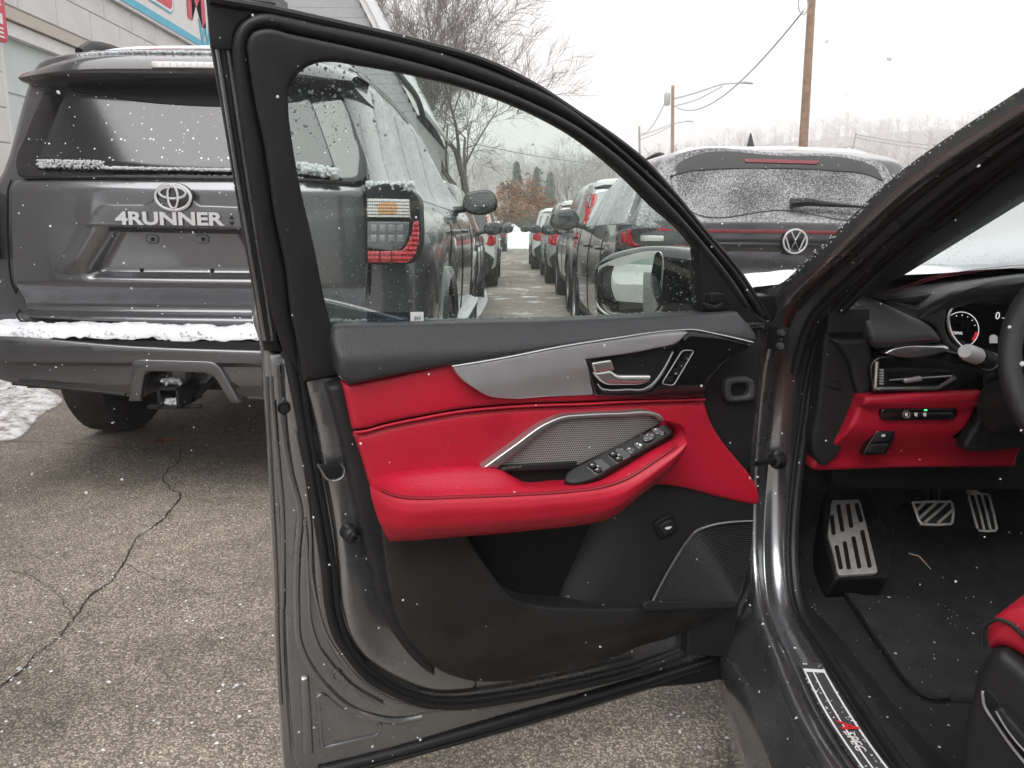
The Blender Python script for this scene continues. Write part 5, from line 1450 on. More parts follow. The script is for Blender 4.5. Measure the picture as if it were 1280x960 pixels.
def parked_car(name, label, loc, rz, spec, paint, group='parked cars', detail='suv', far=False):
    root = thing(name, loc, label, 'car', group, rz)
    V, F = car_body(spec)
    body = mk('body', V, F, paint, root, local=True, sharp=50)
    bvh = BVHTree.FromPolygons(V, F)
    L_, W, H, belt = spec['L'], spec['W'] / 2, spec['H'], spec['belt']
    gl = spec.get('sideglass', MT['carglass'])
    wt = H - .13
    # side windows, one pane each
    y0, y1, y2, y3 = spec['win']
    tw0, tw3 = spec.get('wtop', (0.25, 0.55))
    for fr, sg in ((SIDE_R, 1), (SIDE_L, -1)):
        if far and spec.get('oneside') and spec['oneside'] != sg: continue
        def q(pts): return [(sg * a, b2) for a, b2 in spline(pts, True, .06)]
        mk('window', *conform(bvh, fr, q([(y0, belt + .05, 1), (y1 - .04, belt + .045, 1), (y1 - .04, wt, 1), (y0 + tw0, wt - .02)]), .004, .03), gl, root, local=True)
        mk('window', *conform(bvh, fr, q([(y1 + .03, belt + .045, 1), (y2 - .03, belt + .04, 1), (y2 - .03, wt, 1), (y1 + .03, wt, 1)]), .004, .03), gl, root, local=True)
        mk('window', *conform(bvh, fr, q([(y2 + .03, belt + .04, 1), (y3, belt + .035, 1), (y3 - tw3, wt - .03), (y2 + .03, wt, 1)]), .004, .03), gl, root, local=True)
        # door seams and handles
        for yy in (y1, y2, y3 - .05):
            P = []
            for z in np.linspace(.42, belt, 10):
                h = bvh.ray_cast(fr.P(sg * yy, z, 9), -fr.w)
                if h[0]: P.append(h[0] + fr.w * .0005)
            if len(P) > 3: mk('door_seam', *tube(P, .005, 4, cap=False), MT['rubber'], root, local=True)
        for yy in (y1 + .12, y2 + .12):
            h = bvh.ray_cast(fr.P(sg * yy, belt - .12, 9), -fr.w)
            if h[0]: mk('door_handle', *tube([h[0] + Vector((sg * .0, -.09, 0)), h[0] + Vector((sg * .035, -.06, 0)), h[0] + Vector((sg * .035, .06, 0)), h[0] + Vector((0, .09, 0))], .013, 6), spec.get('handle', paint), root, local=True)
        # dark cladding along the sill and arches
        hS = bvh.ray_cast(fr.P(sg * (spec['yr'] + spec['yf']) / 2, .45, 9), -fr.w)
        sil = [(sg * a, b2) for a, b2 in [(spec['yr'] + spec['wheel'] * 1.25, .36), (spec['yf'] - spec['wheel'] * 1.25, .36), (spec['yf'] - spec['wheel'] * 1.25, .47), (spec['yr'] + spec['wheel'] * 1.25, .47)]]
        mk('sill_cladding', *conform(bvh, fr, sil, .012, .03, .006, .1), MT['rubber'], root, local=True)
        for yc in (spec['yr'], spec['yf']):
            P = []
            for a in np.linspace(R(-8), R(188), 22):
                r_ = spec['wheel'] * 1.25
                yy, zz = yc + r_ * math.cos(a), spec['wheel'] + r_ * math.sin(a)
                if zz < .36: continue
                h = bvh.ray_cast(fr.P(sg * (yc + (yy - yc) * 1.03), spec['wheel'] + (zz - spec['wheel']) * 1.05, 9), -fr.w)
                if h[0]: P.append(Vector((h[0].x, yy, zz)) + fr.w * .002)
            if len(P) > 4: mk('wheel_arch', *tube(P, spec.get('archr', .03), 6), spec.get('arch', MT['rubber']), root, local=True)
        for yc in (spec['yr'], spec['yf']):
            wheel(root, sg * (W - .13), yc, spec['wheel'], side=sg)
        hM = bvh.ray_cast(fr.P(sg * (y3 - .22), belt + .02, 9), -fr.w)
        mirror_part(root, (abs(hM[0].x) if hM[0] else W) * sg + sg * .06, y3 - .22, belt + .10, sg, spec.get('mirror', MT['gloss']), 1.0)
    # windscreen and rear window
    wsz0, wsz1 = spec['hood'] + .06, H - .10
    mk('windscreen', *conform(bvh, FRONT, spline([(-W * .80, wsz0, 1), (W * .80, wsz0, 1), (W * .66, wsz1, 1), (-W * .66, wsz1, 1)], True, .08), .004, .03, res=.1), spec.get('ws_mat', MT['carglass']), root, local=True)
    if spec.get('rearwin', True):
        rw = spec.get('rw') or [(-W * .80, belt + .06, 1), (W * .80, belt + .06, 1), (W * .70, H - .20), (W * .5, H - .16, 1), (-W * .5, H - .16, 1), (-W * .70, H - .20)]
        mk('rear_window', *conform(bvh, REAR, spline(rw, True, .06), .005, .03, .004, .06), spec.get('rwmat', MT['carglass']), root, local=True)
    return root, body, bvh

def basic_rear(root, bvh, spec, lamp='tall'):
    """Tail lamps, bumper cladding, plate recess and roof spoiler for the simpler cars."""
    W, belt, H = spec['W'] / 2, spec['belt'], spec['H']
    for s in (-1, 1):
        if lamp == 'tall': out = [(s * W * .93, belt - .20), (s * W * .96, belt), (s * W * .84, belt + .22), (s * W * .74, H - .20), (s * W * .70, H - .20), (s * W * .795, belt + .20), (s * W * .82, belt - .02), (s * W * .80, belt - .20)]
        else: out = [(s * W * .95, belt - .16), (s * W * .95, belt - .02), (s * W * .55, belt - .02), (s * W * .50, belt - .08), (s * W * .62, belt - .18)]
        mk('tail_lamp', *conform(bvh, REAR, spline(out, True, .04), .012, .05, .006, .05), MT['lampred'], root, local=True)
        so = [(s2 * 1, z) for s2, z in [(.03, belt - .16), (.03, belt - .03), (.30, belt - .04), (.24, belt - .14)]]
        fr = SIDE_R if s > 0 else SIDE_L
        mk('tail_lamp', *conform(bvh, fr, spline([(s * a, b2) for a, b2 in so], True, .04), .008, .03, .004, .05), MT['lampred'], root, local=True)
    mk('bumper', *conform(bvh, REAR, spline([(-W * .88, .38), (W * .88, .38), (W * .93, .55), (W * .80, .66), (-W * .80, .66), (-W * .93, .55)], True, .06), .04, .10, .02, .06), MT['plastic'], root, local=True)
    pl_ = mk('licence_plate', *conform(bvh, REAR, rrect(0, belt - .22, .32, .16, .01), .012, .02, .002, .1), MT['fascia'], root, local=True)
    sp = [(-W * .66, H - .06), (W * .66, H - .06), (W * .70, H - .12), (-W * .70, H - .12)]
    mk('roof_spoiler', *conform(bvh, REAR, sp, .10, .16, .012, .06), root.children[0].data.materials[0], root, local=True)
    g = Geo()

def snow_cap(root, bvh, x0, x1, y0, y1, h, name='snow_cover', zmax=9):
    """Layer of snow following a roof or hood."""
    def wf(u, v):
        hh = bvh.ray_cast(Vector((u, v, 9)), Vector((0, 0, -1)))
        e = min(u - x0, x1 - u, v - y0, y1 - v)
        z = hh[0].z if hh[0] else wf.l
        wf.l = z
        return z + h * smooth01(e / .10) * (0.8 + .5 * noise.noise(Vector((u * 3, v * 3, 2)))) - .003
    wf.l = 1.6
    o = mk(name, *pad(TOPF, [(x0, y0), (x1, y0), (x1, y1), (x0, y1)], 0, 0.0, 0, .09, wf=wf), MT['snow'], root, local=True, sharp=180)
    o['kind'] = 'stuff'
    return o

SUV = dict(L=4.6, W=1.86, H=1.68, hood=1.05, belt=1.0, wheel=.36, yr=.88, yf=3.62, ws0=2.75, ws1=3.5, lean=.30, win=(.35, 1.15, 2.15, 3.25), wtop=(.3, .55))
# the simpler cars of the two rows
def paint_m(name, col, metal=.3): return mat(name, col, .28, metal, var=.06, vscale=2, coat=.8, speck=(32, .06, .22))
P_white, P_silver, P_dark, P_black = paint_m('white_paint', (.62, .63, .63), 0), paint_m('silver_paint', (.42, .43, .44), .5), paint_m('slate_paint', (.07, .075, .085)), paint_m('black_paint', (.02, .02, .022))
def simple(name, label, loc, paint, lamp, rz=0, **kw):
    sp = dict(SUV); sp.update(kw)
    root, body, bvh = parked_car(name, label, loc, rz, sp, paint)
    basic_rear(root, bvh, sp, lamp)
    snow_cap(root, bvh, -sp['W'] * .33, sp['W'] * .33, .45, sp['ws0'] - .15, .03)
    return root, bvh
# right row
simple('silver_suv', 'silver car directly ahead of the dark car at right, tall red tail lamps', (1.66, 9.7, 0), P_silver, 'tall', H=1.74, L=4.65)
simple('silver_suv', 'silver car second ahead of the dark car at right, smaller in the window', (1.58, 15.2, 0), P_silver, 'wide', H=1.66)
simple('white_suv', 'farthest car of the right hand row, pale and small', (1.42, 21.0, 0), P_white, 'wide', H=1.66)
# left row
simple('black_suv', 'black car directly ahead of the grey off-roader in the left row', (-1.38, 8.7, 0), P_black, 'wide', H=1.66)
simple('white_suv', 'white car with red tail lamps ahead of the black one in the left row', (-1.22, 14.3, 0), P_white, 'tall', H=1.66)
SED = dict(SUV); SED.update(H=1.44, hood=.95, belt=.92, lean=.9, L=4.7, wheel=.33, ws0=2.7, ws1=3.6, win=(.75, 1.25, 2.15, 3.3))
simple('dark_sedan', 'small dark slate car at the far end of the left row beside the snow bank', (-1.25, 38.0, 0), P_dark, 'wide', **{k: SED[k] for k in ('H', 'hood', 'belt', 'lean', 'L', 'wheel', 'win')})
# car seen through the windscreen, and the pale car the wing mirror shows
simple('silver_suv', 'pale snow dusted car seen through the windscreen at the right edge', (4.35, 3.6, 0), P_silver, 'wide', H=1.66, sideglass=MT['frostside'])
wc, wb = simple('white_car', 'white car standing left of the camera, seen only in the wing mirror', (-7.3, -2.6, 0), P_white, 'wide', rz=R(-61), H=1.5, hood=1.0, ws_mat=mat('windscreen_green', (.22, .30, .28), .08, coat=.5))

# ------------------------------------------------------------------ the charcoal off-roader, left
RX, RY = -1.30, 3.03
RS = dict(SUV); RS.update(L=4.83, W=1.94, H=1.84, hood=1.16, belt=1.20, wheel=.39, yr=1.08, yf=3.87, ws0=2.85, ws1=3.55, lean=.22, tumble=.66, beltf=.84, zb=.46,
          win=(.42, 1.18, 2.10, 3.28), wtop=(.22, .50), rearwin=False, sideglass=MT['frostside'], handle=MT['runner'], mirror=MT['gloss'], archr=.035, arch=MT['runner'])
runner, rbody, rbvh = parked_car('off_roader', 'charcoal grey off-roader at left, rear towards us, snow on its bumper', (RX, RY, 0), 0, RS, MT['runner'])
R4 = Frame((RX, RY, 0), (1, 0, 0), (0, 0, 1))
def rtr(pts, w, step=5): return R4.tr(pts, w, step=step)
# tailgate with its plate recess and lower crease
tg = rtr([(10, 224, 1), (8, 300), (12, 352), (22, 396, 1), (150, 402), (320, 408), (450, 411, 1), (457, 340), (456, 260), (451, 226, 1)], 0.02)
def rv(x, y, w=0.02): return R4.px(x, y, w)
zc = rv(220, 352)[1]; zr0, zr1 = rv(220, 345)[1], rv(220, 288)[1]
ul0, ur0 = rv(103, 343)[0], rv(341, 343)[0]; ul1, ur1 = rv(137, 290)[0], rv(307, 290)[0]
zlip = rv(220, 398)[1]
def tg_wf(u, v):
    w_ = 0.0
    w_ += -0.07 * smooth01((zc - v) / .10) * .6                                  # tucks in below the crease
    w_ += 0.05 * smooth01((zlip + .03 - v) / .035)                               # lip at the foot
    t = min(1, max(0, (v - zr0) / (zr1 - zr0)))
    a, b2 = ul0 + (ul1 - ul0) * t, ur0 + (ur1 - ur0) * t
    ins = smooth01((u - a) / .05) * smooth01((b2 - u) / .05) * smooth01((v - zr0 + .02) / .04)
    w_ += -0.045 * ins * smooth01((zr1 + .05 - v) / .03)
    # facets beside the recess
    for s, e in ((-1, a), (1, b2)):
        d = abs(u - (e + s * .05)); w_ += 0.014 * smooth01(1 - d / .07) * smooth01((v - zr0) / .06) * smooth01((rv(220, 240)[1] - v) / .08)
    w_ -= 0.05 * (u / .72) ** 4
    w_ -= 0.02 * smooth01((v - rv(220, 240)[1]) / .05)
    return w_
tail = mk('tailgate', *pad(R4, tg, 0.030, 0.09, 0.010, 0.010, wf=tg_wf), MT['runner'], runner, sharp=60)
# garnish bar, emblem and lettering
gb_px = [(106, 283, 1), (113, 270), (124, 257), (135, 255, 1), (180, 255, 1), (190, 250), (194, 240), (203, 233), (216, 230), (229, 233), (238, 240), (242, 250), (250, 256, 1), (305, 258, 1), (318, 262), (330, 287, 1)]
mk('garnish_bar', *pad(R4, rtr(gb_px, .05, 3), .052, .05, .008, .02), MT['runner'], tail, sharp=40)
mk('garnish_shadow_gap', *pad(R4, rtr([(108, 284, 1), (330, 288, 1), (328, 293, 1), (112, 289, 1)], .03), .030, .02, .002, .05), MT['rubber'], tail)
eu, ev_ = rv(216, 246.5, .066)
def ell3(cx, cy, a, b2, w, n=40): return [R4.P(eu + cx + a * math.cos(t), ev_ + cy + b2 * math.sin(t), w) for t in np.linspace(0, 2 * math.pi, n, endpoint=False)]
MT['badge'] = mat('chrome_badge', (.62, .62, .63), .24, .92)
mk('emblem_seat', *pad(R4, [(eu + .072 * math.cos(t), ev_ + .054 * math.sin(t)) for t in np.linspace(0, 2 * math.pi, 40, endpoint=False)], .062, .02, .005, .05), MT['gloss'], tail)
g = Geo()
sqz = (R4.w, 0.5)
g.add(*tube(ell3(0, 0, .066, .047, .066), .0062, 8, closed=True, squash=sqz))
g.add(*tube(ell3(0, .016, .050, .021, .067), .0048, 8, closed=True, squash=sqz))
g.add(*tube(ell3(0, .001, .019, .042, .068), .0048, 8, closed=True, squash=sqz))
g.obj('emblem', MT['badge'], tail)
l0, l1 = rv(145, 281, .058), rv(280, 266, .058)
mk('model_lettering', *text_fit('4RUNNER', R4, l0[0], l0[1], l1[0] - l0[0], l1[1] - l0[1] + .002, .056, .006, bold=.035), MT['badge'], tail)
g = Geo()
for s, y in ((1, 272), (-1, 279)):
    a = rv(289, y, .058); g.add(*pad(R4, [(a[0] - .011, a[1] - s * .006), (a[0] + .011, a[1] - s * .006), (a[0], a[1] + s * .009)], .056, .003, 0, .05))
g.obj('model_mark', MT['rubber'], tail)
for x in (190, 253):
    a = rv(x, 299, -.01); mk('plate_bolt', *pad(R4, rrect(a[0], a[1], .05, .034, .015), -.008, .01, .003, .02), MT['lampdark'], tail)
    mk('bolt_hole', *lathe([(.001, .002), (.006, .002), (.008, 0), (.008, -.01)], R4.P(a[0] + .004, a[1], -.007), R4.w, 14), MT['rubber'], tail)
for x in (177, 265):
    a = rv(x, 340, -.01); mk('plate_slot', *pad(R4, rrect(a[0], a[1], .014, .028, .003), -.010, .01, .001, .02), MT['plastic_dark'], tail)
# rear window: leaning plane with black surround and frosty glass
RW = Frame((RX, RY - .015, rv(220, 222)[1]), (1, 0, 0), (0, math.sin(R(20)), math.cos(R(20))))
sur = RW.tr([(16, 205), (30, 165), (50, 120), (66, 92, 1), (404, 92, 1), (428, 120), (446, 165), (457, 206), (452, 224), (440, 228, 1), (30, 222, 1), (19, 216)], -.01, step=5)
mk('window_surround', *pad(RW, sur, -.008, .07, .012, .04, wf=lambda u, v: -.10 * max(0, abs(u) - .45) ** 2 * 3), MT['gloss'], runner, sharp=60)
rg = RW.tr([(46, 210, 1), (62, 170), (78, 130), (95, 98, 1), (372, 98, 1), (390, 130), (405, 170), (420, 213, 1), (230, 214)], -.002, step=5)
mk('rear_glass', *pad(RW, rg, -.002, .02, .004, .03, wf=lambda u, v: -.10 * max(0, abs(u) - .45) ** 2 * 3 + .015 * (1 - (u / .75) ** 2)), MT['darkglass'], runner, sharp=60)
mk('glass_top_band', *pad(RW, RW.tr([(88, 94, 1), (385, 94, 1), (384, 121), (340, 130), (300, 134), (230, 133), (165, 127), (120, 119), (86, 110)], .004, step=5), .002, .004, .001, .05, wf=lambda u, v: -.10 * max(0, abs(u) - .45) ** 2 * 3 + .015 * (1 - (u / .75) ** 2)), MT['plastic_dark'], runner)  # dark glass header, carried lower to paint in the spoiler's reflection
# spoiler: lofted wing over the window
sp_rows = []
hx_ = np.linspace(-1, 1, 31)
zt_, zb2 = R4.px(220, 64, -.05)[1], R4.px(220, 90, .02)[1]
hwS = .64
for (wo, zo) in ((-.55, .035), (-.30, .028), (-.10, .0), (-.01, -.045), (.015, -.075), (.0, -.095), (-.10, -.115), (-.30, -.13), (-.55, -.13)):
    row = []
    for t in hx_:
        e = abs(t); x = t * hwS
        dz = -.055 * e ** 5; dw = -.10 * e ** 3.2
        row.append(R4.P(x + .035, zt_ + zo * (1 - .5 * e ** 8) + dz, wo + dw))
    sp_rows.append(row)
spo = mk('spoiler', *loft(sp_rows), MT['runner'], runner, sharp=50)
mk('brake_light', *pad(R4, R4.tr([(188, 77, 1), (292, 78, 1), (290, 86, 1), (190, 85, 1)], .016), .022, .03, .003, .03), MT['lampclear'], spo)
for k in range(9):
    a = R4.px(200 + k * 8.5, 81.5, .02); mk('brake_diode', *pad(R4, rrect(a[0], a[1], .02, .016, .004), .0235, .004, .002, .02), MT['whiteprint'], spo)
# bumper
bp_px = [(-30, 420, 1), (12, 421), (60, 424), (150, 431), (330, 438), (430, 441), (520, 442, 1), (524, 470), (515, 505), (480, 515, 1), (330, 504, 1), (305, 502), (290, 498), (284, 486), (276, 470), (262, 466), (190, 464), (180, 468), (176, 484), (170, 500), (160, 503, 1), (70, 488), (15, 482), (-30, 470, 1)]
def bp_wf(u, v): return -.30 * max(0, abs(u) - .55) ** 2 * 2.2 - .02 * smooth01((rv(220, 452, .16)[1] - v) / .02) - .05 * smooth01((rv(220, 480, .16)[1] - v) / .06)
bump = mk('bumper', *pad(R4, rtr(bp_px, .16, 4), .165, .20, .012, .018, wf=bp_wf), MT['runner'], runner, sharp=30)
tz_ = rv(220, 420, .12)[1]
# step top of the bumper
st = [(-.98, .02), (.98, .02), (.96, -.10), (.80, -.135), (.55, -.155), (0, -.16), (-.55, -.155), (-.80, -.135), (-.96, -.10)]
STF = Frame((RX, RY, tz_ - .02), (1, 0, 0), (0, 1, 0))
mk('bumper_step', *pad(STF, st, .012, .05, .008, .05), MT['rubber'], bump)
# notch hood around the hitch and the hitch itself
mk('notch_hood', *band(R4, R4.tr(fil([(160, 503), (164, 449, 10), (270, 452, 12), (300, 505)], 1)[4:-4], .17, False, 4), R4.tr(fil([(174, 503), (180, 464, 9), (264, 467, 9), (288, 505)], 1)[4:-4], .17, False, 4), w=.166, depth=.03, bevel=.006, res=.03), MT['runner'], bump)
hu, hv2 = R4.px(216, 495, .10)
hitch = Geo()
for dx, dz, sx, sz in ((-.036, 0, .012, .085), (.036, 0, .012, .085), (0, .037, .084, .012), (0, -.037, .084, .012)):
    hitch.add(*box(R4.P(hu + dx, hv2 + dz, .03), sx, .22, sz))
hit = hitch.obj('tow_hitch', MT['rubber'], runner, smooth=False)
mk('hitch_plate', *pad(R4, rrect(hu, hv2 - .045, .21, .02, .006), .10, .02, .003, .05), MT['rubber'], hit)
mk('hitch_bracket', *box(R4.P(hu, hv2 + .09, .0), .05, .06, .10), MT['galv'], hit)
mk('hitch_brace', *tube([R4.P(hu + .06, hv2 - .02, .04), R4.P(hu + .17, hv2 + .10, -.05)], .012, 6), MT['rubber'], hit)
# lower rails of the bumper
for pts in ([(16, 479), (70, 484), (120, 489), (157, 493)], [(310, 497), (380, 502), (470, 505)]):
    mk('lower_rail', *tube([R4.P(*R4.px(x, y, .165), .165) for x, y in spline(pts, False, 5)], .008, 8), MT['rubber'], bump)
# dark frame, axle under the bumper
mk('underbody', *box((RX, RY + .9, .47), 1.5, 1.5, .10), MT['plastic_dark'], runner, smooth=False)
mk('axle', *tube([(RX - .8, RY + 1.08, .39), (RX + .8, RY + 1.08, .39)], .07, 10), MT['plastic_dark'], runner)
# tail lamp clusters, right one traced, left one its mirror image
def lamp(pts, w, name, m, bev=.004, dep=.10):
    uv = rtr(pts, w, 3)
    for s in (1, -1):
        def wf(u, v): return -.22 * max(0, abs(u) - .80) ** 1.5 * 2
        mk(name, *pad(R4, [(s * u, v) for u, v in uv], w, dep, bev, .02, wf=wf), m, runner, sharp=50)
lamp([(456, 240, 1), (462, 235), (510, 236), (520, 244), (524, 270), (523, 310), (518, 327), (505, 331), (470, 331), (457, 328, 1)], .010, 'lamp_housing', MT['rubber'], .006, .14)
def lens_mat(name, col, scale, metal=.2):
    """Moulded lamp lens: fine prism lines as relief under a clear coat."""
    m = mat(name, col, .18, metal, coat=1.0); N, L = m.node_tree.nodes, m.node_tree.links
    tc = N.new('ShaderNodeTexCoord'); wv = N.new('ShaderNodeTexWave'); wv.bands_direction = 'X'; wv.inputs['Scale'].default_value = scale; wv.inputs['Distortion'].default_value = .4
    wz = N.new('ShaderNodeTexWave'); wz.bands_direction = 'Z'; wz.inputs['Scale'].default_value = scale * .7
    ad = N.new('ShaderNodeMath'); ad.operation = 'ADD'
    L.new(tc.outputs['Object'], wv.inputs['Vector']); L.new(tc.outputs['Object'], wz.inputs['Vector']); L.new(wv.outputs['Fac'], ad.inputs[0]); L.new(wz.outputs['Fac'], ad.inputs[1])
    bp = N.new('ShaderNodeBump'); bp.inputs['Distance'].default_value = .006; bp.inputs['Strength'].default_value = .8
    L.new(ad.outputs[0], bp.inputs['Height']); L.new(bp.outputs[0], N['Principled BSDF'].inputs['Normal'])
    return m
MT['lensclear'] = lens_mat('ribbed_clear_lens', (.66, .64, .61), 38)
MT['lensamber'] = lens_mat('ribbed_amber_lens', (.62, .33, .15), 38, 0)
MT['lensred'] = lens_mat('ribbed_red_lens', (.42, .012, .02), 24, 0)
MT['lampdim'] = mat('dim_diode', (.24, .245, .25), .2, .4, coat=.6)
lamp([(459, 248, 1), (511, 249, 1), (512, 272, 1), (459, 272, 1)], .024, 'turn_lamp', MT['lensclear'], .004)
lamp(fil([(472, 252), (497, 252), (497, 269), (472, 269)], 7), .0248, 'turn_bulb', MT['lensamber'], .003, .003)
lamp([(459, 277, 1), (511, 277, 1), (509, 296), (503, 309), (459, 310, 1)], .018, 'reverse_lamp', MT['lampdark'], .003)
for k in range(4):
    for j in range(2):
        lamp(fil([(463 + k * 11, 281 + j * 13), (471 + k * 11, 281 + j * 13), (471 + k * 11, 290 + j * 13), (463 + k * 11, 290 + j * 13)], 2), .0192, 'diode', MT['lampdim'], .0015, .002)
lamp([(459, 314, 1), (490, 313.5), (503, 312), (509, 303), (514, 290), (516, 277, 1), (522, 276, 1), (522.5, 300), (519, 316), (511, 327), (490, 328), (460, 328, 1)], .022, 'brake_lamp', MT['lensred'], .004)
for x in (474, 489): lamp([(x, 313, 1), (x + 1.2, 313, 1), (x + 1.2, 328, 1), (x, 328, 1)], .0226, 'lamp_divider', MT['rubber'], 0, .003)
# shut line round the tailgate
tgw = [R4.P(*R4.px(x, y, .0), .0) for x, y in spline([(6, 224), (4, 300), (8, 352), (19, 398), (24, 402, 1), (150, 406), (320, 412), (448, 415), (456, 412, 1), (460, 340), (459, 260), (454, 226)], False, 5)]
mk('tailgate_gap', *tube([p + R4.w * (.012 + tg_wf(p.x - RX, p.z)) for p in tgw], .0045, 6), MT['plastic_dark'], runner)
# snow: bumper step, lamp tops, window sill
def snow_strip(fr_pts, rad, name, label):
    P, Q = [], []
    for p, h in fr_pts:
        for _ in range(5):
            P.append(Vector(p) + Vector((random.gauss(0, rad * .6), random.gauss(0, rad * .6), random.uniform(0, h)))); Q.append(random.uniform(rad * .5, rad))
    o = snow_blobs(P, Q, name, None); props(o, label, 'snow'); return o
stp = [(-.97, 0.03), (.97, .03), (.95, -.09), (.80, -.125), (.55, -.146), (0, -.152), (-.55, -.146), (-.80, -.125), (-.95, -.09)]
def bs_wf(u, v):
    d = _dist(np.array([[u, v]]), np.array(stp))[0]
    return .042 * smooth01(d / .03) ** .5 + .014 * noise.noise(Vector((u * 9, v * 12, 0))) + .010 * noise.noise(Vector((u * 40, v * 40, 4))) + .012 * noise.noise(Vector((u * 2.5, 0, 8)))
o = mk('bumper_snow', *pad(STF, spline(stp, True, .02), .014, .01, 0, .012, wf=bs_wf), MT['snow'], sharp=180)
props(o, 'thick layer of snow on the rear bumper step of the grey off-roader', 'snow', kind='stuff')
PTS, RAD = [], []
for _ in range(700):
    t = random.random() * len(stp); i = int(t); f = t - i
    a, b2 = stp[i], stp[(i + 1) % len(stp)]
    if i == 0: continue
    u, v = a[0] + (b2[0] - a[0]) * f, a[1] + (b2[1] - a[1]) * f
    if noise.noise(Vector((u * 7, 3, 0))) < -.25: continue
    PTS.append(STF.P(u + random.gauss(0, .004), v + random.gauss(-.002, .005), .016 + abs(random.gauss(0, .014)))); RAD.append(random.uniform(.0018, .0050))
props(snow_blobs(PTS, RAD, 'bumper_crumbs', None), 'loose crumbs of snow along the edge of the rear bumper step', 'snow')
snow_strip([(RW.P(*RW.px(x, 209 + .02 * (x - 45), .012), .012), .02 * (1.4 if x < 130 else .35)) for x in np.arange(48, 418, 1.2)], .0055, 'window_snow', 'line of snow along the foot of the rear window of the grey off-roader')
snow_strip([(R4.P(*R4.px(x, 238, -.01), -.01), .028) for x in np.arange(462, 516, 1.6)], .012, 'lamp_snow', 'clump of snow on top of the right tail lamp of the grey off-roader')
snow_strip([(RW.P(*RW.px(x, y, .02), .02), .03) for x, y in zip(np.linspace(376, 420, 30), np.linspace(214, 222, 30))], .013, 'corner_snow', 'clump of snow in the lower right corner of the rear window of the grey off-roader')
snow_strip([(Vector((RX + .035 + t * hwS * .92, RY + .12 + .10 * abs(t) ** 3, zt_ + .006 - .05 * abs(t) ** 5)), .008) for t in np.linspace(-1, 1, 420)], .006, 'spoiler_snow', 'thin line of snow along the roof spoiler of the grey off-roader')
snow_strip([(R4.P(hu + random.uniform(-.03, .03), hv2 - .03, .10), .018) for _ in range(16)] + [(R4.P(hu + random.uniform(-.03, .03), hv2 + .05, .10), .018) for _ in range(16)], .010, 'hitch_snow', 'small lumps of snow in and on the tow hitch')
# side steps, roof rails
for s in (-1, 1):
    xs = RX + s * .93
    ssr = mk('side_step', *box((xs, RY + 2.45, .52), .16, 1.7, .06), MT['rubber'], runner, smooth=False)
    P = [Vector((RX + s * .66, RY + y, 1.86 + z)) for y, z in ((.65, .0), (.75, .05), (1.5, .065), (2.4, .055), (2.6, .0))]
    mk('roof_rail', *tube(spline3(P, 20), .020, 8), MT['rubber'], runner)
o = mound('side_step_snow', [(RX + .86, RY + 1.7), (RX + 1.02, RY + 1.7), (RX + 1.03, RY + 3.2), (RX + .86, RY + 3.2)], .06, 'snow lying on the side step of the grey off-roader', .6, .03, freq=8)
o.location.z = .55
snow_cap(runner, rbvh, -.62, .62, .42, 2.7, .035)

# ------------------------------------------------------------------ the dark car at right
VX, VY = 1.575, 4.28
VS = dict(SUV); VS.update(L=4.7, W=1.92, H=1.60, hood=1.04, belt=1.09, wheel=.37, yr=.92, yf=3.70, lean=.55, ws0=2.75, ws1=3.5, win=(.55, 1.25, 2.2, 3.3), tumble=.74, rearwin=False, sideglass=MT['frostside'], mirror=MT['gloss'])
vw, vbody, vbvh = parked_car('dark_suv', 'dark grey car at right with a red light strip across its snow dusted rear', (VX, VY, 0), 0, VS, MT['vwpaint'])
V4 = Frame((VX, VY, 0), (1, 0, 0), (0, 0, 1))
def vpt(x, y, w): return V4.px(x, y, w)
zg = vpt(975, 275, 0)[1]
VW_ = Frame((VX, VY + .03, zg), (1, 0, 0), (0, math.sin(R(30)), math.cos(R(30))))
hatch = VW_.tr([(790, 285, 1), (812, 225), (836, 196), (850, 190), (975, 189), (1090, 198), (1104, 203), (1124, 246), (1150, 292, 1)], 0.0, step=6)
vh = mk('hatch', *pad(VW_, hatch, .0, .15, .02, .04), MT['frostpaint'], vw, sharp=60)
vg = VW_.tr([(839, 226, 1), (850, 203), (862, 197), (975, 195), (1084, 205), (1093, 209), (1113, 247, 1), (1108, 258), (975, 262), (862, 262), (848, 250)], .01, step=5)
mk('rear_glass', *pad(VW_, vg, .008, .02, .003, .04), MT['frostglass'], vh)
mk('glass_top_band', *pad(VW_, VW_.tr([(838, 220, 1), (850, 202), (862, 196), (975, 194), (1085, 204), (1094, 208), (1105, 226, 1), (1085, 218), (1040, 213), (975, 210), (900, 211), (862, 214)], .016, step=5), .014, .01, .003, .05), MT['gloss'], vh)
mk('brake_light', *pad(VW_, VW_.tr([(930, 198, 1), (1024, 200.5, 1), (1022, 205, 1), (932, 202.5, 1)], .02), .020, .01, .002, .05), MT['redstrip'], vh)
a0, a1, a2 = [VW_.P(*VW_.px(x, y, .05), .05) for x, y in ((988, 254), (1030, 255), (1078, 258.5))]
wip = mk('rear_wiper', *tube([a0, a0.lerp(a1, .5) + Vector((0, -.01, .008)), a1, a2], [.026, .022, .015, .006], 8), MT['rubber'], vw)
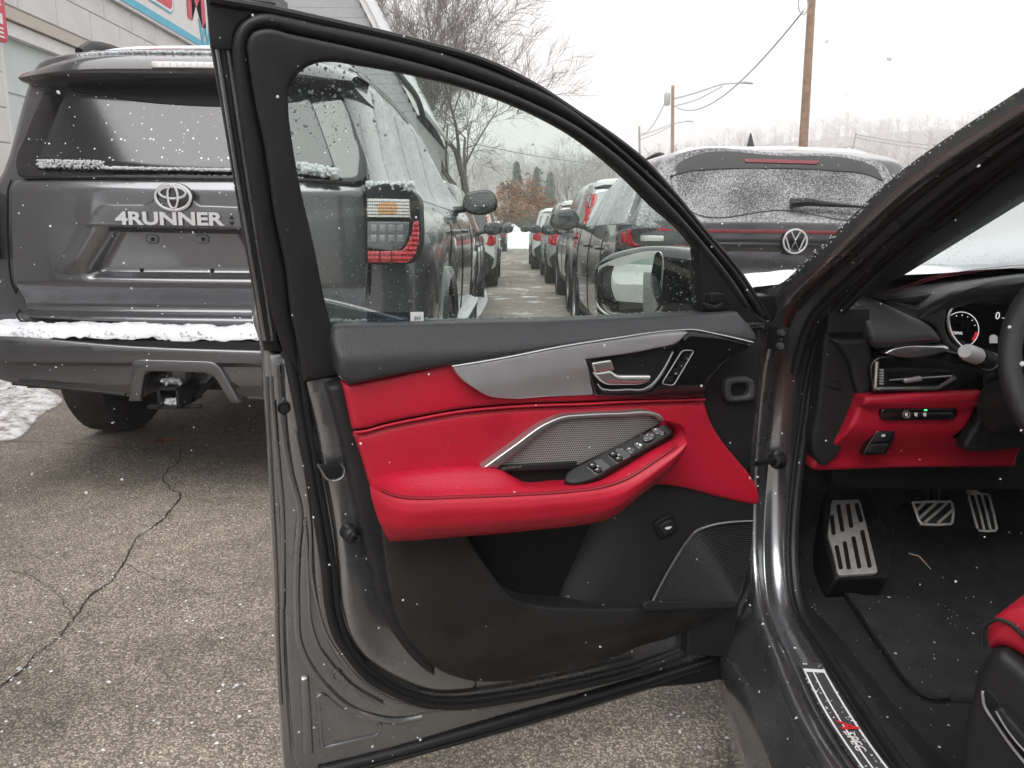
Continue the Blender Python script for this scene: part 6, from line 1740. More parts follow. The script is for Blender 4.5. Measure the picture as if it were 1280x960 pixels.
# lower hatch panels: light strip, shadow groove, emblem
lp = V4.tr([(778, 280, 1), (900, 277), (1040, 279), (1165, 284, 1), (1165, 330), (1160, 400, 1), (785, 395, 1), (778, 320)], .04, step=6)
def lp_wf(u, v): return -.14 * (abs(u) / .95) ** 4 - .035 * smooth01((vpt(994, 309, .04)[1] - v) / .012) + .02 * smooth01((vpt(994, 340, .04)[1] - v) / .08)
lh = mk('lower_hatch', *pad(V4, lp, .04, .12, .008, .02, wf=lp_wf), MT['vwpaint'], vw, sharp=30)
def lpc(pts, off, m, name, dep=.008, bev=.002):
    return mk(name, *pad(V4, V4.tr(pts, .05, step=5), .04 + off, dep, bev, .03, wf=lp_wf), m, lh)
lpc([(800, 285.5, 1), (994, 287.5, 1), (1140, 291, 1), (1140, 295.5, 1), (994, 292, 1), (800, 290, 1)], .006, MT['redstrip'], 'light_strip')
lpc([(800, 297, 1), (994, 299, 1), (1140, 302, 1), (1140, 306, 1), (994, 304, 1), (800, 301.5, 1)], .001, MT['rubber'], 'shadow_groove')
# tail lamps
for s in (1, -1):
    def lm(pts, off, m, name, dep=.03):
        uv = V4.tr(pts, .05, step=3)
        return mk(name, *pad(V4, [(-s * -u if s > 0 else -u, v) for u, v in uv], .04 + off, dep, .004, .02, wf=lp_wf), m, vw)
    lm([(778, 290), (788, 285), (868, 287), (872, 306), (860, 312), (792, 312), (780, 306)], .012, MT['lampdark'], 'tail_lamp', .08)
    lm([(789, 287, 1), (868, 289, 1), (868, 292, 1), (797, 291), (795, 303), (800, 306), (860, 307, 1), (862, 311, 1), (795, 311), (789, 305)], .018, MT['lampred'], 'lamp_band')
    lm([(781, 291, 1), (786, 290, 1), (787, 306, 1), (782, 304, 1)], .018, MT['lampred'], 'side_marker')
    lm([(804, 294, 1), (832, 295, 1), (832, 302, 1), (804, 302, 1)], .0165, MT['lampclear'], 'reverse_lamp')
eu2, ev2 = vpt(994, 302, .06)
ring_ = lambda r, w, n=40: [V4.P(eu2 + r * math.cos(t), ev2 + r * math.sin(t), w) for t in np.linspace(0, 2 * math.pi, n, endpoint=False)]
RAD_ = .067
mk('emblem_disc', *lathe([(.001, .014), (RAD_ * 1.02, .014), (RAD_ * 1.10, .006), (RAD_ * 1.12, -.02)], V4.P(eu2, ev2, .045), V4.w, 40), MT['gloss'], lh)
g = Geo(); g.add(*tube(ring_(RAD_ * .94, .061), .0062, 8, closed=True, squash=(V4.w, .5)))
def stroke(P): g.add(*tube([V4.P(eu2 + x * RAD_, ev2 + y * RAD_, .061) for x, y in P], .0058, 6, squash=(V4.w, .5)))
stroke([(-.36, .80), (0, .08), (.36, .80)])
stroke([(-.80, .40), (-.36, -.74), (0, .02), (.36, -.74), (.80, .40)])
g.obj('emblem', MT['badge'], lh)
# roof rails and fin
for s in (-1, 1):
    P = [Vector((VX + s * .62, VY + y, 1.575 + z)) for y, z in ((.75, -.03), (.85, .0), (1.6, .02), (2.4, .0), (2.55, -.05))]
    mk('roof_rail', *tube(spline3(P, 16), .013, 8), MT['rubber'], vw)
fp = at_y(933, 182, 5.5)
mk('antenna_fin', [fp + Vector(v) for v in ((-.03, -.10, -.03), (.03, -.10, -.03), (.03, .12, -.03), (-.03, .12, -.03), (-.004, -.08, .075), (.004, -.08, .075), (0, -.03, .055), (0, .12, -.02))], [(0, 1, 5, 4), (1, 2, 7, 6, 5), (3, 0, 4, 6, 7), (2, 3, 7), (4, 5, 6)], MT['gloss'], vw, smooth=False)
snow_cap(vw, vbvh, -.60, .60, .55, 2.6, .03)
mk('lower_bumper', *pad(V4, V4.tr([(778, 395, 1), (1160, 400, 1), (1160, 460), (1100, 480), (840, 475), (778, 455)], .06, step=8), .07, .15, .02, .05, wf=lambda u, v: -.14 * (abs(u) / .95) ** 4), MT['vwpaint'], vw)
# ================================================================== body and cabin of the car in front
IFr = Frame((0, 1.5, 0), (1, 0, 0), (0, 0, 1))          # cabin frame: w = towards the camera, w = 0 at y = 1.5
def ip(name, pts, w, m, dep=.03, bev=.004, res=.03, par=None, step=4, **k):
    return mk(name, *pad(IFr, IFr.tr(pts, w, step=step), w, dep, bev, res, **k), MT[m] if isinstance(m, str) else m, par or dash, sharp=k.pop('sharp', 60) if False else 60)
def ipt(x, y, w): return IFr.P(*IFr.px(x, y, w), w)
MT['headliner'] = mat('dark_headliner', (.03, .03, .032), .9)
MT['carpet'] = mat('black_carpet', (.013, .0127, .0125), .95, var=.45, vscale=30, bump=.9, bscale=500, bdist=.003, speck=(70, .05, .22))
MT['carpetmat'] = mat('black_floor_mat', (.019, .0185, .018), .95, var=.45, vscale=22, bump=.9, bscale=420, bdist=.003, speck=(60, .06, .24))
MT['softdash'] = mat('soft_black_dash', (.035, .037, .038), .48, bump=.35, bscale=500, btype='voronoi', bdist=.0009, speck=(80, .012, .3))
MT['steel'] = mat('brushed_pedal_steel', (.60, .57, .54), .42, .55, var=.15, vscale=60)
MT['wheelskin'] = mat('perforated_black_leather', (.018, .018, .019), .45, bump=.6, bscale=620, btype='voronoi', bdist=.001)
WSGL = glass_mat('snowy_windscreen_glass', (.90, .96, .94), .05, frost=(9, .27, 130))

# --- door aperture: painted pillar and sill, swept from the sill up to the windscreen pillar
outer = [(1120, 1120, .78), (1028, 960, 1.0), (990, 895, 1.14), (961, 819, 1.30), (943, 765, 1.42), (936, 711, 1.50), (936, 650, 1.54), (941, 560, 1.55), (950, 480, 1.54), (963, 415, 1.51), (978, 376, 1.46), (1030, 326, 1.36), (1131, 231, 1.20), (1280, 131, 1.03), (1480, 10, .85)]
inner = [(1260, 1120, .78), (1123, 960, 1.0), (1082, 900, 1.12), (1030, 819, 1.30), (998, 765, 1.42), (989, 700, 1.50), (992, 620, 1.55), (1002, 540, 1.57), (1017, 450, 1.57), (1036, 402, 1.53), (1066, 366, 1.48), (1118, 318, 1.39), (1200, 252, 1.26), (1280, 190, 1.14), (1480, 60, .92)]
NO = 110
co = spline3([at_y(*p) for p in outer], NO); ci = spline3([at_y(*p) for p in inner], NO)
rowsP = []
prof = [(-.35, -.075), (-.16, -.040), (-.03, -.010), (0.0, 0.0), (.10, .006), (.26, .004), (.34, -.004), (.40, -.004), (.48, .004), (.72, .007), (.88, .004), (.93, -.004), (1.0, -.008)]
nrm = []
for k in range(NO):
    a, b2 = co[max(0, k-1)], co[min(NO-1, k+1)]
    t = (b2 - a).normalized(); x = (ci[k] - co[k]).normalized()
    n_ = t.cross(x).normalized()
    if n_.dot(CAM - co[k]) < 0: n_ = -n_
    nrm.append(n_)
for s, h in prof: rowsP.append([co[k] + (ci[k] - co[k]) * (s * (1 - .85 * smooth01((co[k].z - .90) / .10)) if s < 0 else s) + nrm[k] * h * ((1 - .75 * smooth01((co[k].z - .90) / .10)) if s < 0 else 1) for k in range(NO)])
aper = mk('door_aperture', *loft(rowsP), MT['paint'], car, sharp=60)
def along(s, h, k0=0, k1=NO): return [co[k] + (ci[k] - co[k]) * s + nrm[k] * h for k in range(k0, k1)]
mk('aperture_seal', *tube(along(1.04, .004), .010, 10), MT['rubber'], car)
mk('seal_lip', *tube(along(.95, .0), .005, 8), MT['rubber'], car)
mk('pillar_strip', *tube(along(.62, .008, 62), .010, 8), MT['rubber'], car)
mk('pillar_strip', *tube(along(.30, .004, 70), .006, 8), MT['rubber'], car)
# outer skin below the sill and on the wing
rk = [[co[k] + (ci[k] - co[k]) * (-.35) + nrm[k] * -.075 for k in range(0, 44)]]
for dx, dz in ((-.02, -.05), (-.02, -.12), (.03, -.16)): rk.append([p + Vector((dx, .0, dz)) for p in rk[0]])
mk('rocker_panel', *loft(rk), MT['paint'], car, sharp=60)
mk('undertray', *box((1.35, .6, .24), 1.6, 3.6, .06), MT['plastic_dark'], car, smooth=False)
# front wing and bonnet with snow
wing = [[at_y(*p) for p in ((960, 420, 1.53), (955, 480, 1.56), (948, 600, 1.58), (940, 720, 1.54))]]
wing.append([Vector((p.x - .03, p.y + .15, p.z)) for p in wing[0]])
wing.append([Vector((p.x - .02, p.y + .9, p.z - .02)) for p in wing[0]])
mk('front_wing', *loft(wing), MT['paint'], car, sharp=80)
bz = at_y(965, 372, 1.75).z
def bon_z(x, y): return bz - .015 + .055 * math.sin(min(1, max(0, (x - .50) / 1.75)) * math.pi) - .14 * ((y - 1.7) / 1.1) ** 2 * .5 + .03 * (1 - ((y - 1.7) / 1.1))
gx = np.linspace(.50, 2.25, 30); gy = np.linspace(1.70, 2.85, 20)
mk('bonnet', *loft([[Vector((x, y, bon_z(x, y) - (.10 if x < .51 or x > 2.24 else 0))) for x in gx] for y in gy]), MT['paint'], car, sharp=80)
sn_ = mk('bonnet_snow', *loft([[Vector((x, y, bon_z(x, y) - .002 + .030 * smooth01(min(x - .50, 2.25 - x, y - 1.68, 2.86 - y) / .04) * (.8 + .5 * noise.noise(Vector((x * 6, y * 6, 0)))))) for x in np.linspace(.50, 2.25, 60)] for y in np.linspace(1.70, 2.85, 40)]), MT['snow'], sharp=180)
props(sn_, 'smooth snow covering the bonnet of the car in front', 'snow', kind='stuff')
# snow crust along the windscreen pillar
PTS, RAD = [], []
for k in range(NO):
    if k < 72: continue
    for _ in range(7):
        f = k + random.random(); k2 = min(NO - 1, k + 1); t = f - k
        p = (co[k].lerp(co[k2], t)) + (ci[k] - co[k]) * random.uniform(-.060, -.040) + nrm[k] * random.uniform(-.024, -.013)
        PTS.append(p); RAD.append(random.uniform(.0005, .0015))
o = snow_blobs(PTS, RAD, 'pillar_snow', None); props(o, 'line of frozen snow along the windscreen pillar at right', 'snow')
# scuttle / wiper end and hinge pieces
mk('scuttle', *box((1.38, 1.71, bz - .03), 1.70, .10, .05), MT['rubber'], car, smooth=False)
mk('wiper_arm', *tube([at_y(1003, 366, 1.68), at_y(1016, 357, 1.70), at_y(1040, 352, 1.75)], [.012, .010, .006], 6), MT['rubber'], car)
mk('mirror_base_gasket', *pad(UF, UF.tr([(945, 370, 1), (972, 372), (968, 402, 1), (952, 400)], -.03, step=3), -.03, .02, .003, .02), MT['rubber'], car)
hb_ = at_y(966, 424, 1.47)
mk('hinge', *box(hb_ + Vector((.014, .012, 0)), .018, .04, .045, Matrix.Rotation(.4, 3, 'Z')), MT['rubber'], car)
for dz in (-.012, .014): mk('hinge_bolt', *lathe([(.001, .010), (.005, .010), (.0065, .006), (.008, 0)], hb_ + Vector((.012, -.008, dz)), (0, -1, 0), 8), MT['paint'], car)
cs0, cs1 = at_y(940, 580, 1.42), at_y(972, 575, 1.53)
mk('check_strap', *tube([cs0, cs1], .006, 6), MT['plastic_dark'], car)
mk('check_boot', *lathe([(.001, .02), (.012, .018), (.016, .008), (.020, 0)], cs1, (cs0 - cs1), 14), MT['rubber'], car)

# sill plate with its lettering
k0, k1 = 4, 26
def sill_uv(s, k, h=.012):
    i = min(NO - 2, int(k)); t = k - i
    a = co[i].lerp(co[i+1], t); b2 = ci[i].lerp(ci[i+1], t); n_ = nrm[i].lerp(nrm[i+1], t)
    return a + (b2 - a) * s + n_ * h
def kpix(py):                                     # station along the sill nearest to a picture row
    best = min(range(NO // 2), key=lambda k: abs(_proj(co[k].lerp(ci[k], .5))[1] - py)); return best
def _proj(p):
    q = CROT.transposed() @ (Vector(p) - CAM); return (640 + FPX * q.x / -q.z, 480 - FPX * q.y / -q.z)
ka = kpix(838); 
plate = [sill_uv(.42, k, .0115) for k in range(ka, -1, -1)]
plb = [sill_uv(.80, k, .0115) for k in range(ka, -1, -1)]
sp_ = mk('sill_plate', *loft([[p - n_ * .006 for p, n_ in zip(plate, nrm[ka::-1])], plate, plb, [p - n_ * .006 for p, n_ in zip(plb, nrm[ka::-1])]]), mat('dark_sill_plate', (.05, .05, .05), .55, bump=.5, bscale=400, bdist=.001, speck=(200, .3, .4)), car)
for s0, s1, kk0, kk1 in ((.44, .47, 0, ka - 1), (.75, .78, 0, ka - 1), (.57, .595, ka * .42, ka - 1.5)):
    ks = np.linspace(kk0, kk1, 24)
    mk('plate_line', *loft([[sill_uv(s0, k, .0125) for k in ks], [sill_uv(s1, k, .0125) for k in ks]]), MT['whiteprint'], sp_)
ks = np.linspace(ka - 1.5, ka - 1, 3)
mk('plate_line', *loft([[sill_uv(.44, k, .0126) for k in ks], [sill_uv(.78, k, .0126) for k in ks]]), MT['whiteprint'], sp_)
la, lb = sill_uv(.52, kpix(915), .013), sill_uv(.52, kpix(955), .013)
lu_ = (lb - la).normalized(); nn = nrm[kpix(930)]
LF = Frame(la, lu_, nn.cross(lu_)); 
mk('a_letter', *text_fit('A', LF, -.006, .0, .026, .028, .0008, .0003, shear=.4, bold=.03), mat('red_print', (.60, .02, .03), .5), sp_)
mk('spec_letters', *text_fit('SPEC', LF, .028, .0, .050, .015, .0008, .0003, shear=.1), MT['whiteprint'], sp_)

# --- cabin shell that keeps the light out: floor, roof, far side, rear
mk('roof', *loft([[Vector((x, y, z)) for x, z in ((.62, 1.36), (.74, 1.45), (1.0, 1.50), (1.4, 1.515), (1.8, 1.50), (2.05, 1.45), (2.18, 1.36))] for y in (.62, .2, -.8, -1.4)]), MT['headliner'], car)
mk('far_door', *loft([[Vector((x, y, z)) for y in (-1.4, -.4, .6, 1.62)] for x, z in ((2.26, .30), (2.30, .6), (2.27, .93))]), MT['plastic'], car)
MT['tintglass'] = glass_mat('cabin_glass', (.72, .80, .78), .05)
mk('far_window', *loft([[Vector((x, y, z)) for y in (-1.4, .2, 1.0)] for x, z in ((2.27, .93), (2.18, 1.36))]), MT['tintglass'], car)
mk('tail_panel', *box((1.45, -1.42, .85), 1.7, .04, 1.2), MT['headliner'], car, smooth=False)
# windscreen: glass between the pillars
wsl = [at_y(*p) for p in ((1075, 372, 1.80), (1140, 336, 1.82), (1210, 292, 1.66), (1280, 248, 1.50), (1420, 160, 1.22), (1640, 20, .95))]
wsl = spline3(wsl, 30)
cx_ = 1.40
ws_rows = []
for t in np.linspace(0, 1, 13):
    ws_rows.append([Vector((p.x + (2 * cx_ - 2 * p.x) * t, p.y + .16 * math.sin(t * math.pi), p.z + .02 * math.sin(t * math.pi))) for p in wsl])
mk('windscreen', *loft(ws_rows), WSGL, car)
# pillar trim between the aperture seal and the windscreen
pt_in = [at_y(*p) for p in ((1040, 410, 1.56), (1062, 372, 1.55), (1110, 326, 1.46), (1200, 256, 1.30), (1280, 196, 1.17), (1480, 64, .95))]
pt_out = [at_y(*p) for p in ((1060, 404, 1.64), (1094, 366, 1.66), (1140, 338, 1.62), (1210, 295, 1.52), (1280, 252, 1.40), (1480, 130, 1.12))]
a_, b_ = spline3(pt_in, 40), spline3(pt_out, 40)
mk('pillar_trim', *loft([a_, [p.lerp(q, .25) + (CAM - p).normalized() * .012 for p, q in zip(a_, b_)], [p.lerp(q, .7) + (CAM - p).normalized() * .014 for p, q in zip(a_, b_)], b_, [q + Vector((.02, .06, .0)) for q in b_]]), MT['plastic'], car, sharp=80)

# --- dashboard
dash = ip('dashboard', [(1046, 384, 1), (1300, 350, 1), (2300, 350, 1), (2300, 640, 1), (1040, 610, 1), (1030, 500)], -.10, 'plastic_dark', .05, .01, .2, car, 12)
# soft top, from the windscreen foot forward to the brow
back_c = [ipt(1078, 372, -.22), ipt(1140, 339, -.36), ipt(1215, 333, -.44), ipt(1300, 329, -.46), ipt(1500, 325, -.46), ipt(2300, 330, -.44)]
mid_c = [ipt(1084, 376, -.16), ipt(1128, 362, -.20), ipt(1200, 350, -.22), ipt(1290, 340, -.22), ipt(1500, 335, -.22), ipt(2300, 350, -.22)]
brow = [ipt(1096, 374, -.12), ipt(1148, 397, -.06), ipt(1190, 369, -.03), ipt(1240, 355, .0), ipt(1330, 348, .0), ipt(2300, 380, -.05)]
brow = [ipt(1092, 372, -.12), ipt(1122, 383, -.08), ipt(1150, 396, -.05), ipt(1180, 374, -.03), ipt(1225, 359, -.01), ipt(1300, 349, .0), ipt(1500, 345, .0), ipt(2300, 380, -.05)]
A_, B_, C_ = spline3(back_c, 60), spline3(mid_c, 60), spline3(brow, 60)
D_ = [p + Vector((0, .02, -.03)) for p in C_]
E_ = [p + Vector((0, .10, -.05)) for p in C_]
dense = [spline3([A_[k], B_[k], C_[k].lerp(B_[k], .35) + Vector((0, 0, .004)), C_[k], D_[k], E_[k]], 21) for k in range(60)]
mk('dash_top', *loft(dense), MT['softdash'], dash, sharp=70)
stp1 = [ipt(x, y, w_) for x, y, w_ in ((1100, 372, -.13), (1130, 362, -.17), (1160, 352, -.19), (1190, 346, -.20), (1230, 340.5, -.20), (1280, 336.5, -.20), (1400, 333, -.2))]
MT['wine'] = mat('wine_red_thread', (.20, .02, .035), .8)
for dz in (.004, -.001): stitches([[p + Vector((0, -.012, .006 + dz)) for p in spline3(stp1, 60)]], .006, .0045, .0009).obj('dash_stitching', MT['wine'], dash)['kind'] = 'stuff'
# left pod in leather above the vent
ip('dash_pod', [(1088, 377), (1094, 370, 1), (1110, 376), (1145, 394), (1172, 412), (1179, 428, 1), (1140, 433), (1100, 437, 1), (1091, 430), (1088, 400)], .02, 'softdash', .16, .012, .015, wf=lambda u, v: -.10 * smooth01((v - .90) / .10))
pod_s = [ipt(x, y, .022) for x, y in ((1097, 428), (1120, 426.5), (1150, 425), (1176, 423))]
stitches([spline3(pod_s, 30)], .006, .0045, .0009).obj('pod_stitching', MT['wine'], dash)['kind'] = 'stuff'
ip('pod_strip', [(1105, 442, 1), (1112, 438), (1184, 432, 1), (1188, 437), (1175, 442), (1120, 446)], .018, 'brightsilver', .05, .004, .03)
# gloss vent panel with frame, slats, wheel and tab
ip('vent_panel', [(1092, 451), (1099, 446, 1), (1190, 439), (1222, 449), (1245, 458, 1), (1245, 487, 1), (1170, 490), (1091, 492, 1)], .014, 'gloss', .05, .004, .03)
mk('vent_frame', *tube([ipt(x, y, .024) for x, y in spline([(1096, 452, 1), (1094, 486, 1), (1172, 485, 1), (1194, 472, 1)], False, 4)], .0045, 8), MT['brightsilver'], dash)
ip('vent_mouth', [(1097, 460, 1), (1186, 461, 1), (1192, 469), (1176, 482, 1), (1097, 483, 1)], .0165, 'plastic_dark', .002, 0, .05)
for y in (466, 472, 478):
    mk('vent_slat', *tube([ipt(1110, y, .02), ipt(1150, y - .5, .022), ipt(1190 - abs(y - 470), y - 1.5, .02)], .0022, 6, squash=(Vector((0, 0, 1)), .6)), MT['gloss'], dash)
mk('vent_slat_trim', *tube([ipt(1112, 475, .024), ipt(1190, 470, .024)], .0016, 6), MT['silver'], dash)
ip('vent_tab', [(1130, 474, 1), (1152, 471, 1), (1154, 476, 1), (1132, 479, 1)], .030, 'silver', .01, .002, .02)
for k in range(6): ip('vent_wheel_tooth', [(1100, 462 + k * 3.4, 1), (1105, 462 + k * 3.4, 1), (1105, 464.3 + k * 3.4, 1), (1100, 464.3 + k * 3.4, 1)], .024, 'silver', .006, .001, .02)
# end panel of the dashboard
ip('end_panel', [(1041, 393, 1), (1084, 388, 1), (1090, 420), (1092, 460), (1090, 492, 1), (1078, 515), (1060, 548), (1042, 576), (1030, 583), (1020, 574), (1015, 555), (1020, 520), (1026, 470), (1031, 420)], -.02, 'plastic', .08, .008, .03)
ip('end_cover', [(1036, 391, 1), (1046, 388), (1088, 384, 1), (1088, 416, 1), (1034, 417, 1)], -.005, 'plastic', .04, .004, .03)
ip('end_sculpt', [(1040, 424, 1), (1088, 424, 1), (1092, 455), (1088, 490), (1078, 497), (1069, 480), (1063, 455), (1052, 437)], .0, 'plastic', .04, .010, .02)
for y in (472, 481): ip('end_slot', [(1035, y, 1), (1051, y + 3, 1), (1051, y + 8, 1), (1036, y + 4, 1)], -.0195 if y < 475 else -.019, 'plastic_dark', .004, .001, .02)
# red knee panel
def kp_wf(u, v):
    z0 = IFr.px(1150, 532, .03)[1]
    return -.05 * smooth01((z0 - v) / .10) - .02 * smooth01((IFr.px(1150, 506, .03)[1] - v) / .01)
kp = ip('knee_panel', [(1083, 496, 1), (1110, 494), (1228, 489, 1), (1232, 500), (1229, 512), (1216, 538), (1204, 553, 1), (1212, 557), (1300, 555, 1), (1300, 598, 1), (1130, 600), (1040, 603, 1), (1032, 600), (1031, 594), (1042, 580), (1060, 551), (1076, 516)], .03, 'red', .10, .010, .014, wf=kp_wf)
stitches([[ipt(x, y, .031) for x, y in spline([(1083, 507), (1110, 506), (1180, 503), (1229, 500)], False, 4)]], .005, .0036, .0008).obj('knee_stitching', MT['thread'], dash)['kind'] = 'stuff'
ip('switch_strip', fil([(1101, 511), (1198, 510), (1196, 525), (1102, 526)], 6), .022, 'gloss', .02, .003, .03)
mk('switch_ring', *tube([ipt(1133 + 4.5 * math.cos(a), 518 + 4.5 * math.sin(a), .0225) for a in np.linspace(0, 6.28, 20, endpoint=False)], .0007, 5, closed=True), MT['silver'], dash)
for x in (1133, 1145, 1156): ip('switch_symbol', [(x - 2, 516, 1), (x + 2, 516, 1), (x + 1.5, 521, 1), (x - 1.5, 520, 1)], .0226, 'whiteprint', .001, 0, .05)
ip('indicator_light', [(1155.5, 511.8, 1), (1159, 511.8, 1), (1159, 513.6, 1), (1155.5, 513.6, 1)], .0228, mat('green_indicator', (.1, .6, .15), .4, emit=(.1, .8, .2, 1.2)), .001, 0, .05)
ip('switch_well', [(1097, 538, 1), (1119, 537, 1), (1118, 546), (1108, 568, 1), (1079, 569, 1), (1083, 560)], .006, 'gloss', .02, .002, .03)
ip('hood_switch', [(1099, 540, 1), (1117, 539, 1), (1112, 552, 1), (1091, 553, 1)], .009, 'plastic', .01, .002, .03)
ip('boot_switch', [(1089, 556, 1), (1111, 554, 1), (1106, 566, 1), (1082, 567, 1)], .009, 'plastic', .01, .002, .03)
ip('switch_symbol', [(1102, 543, 1), (1107, 543, 1), (1106, 546, 1), (1102, 546, 1)], .0095, 'whiteprint', .001, 0, .05)
# column shroud, dark area right of the knee panel
ip('column_shroud', [(1230, 470, 1), (1300, 450, 1), (1300, 560, 1), (1206, 555), (1215, 540), (1230, 512)], .02, 'plastic', .08, .01, .04)
mk('adjust_knob', *lathe([(.001, .012), (.009, .012), (.012, .006), (.014, 0)], ipt(1255, 517, .03), (0, -1, 0), 18), MT['plastic'], dash)
g = Geo()
for k in range(4): g.add(*lathe([(.001, .002), (.0022, .002), (.0025, 0)], ipt(1255 + 2.5 * math.cos(k * 1.57 + .8), 517 + 2.5 * math.sin(k * 1.57 + .8), .042), (0, -1, 0), 8))
g.obj('knob_marks', MT['whiteprint'], dash)
# instrument display
bez = [(1300, 359), (1240, 363.5), (1214, 371), (1194, 381), (1186, 392), (1185, 404), (1190, 420), (1200, 432), (1216, 443), (1240, 452), (1300, 458)]
scr = ip('instrument_screen', [(x, y, 1) if x > 1290 else (x, y) for x, y in bez], -.06, mat('screen_black', (.004, .005, .006), .08, coat=.3), .03, .002, .05)
mk('screen_bezel', *tube([ipt(x, y, -.05) for x, y in spline(bez, False, 4)], .004, 8), MT['brightsilver'], dash)
ip('binnacle', [(1148, 398, 1), (1165, 384), (1184, 374, 1), (1184, 392), (1182, 404), (1188, 424), (1200, 436), (1222, 450, 1), (1200, 446), (1178, 430, 1), (1170, 410)], -.045, 'softdash', .08, .006, .02)
MT['lit'] = mat('display_white', (.7, .7, .7), .5, emit=(.9, .88, .9, .55))
MT['litred'] = mat('display_red', (.5, .02, .03), .5, emit=(.8, .03, .05, .35))
ring = lambda cx, cy, r, a0, a1, n, w_=-.0585: [ipt(cx + r * math.cos(a), cy + r * math.sin(a), w_) for a in np.linspace(a0, a1, n)]
cxg, cyg = 1201.5, 412
mk('rev_dial', *tube(ring(cxg, cyg, 22, -2.2, 1.0, 40), .0007, 5), MT['lit'], dash)
mk('red_zone', *tube(ring(cxg, cyg, 19.5, .15, .75, 12), .0035, 5, squash=(IFr.w, .1)), MT['litred'], dash)
g = Geo()
for a in (-1.9, -1.5, -1.1, -.7, -.3): g.add(*tube([ipt(cxg + 19 * math.cos(a), cyg + 19 * math.sin(a), -.058), ipt(cxg + 17 * math.cos(a), cyg + 17 * math.sin(a), -.058)], .0006, 4))
g.obj('dial_ticks', MT['lit'], dash)
a = IFr.px(1187.5, 418, -.058); b2 = IFr.px(1204, 414.5, -.058)
mk('mode_lettering', *text_fit('NORMAL', IFr, a[0], a[1], b2[0] - a[0], b2[1] - a[1], -.0582, .0001), MT['lit'], dash)
a = IFr.px(1244, 399, -.058); b2 = IFr.px(1250.5, 390, -.058)
mk('speed_digit', *text_fit('0', IFr, a[0], a[1], b2[0] - a[0], b2[1] - a[1], -.0582, .0001), MT['lit'], dash)
a = IFr.px(1252.5, 399, -.058); b2 = IFr.px(1258, 396.5, -.058)
mk('speed_unit', *text_fit('mph', IFr, a[0], a[1], b2[0] - a[0], b2[1] - a[1], -.0582, .0001), MT['lit'], dash)
g = Geo()
g.add(*pad(IFr, IFr.tr([(1237, 421, 1), (1239, 419), (1245, 419), (1247, 421, 1), (1247, 429, 1), (1237, 429, 1)], -.058, step=2), -.058, .0005, 0, .05))
g.obj('car_icon', mat('icon_grey', (.35, .35, .36), .5, emit=(.5, .5, .52, .3)), dash)
# stalk
st0, st1 = ipt(1206, 439, .14), ipt(1262, 462, .02)
stk = mk('turn_stalk', *tube([st0.lerp(st1, t) for t in (.28, .33, .6, 1.0)], [.0165, .0175, .0165, .013], 16), MT['plastic'], dash)
mk('stalk_cap', *tube([st0, st0.lerp(st1, .06), st0.lerp(st1, .24)], [.0115, .0155, .0158], 16), mat('pale_stalk_cap', (.62, .63, .64), .35), stk)
mk('stalk_ring', *tube([st0.lerp(st1, .50), st0.lerp(st1, .53)], [.0178, .0178], 16), MT['silver'], stk)
g = Geo(); 
g.add(*tube([st0.lerp(st1, .40) + Vector((-.004, -.016, .004)), st0.lerp(st1, .40) + Vector((.004, -.0165, -.002))], .0012, 5))
g.obj('stalk_symbol', MT['whiteprint'], stk)
# steering wheel
SC = at_y(1413, 466, 1.17); tiltw = R(24)
sn1, su1 = Vector((0, -math.cos(tiltw), math.sin(tiltw))), Vector((0, math.sin(tiltw), math.cos(tiltw)))
RWH = .185
swp = [SC + (Vector((1, 0, 0)) * math.cos(a) + su1 * math.sin(a)) * RWH for a in np.linspace(0, 2 * math.pi, 64, endpoint=False)]
sw = mk('steering_wheel', *tube(swp, .0165, 14, closed=True), MT['wheelskin'], car)
mk('hub', *lathe([(.001, .03), (.06, .028), (.075, .015), (.078, -.02), (.05, -.05)], SC - sn1 * .02, sn1, 28), MT['plastic'], sw)
for a in (math.pi, 0, -math.pi / 2):
    d = Vector((1, 0, 0)) * math.cos(a) + su1 * math.sin(a)
    mk('spoke', *tube([SC + d * .06 - sn1 * .02, SC + d * .12 - sn1 * .01, SC + d * .175], [.025, .02, .016], 10), MT['plastic'], sw)
mk('column', *tube([SC - sn1 * .03, SC - sn1 * .30], [.05, .06], 16), MT['plastic'], sw)

# --- footwell: bulkhead, kick panel, carpet, mat, pedals
ip('bulkhead', [(1000, 560, 1), (1500, 560, 1), (1500, 760, 1), (1000, 760, 1)], -.62, 'plastic_dark', .02, 0, .2, car, 20)
FZ = .285
def cz(x, y):                                       # height of the carpet
    z = FZ + .28 * smooth01((y - 1.62) / .42) ** 1.2
    z += .035 * smooth01((.70 - x) / .10)
    return z + .004 * noise.noise(Vector((x * 9, y * 9, 0))) + .006 * noise.noise(Vector((x * 3, y * 3, 5)))
xin = [p.x for p in ci]
mk('carpet', *loft([[Vector((x, y, cz(x, y))) for x in np.linspace(.595, 2.2, 70)] for y in np.linspace(-.6, 2.1, 90)]), MT['carpet'], car, sharp=180)
kick = [[at_y(*p) for p in ((1004, 560, 1.60), (992, 640, 1.58), (990, 705, 1.52), (1000, 760, 1.44), (1040, 825, 1.30), (1090, 895, 1.14), (1140, 965, 1.01), (1270, 1120, .80))]]
kick[0] = spline3(kick[0], 40)
kick.append([Vector((p.x + .05, p.y + .10, max(FZ + .03, p.z - .02))) for p in kick[0]])
kick.append([Vector((p.x + .085, p.y + .22, max(FZ - .01, p.z - .06))) for p in kick[0]])
mk('kick_panel', *loft(kick), MT['plastic'], car, sharp=180)
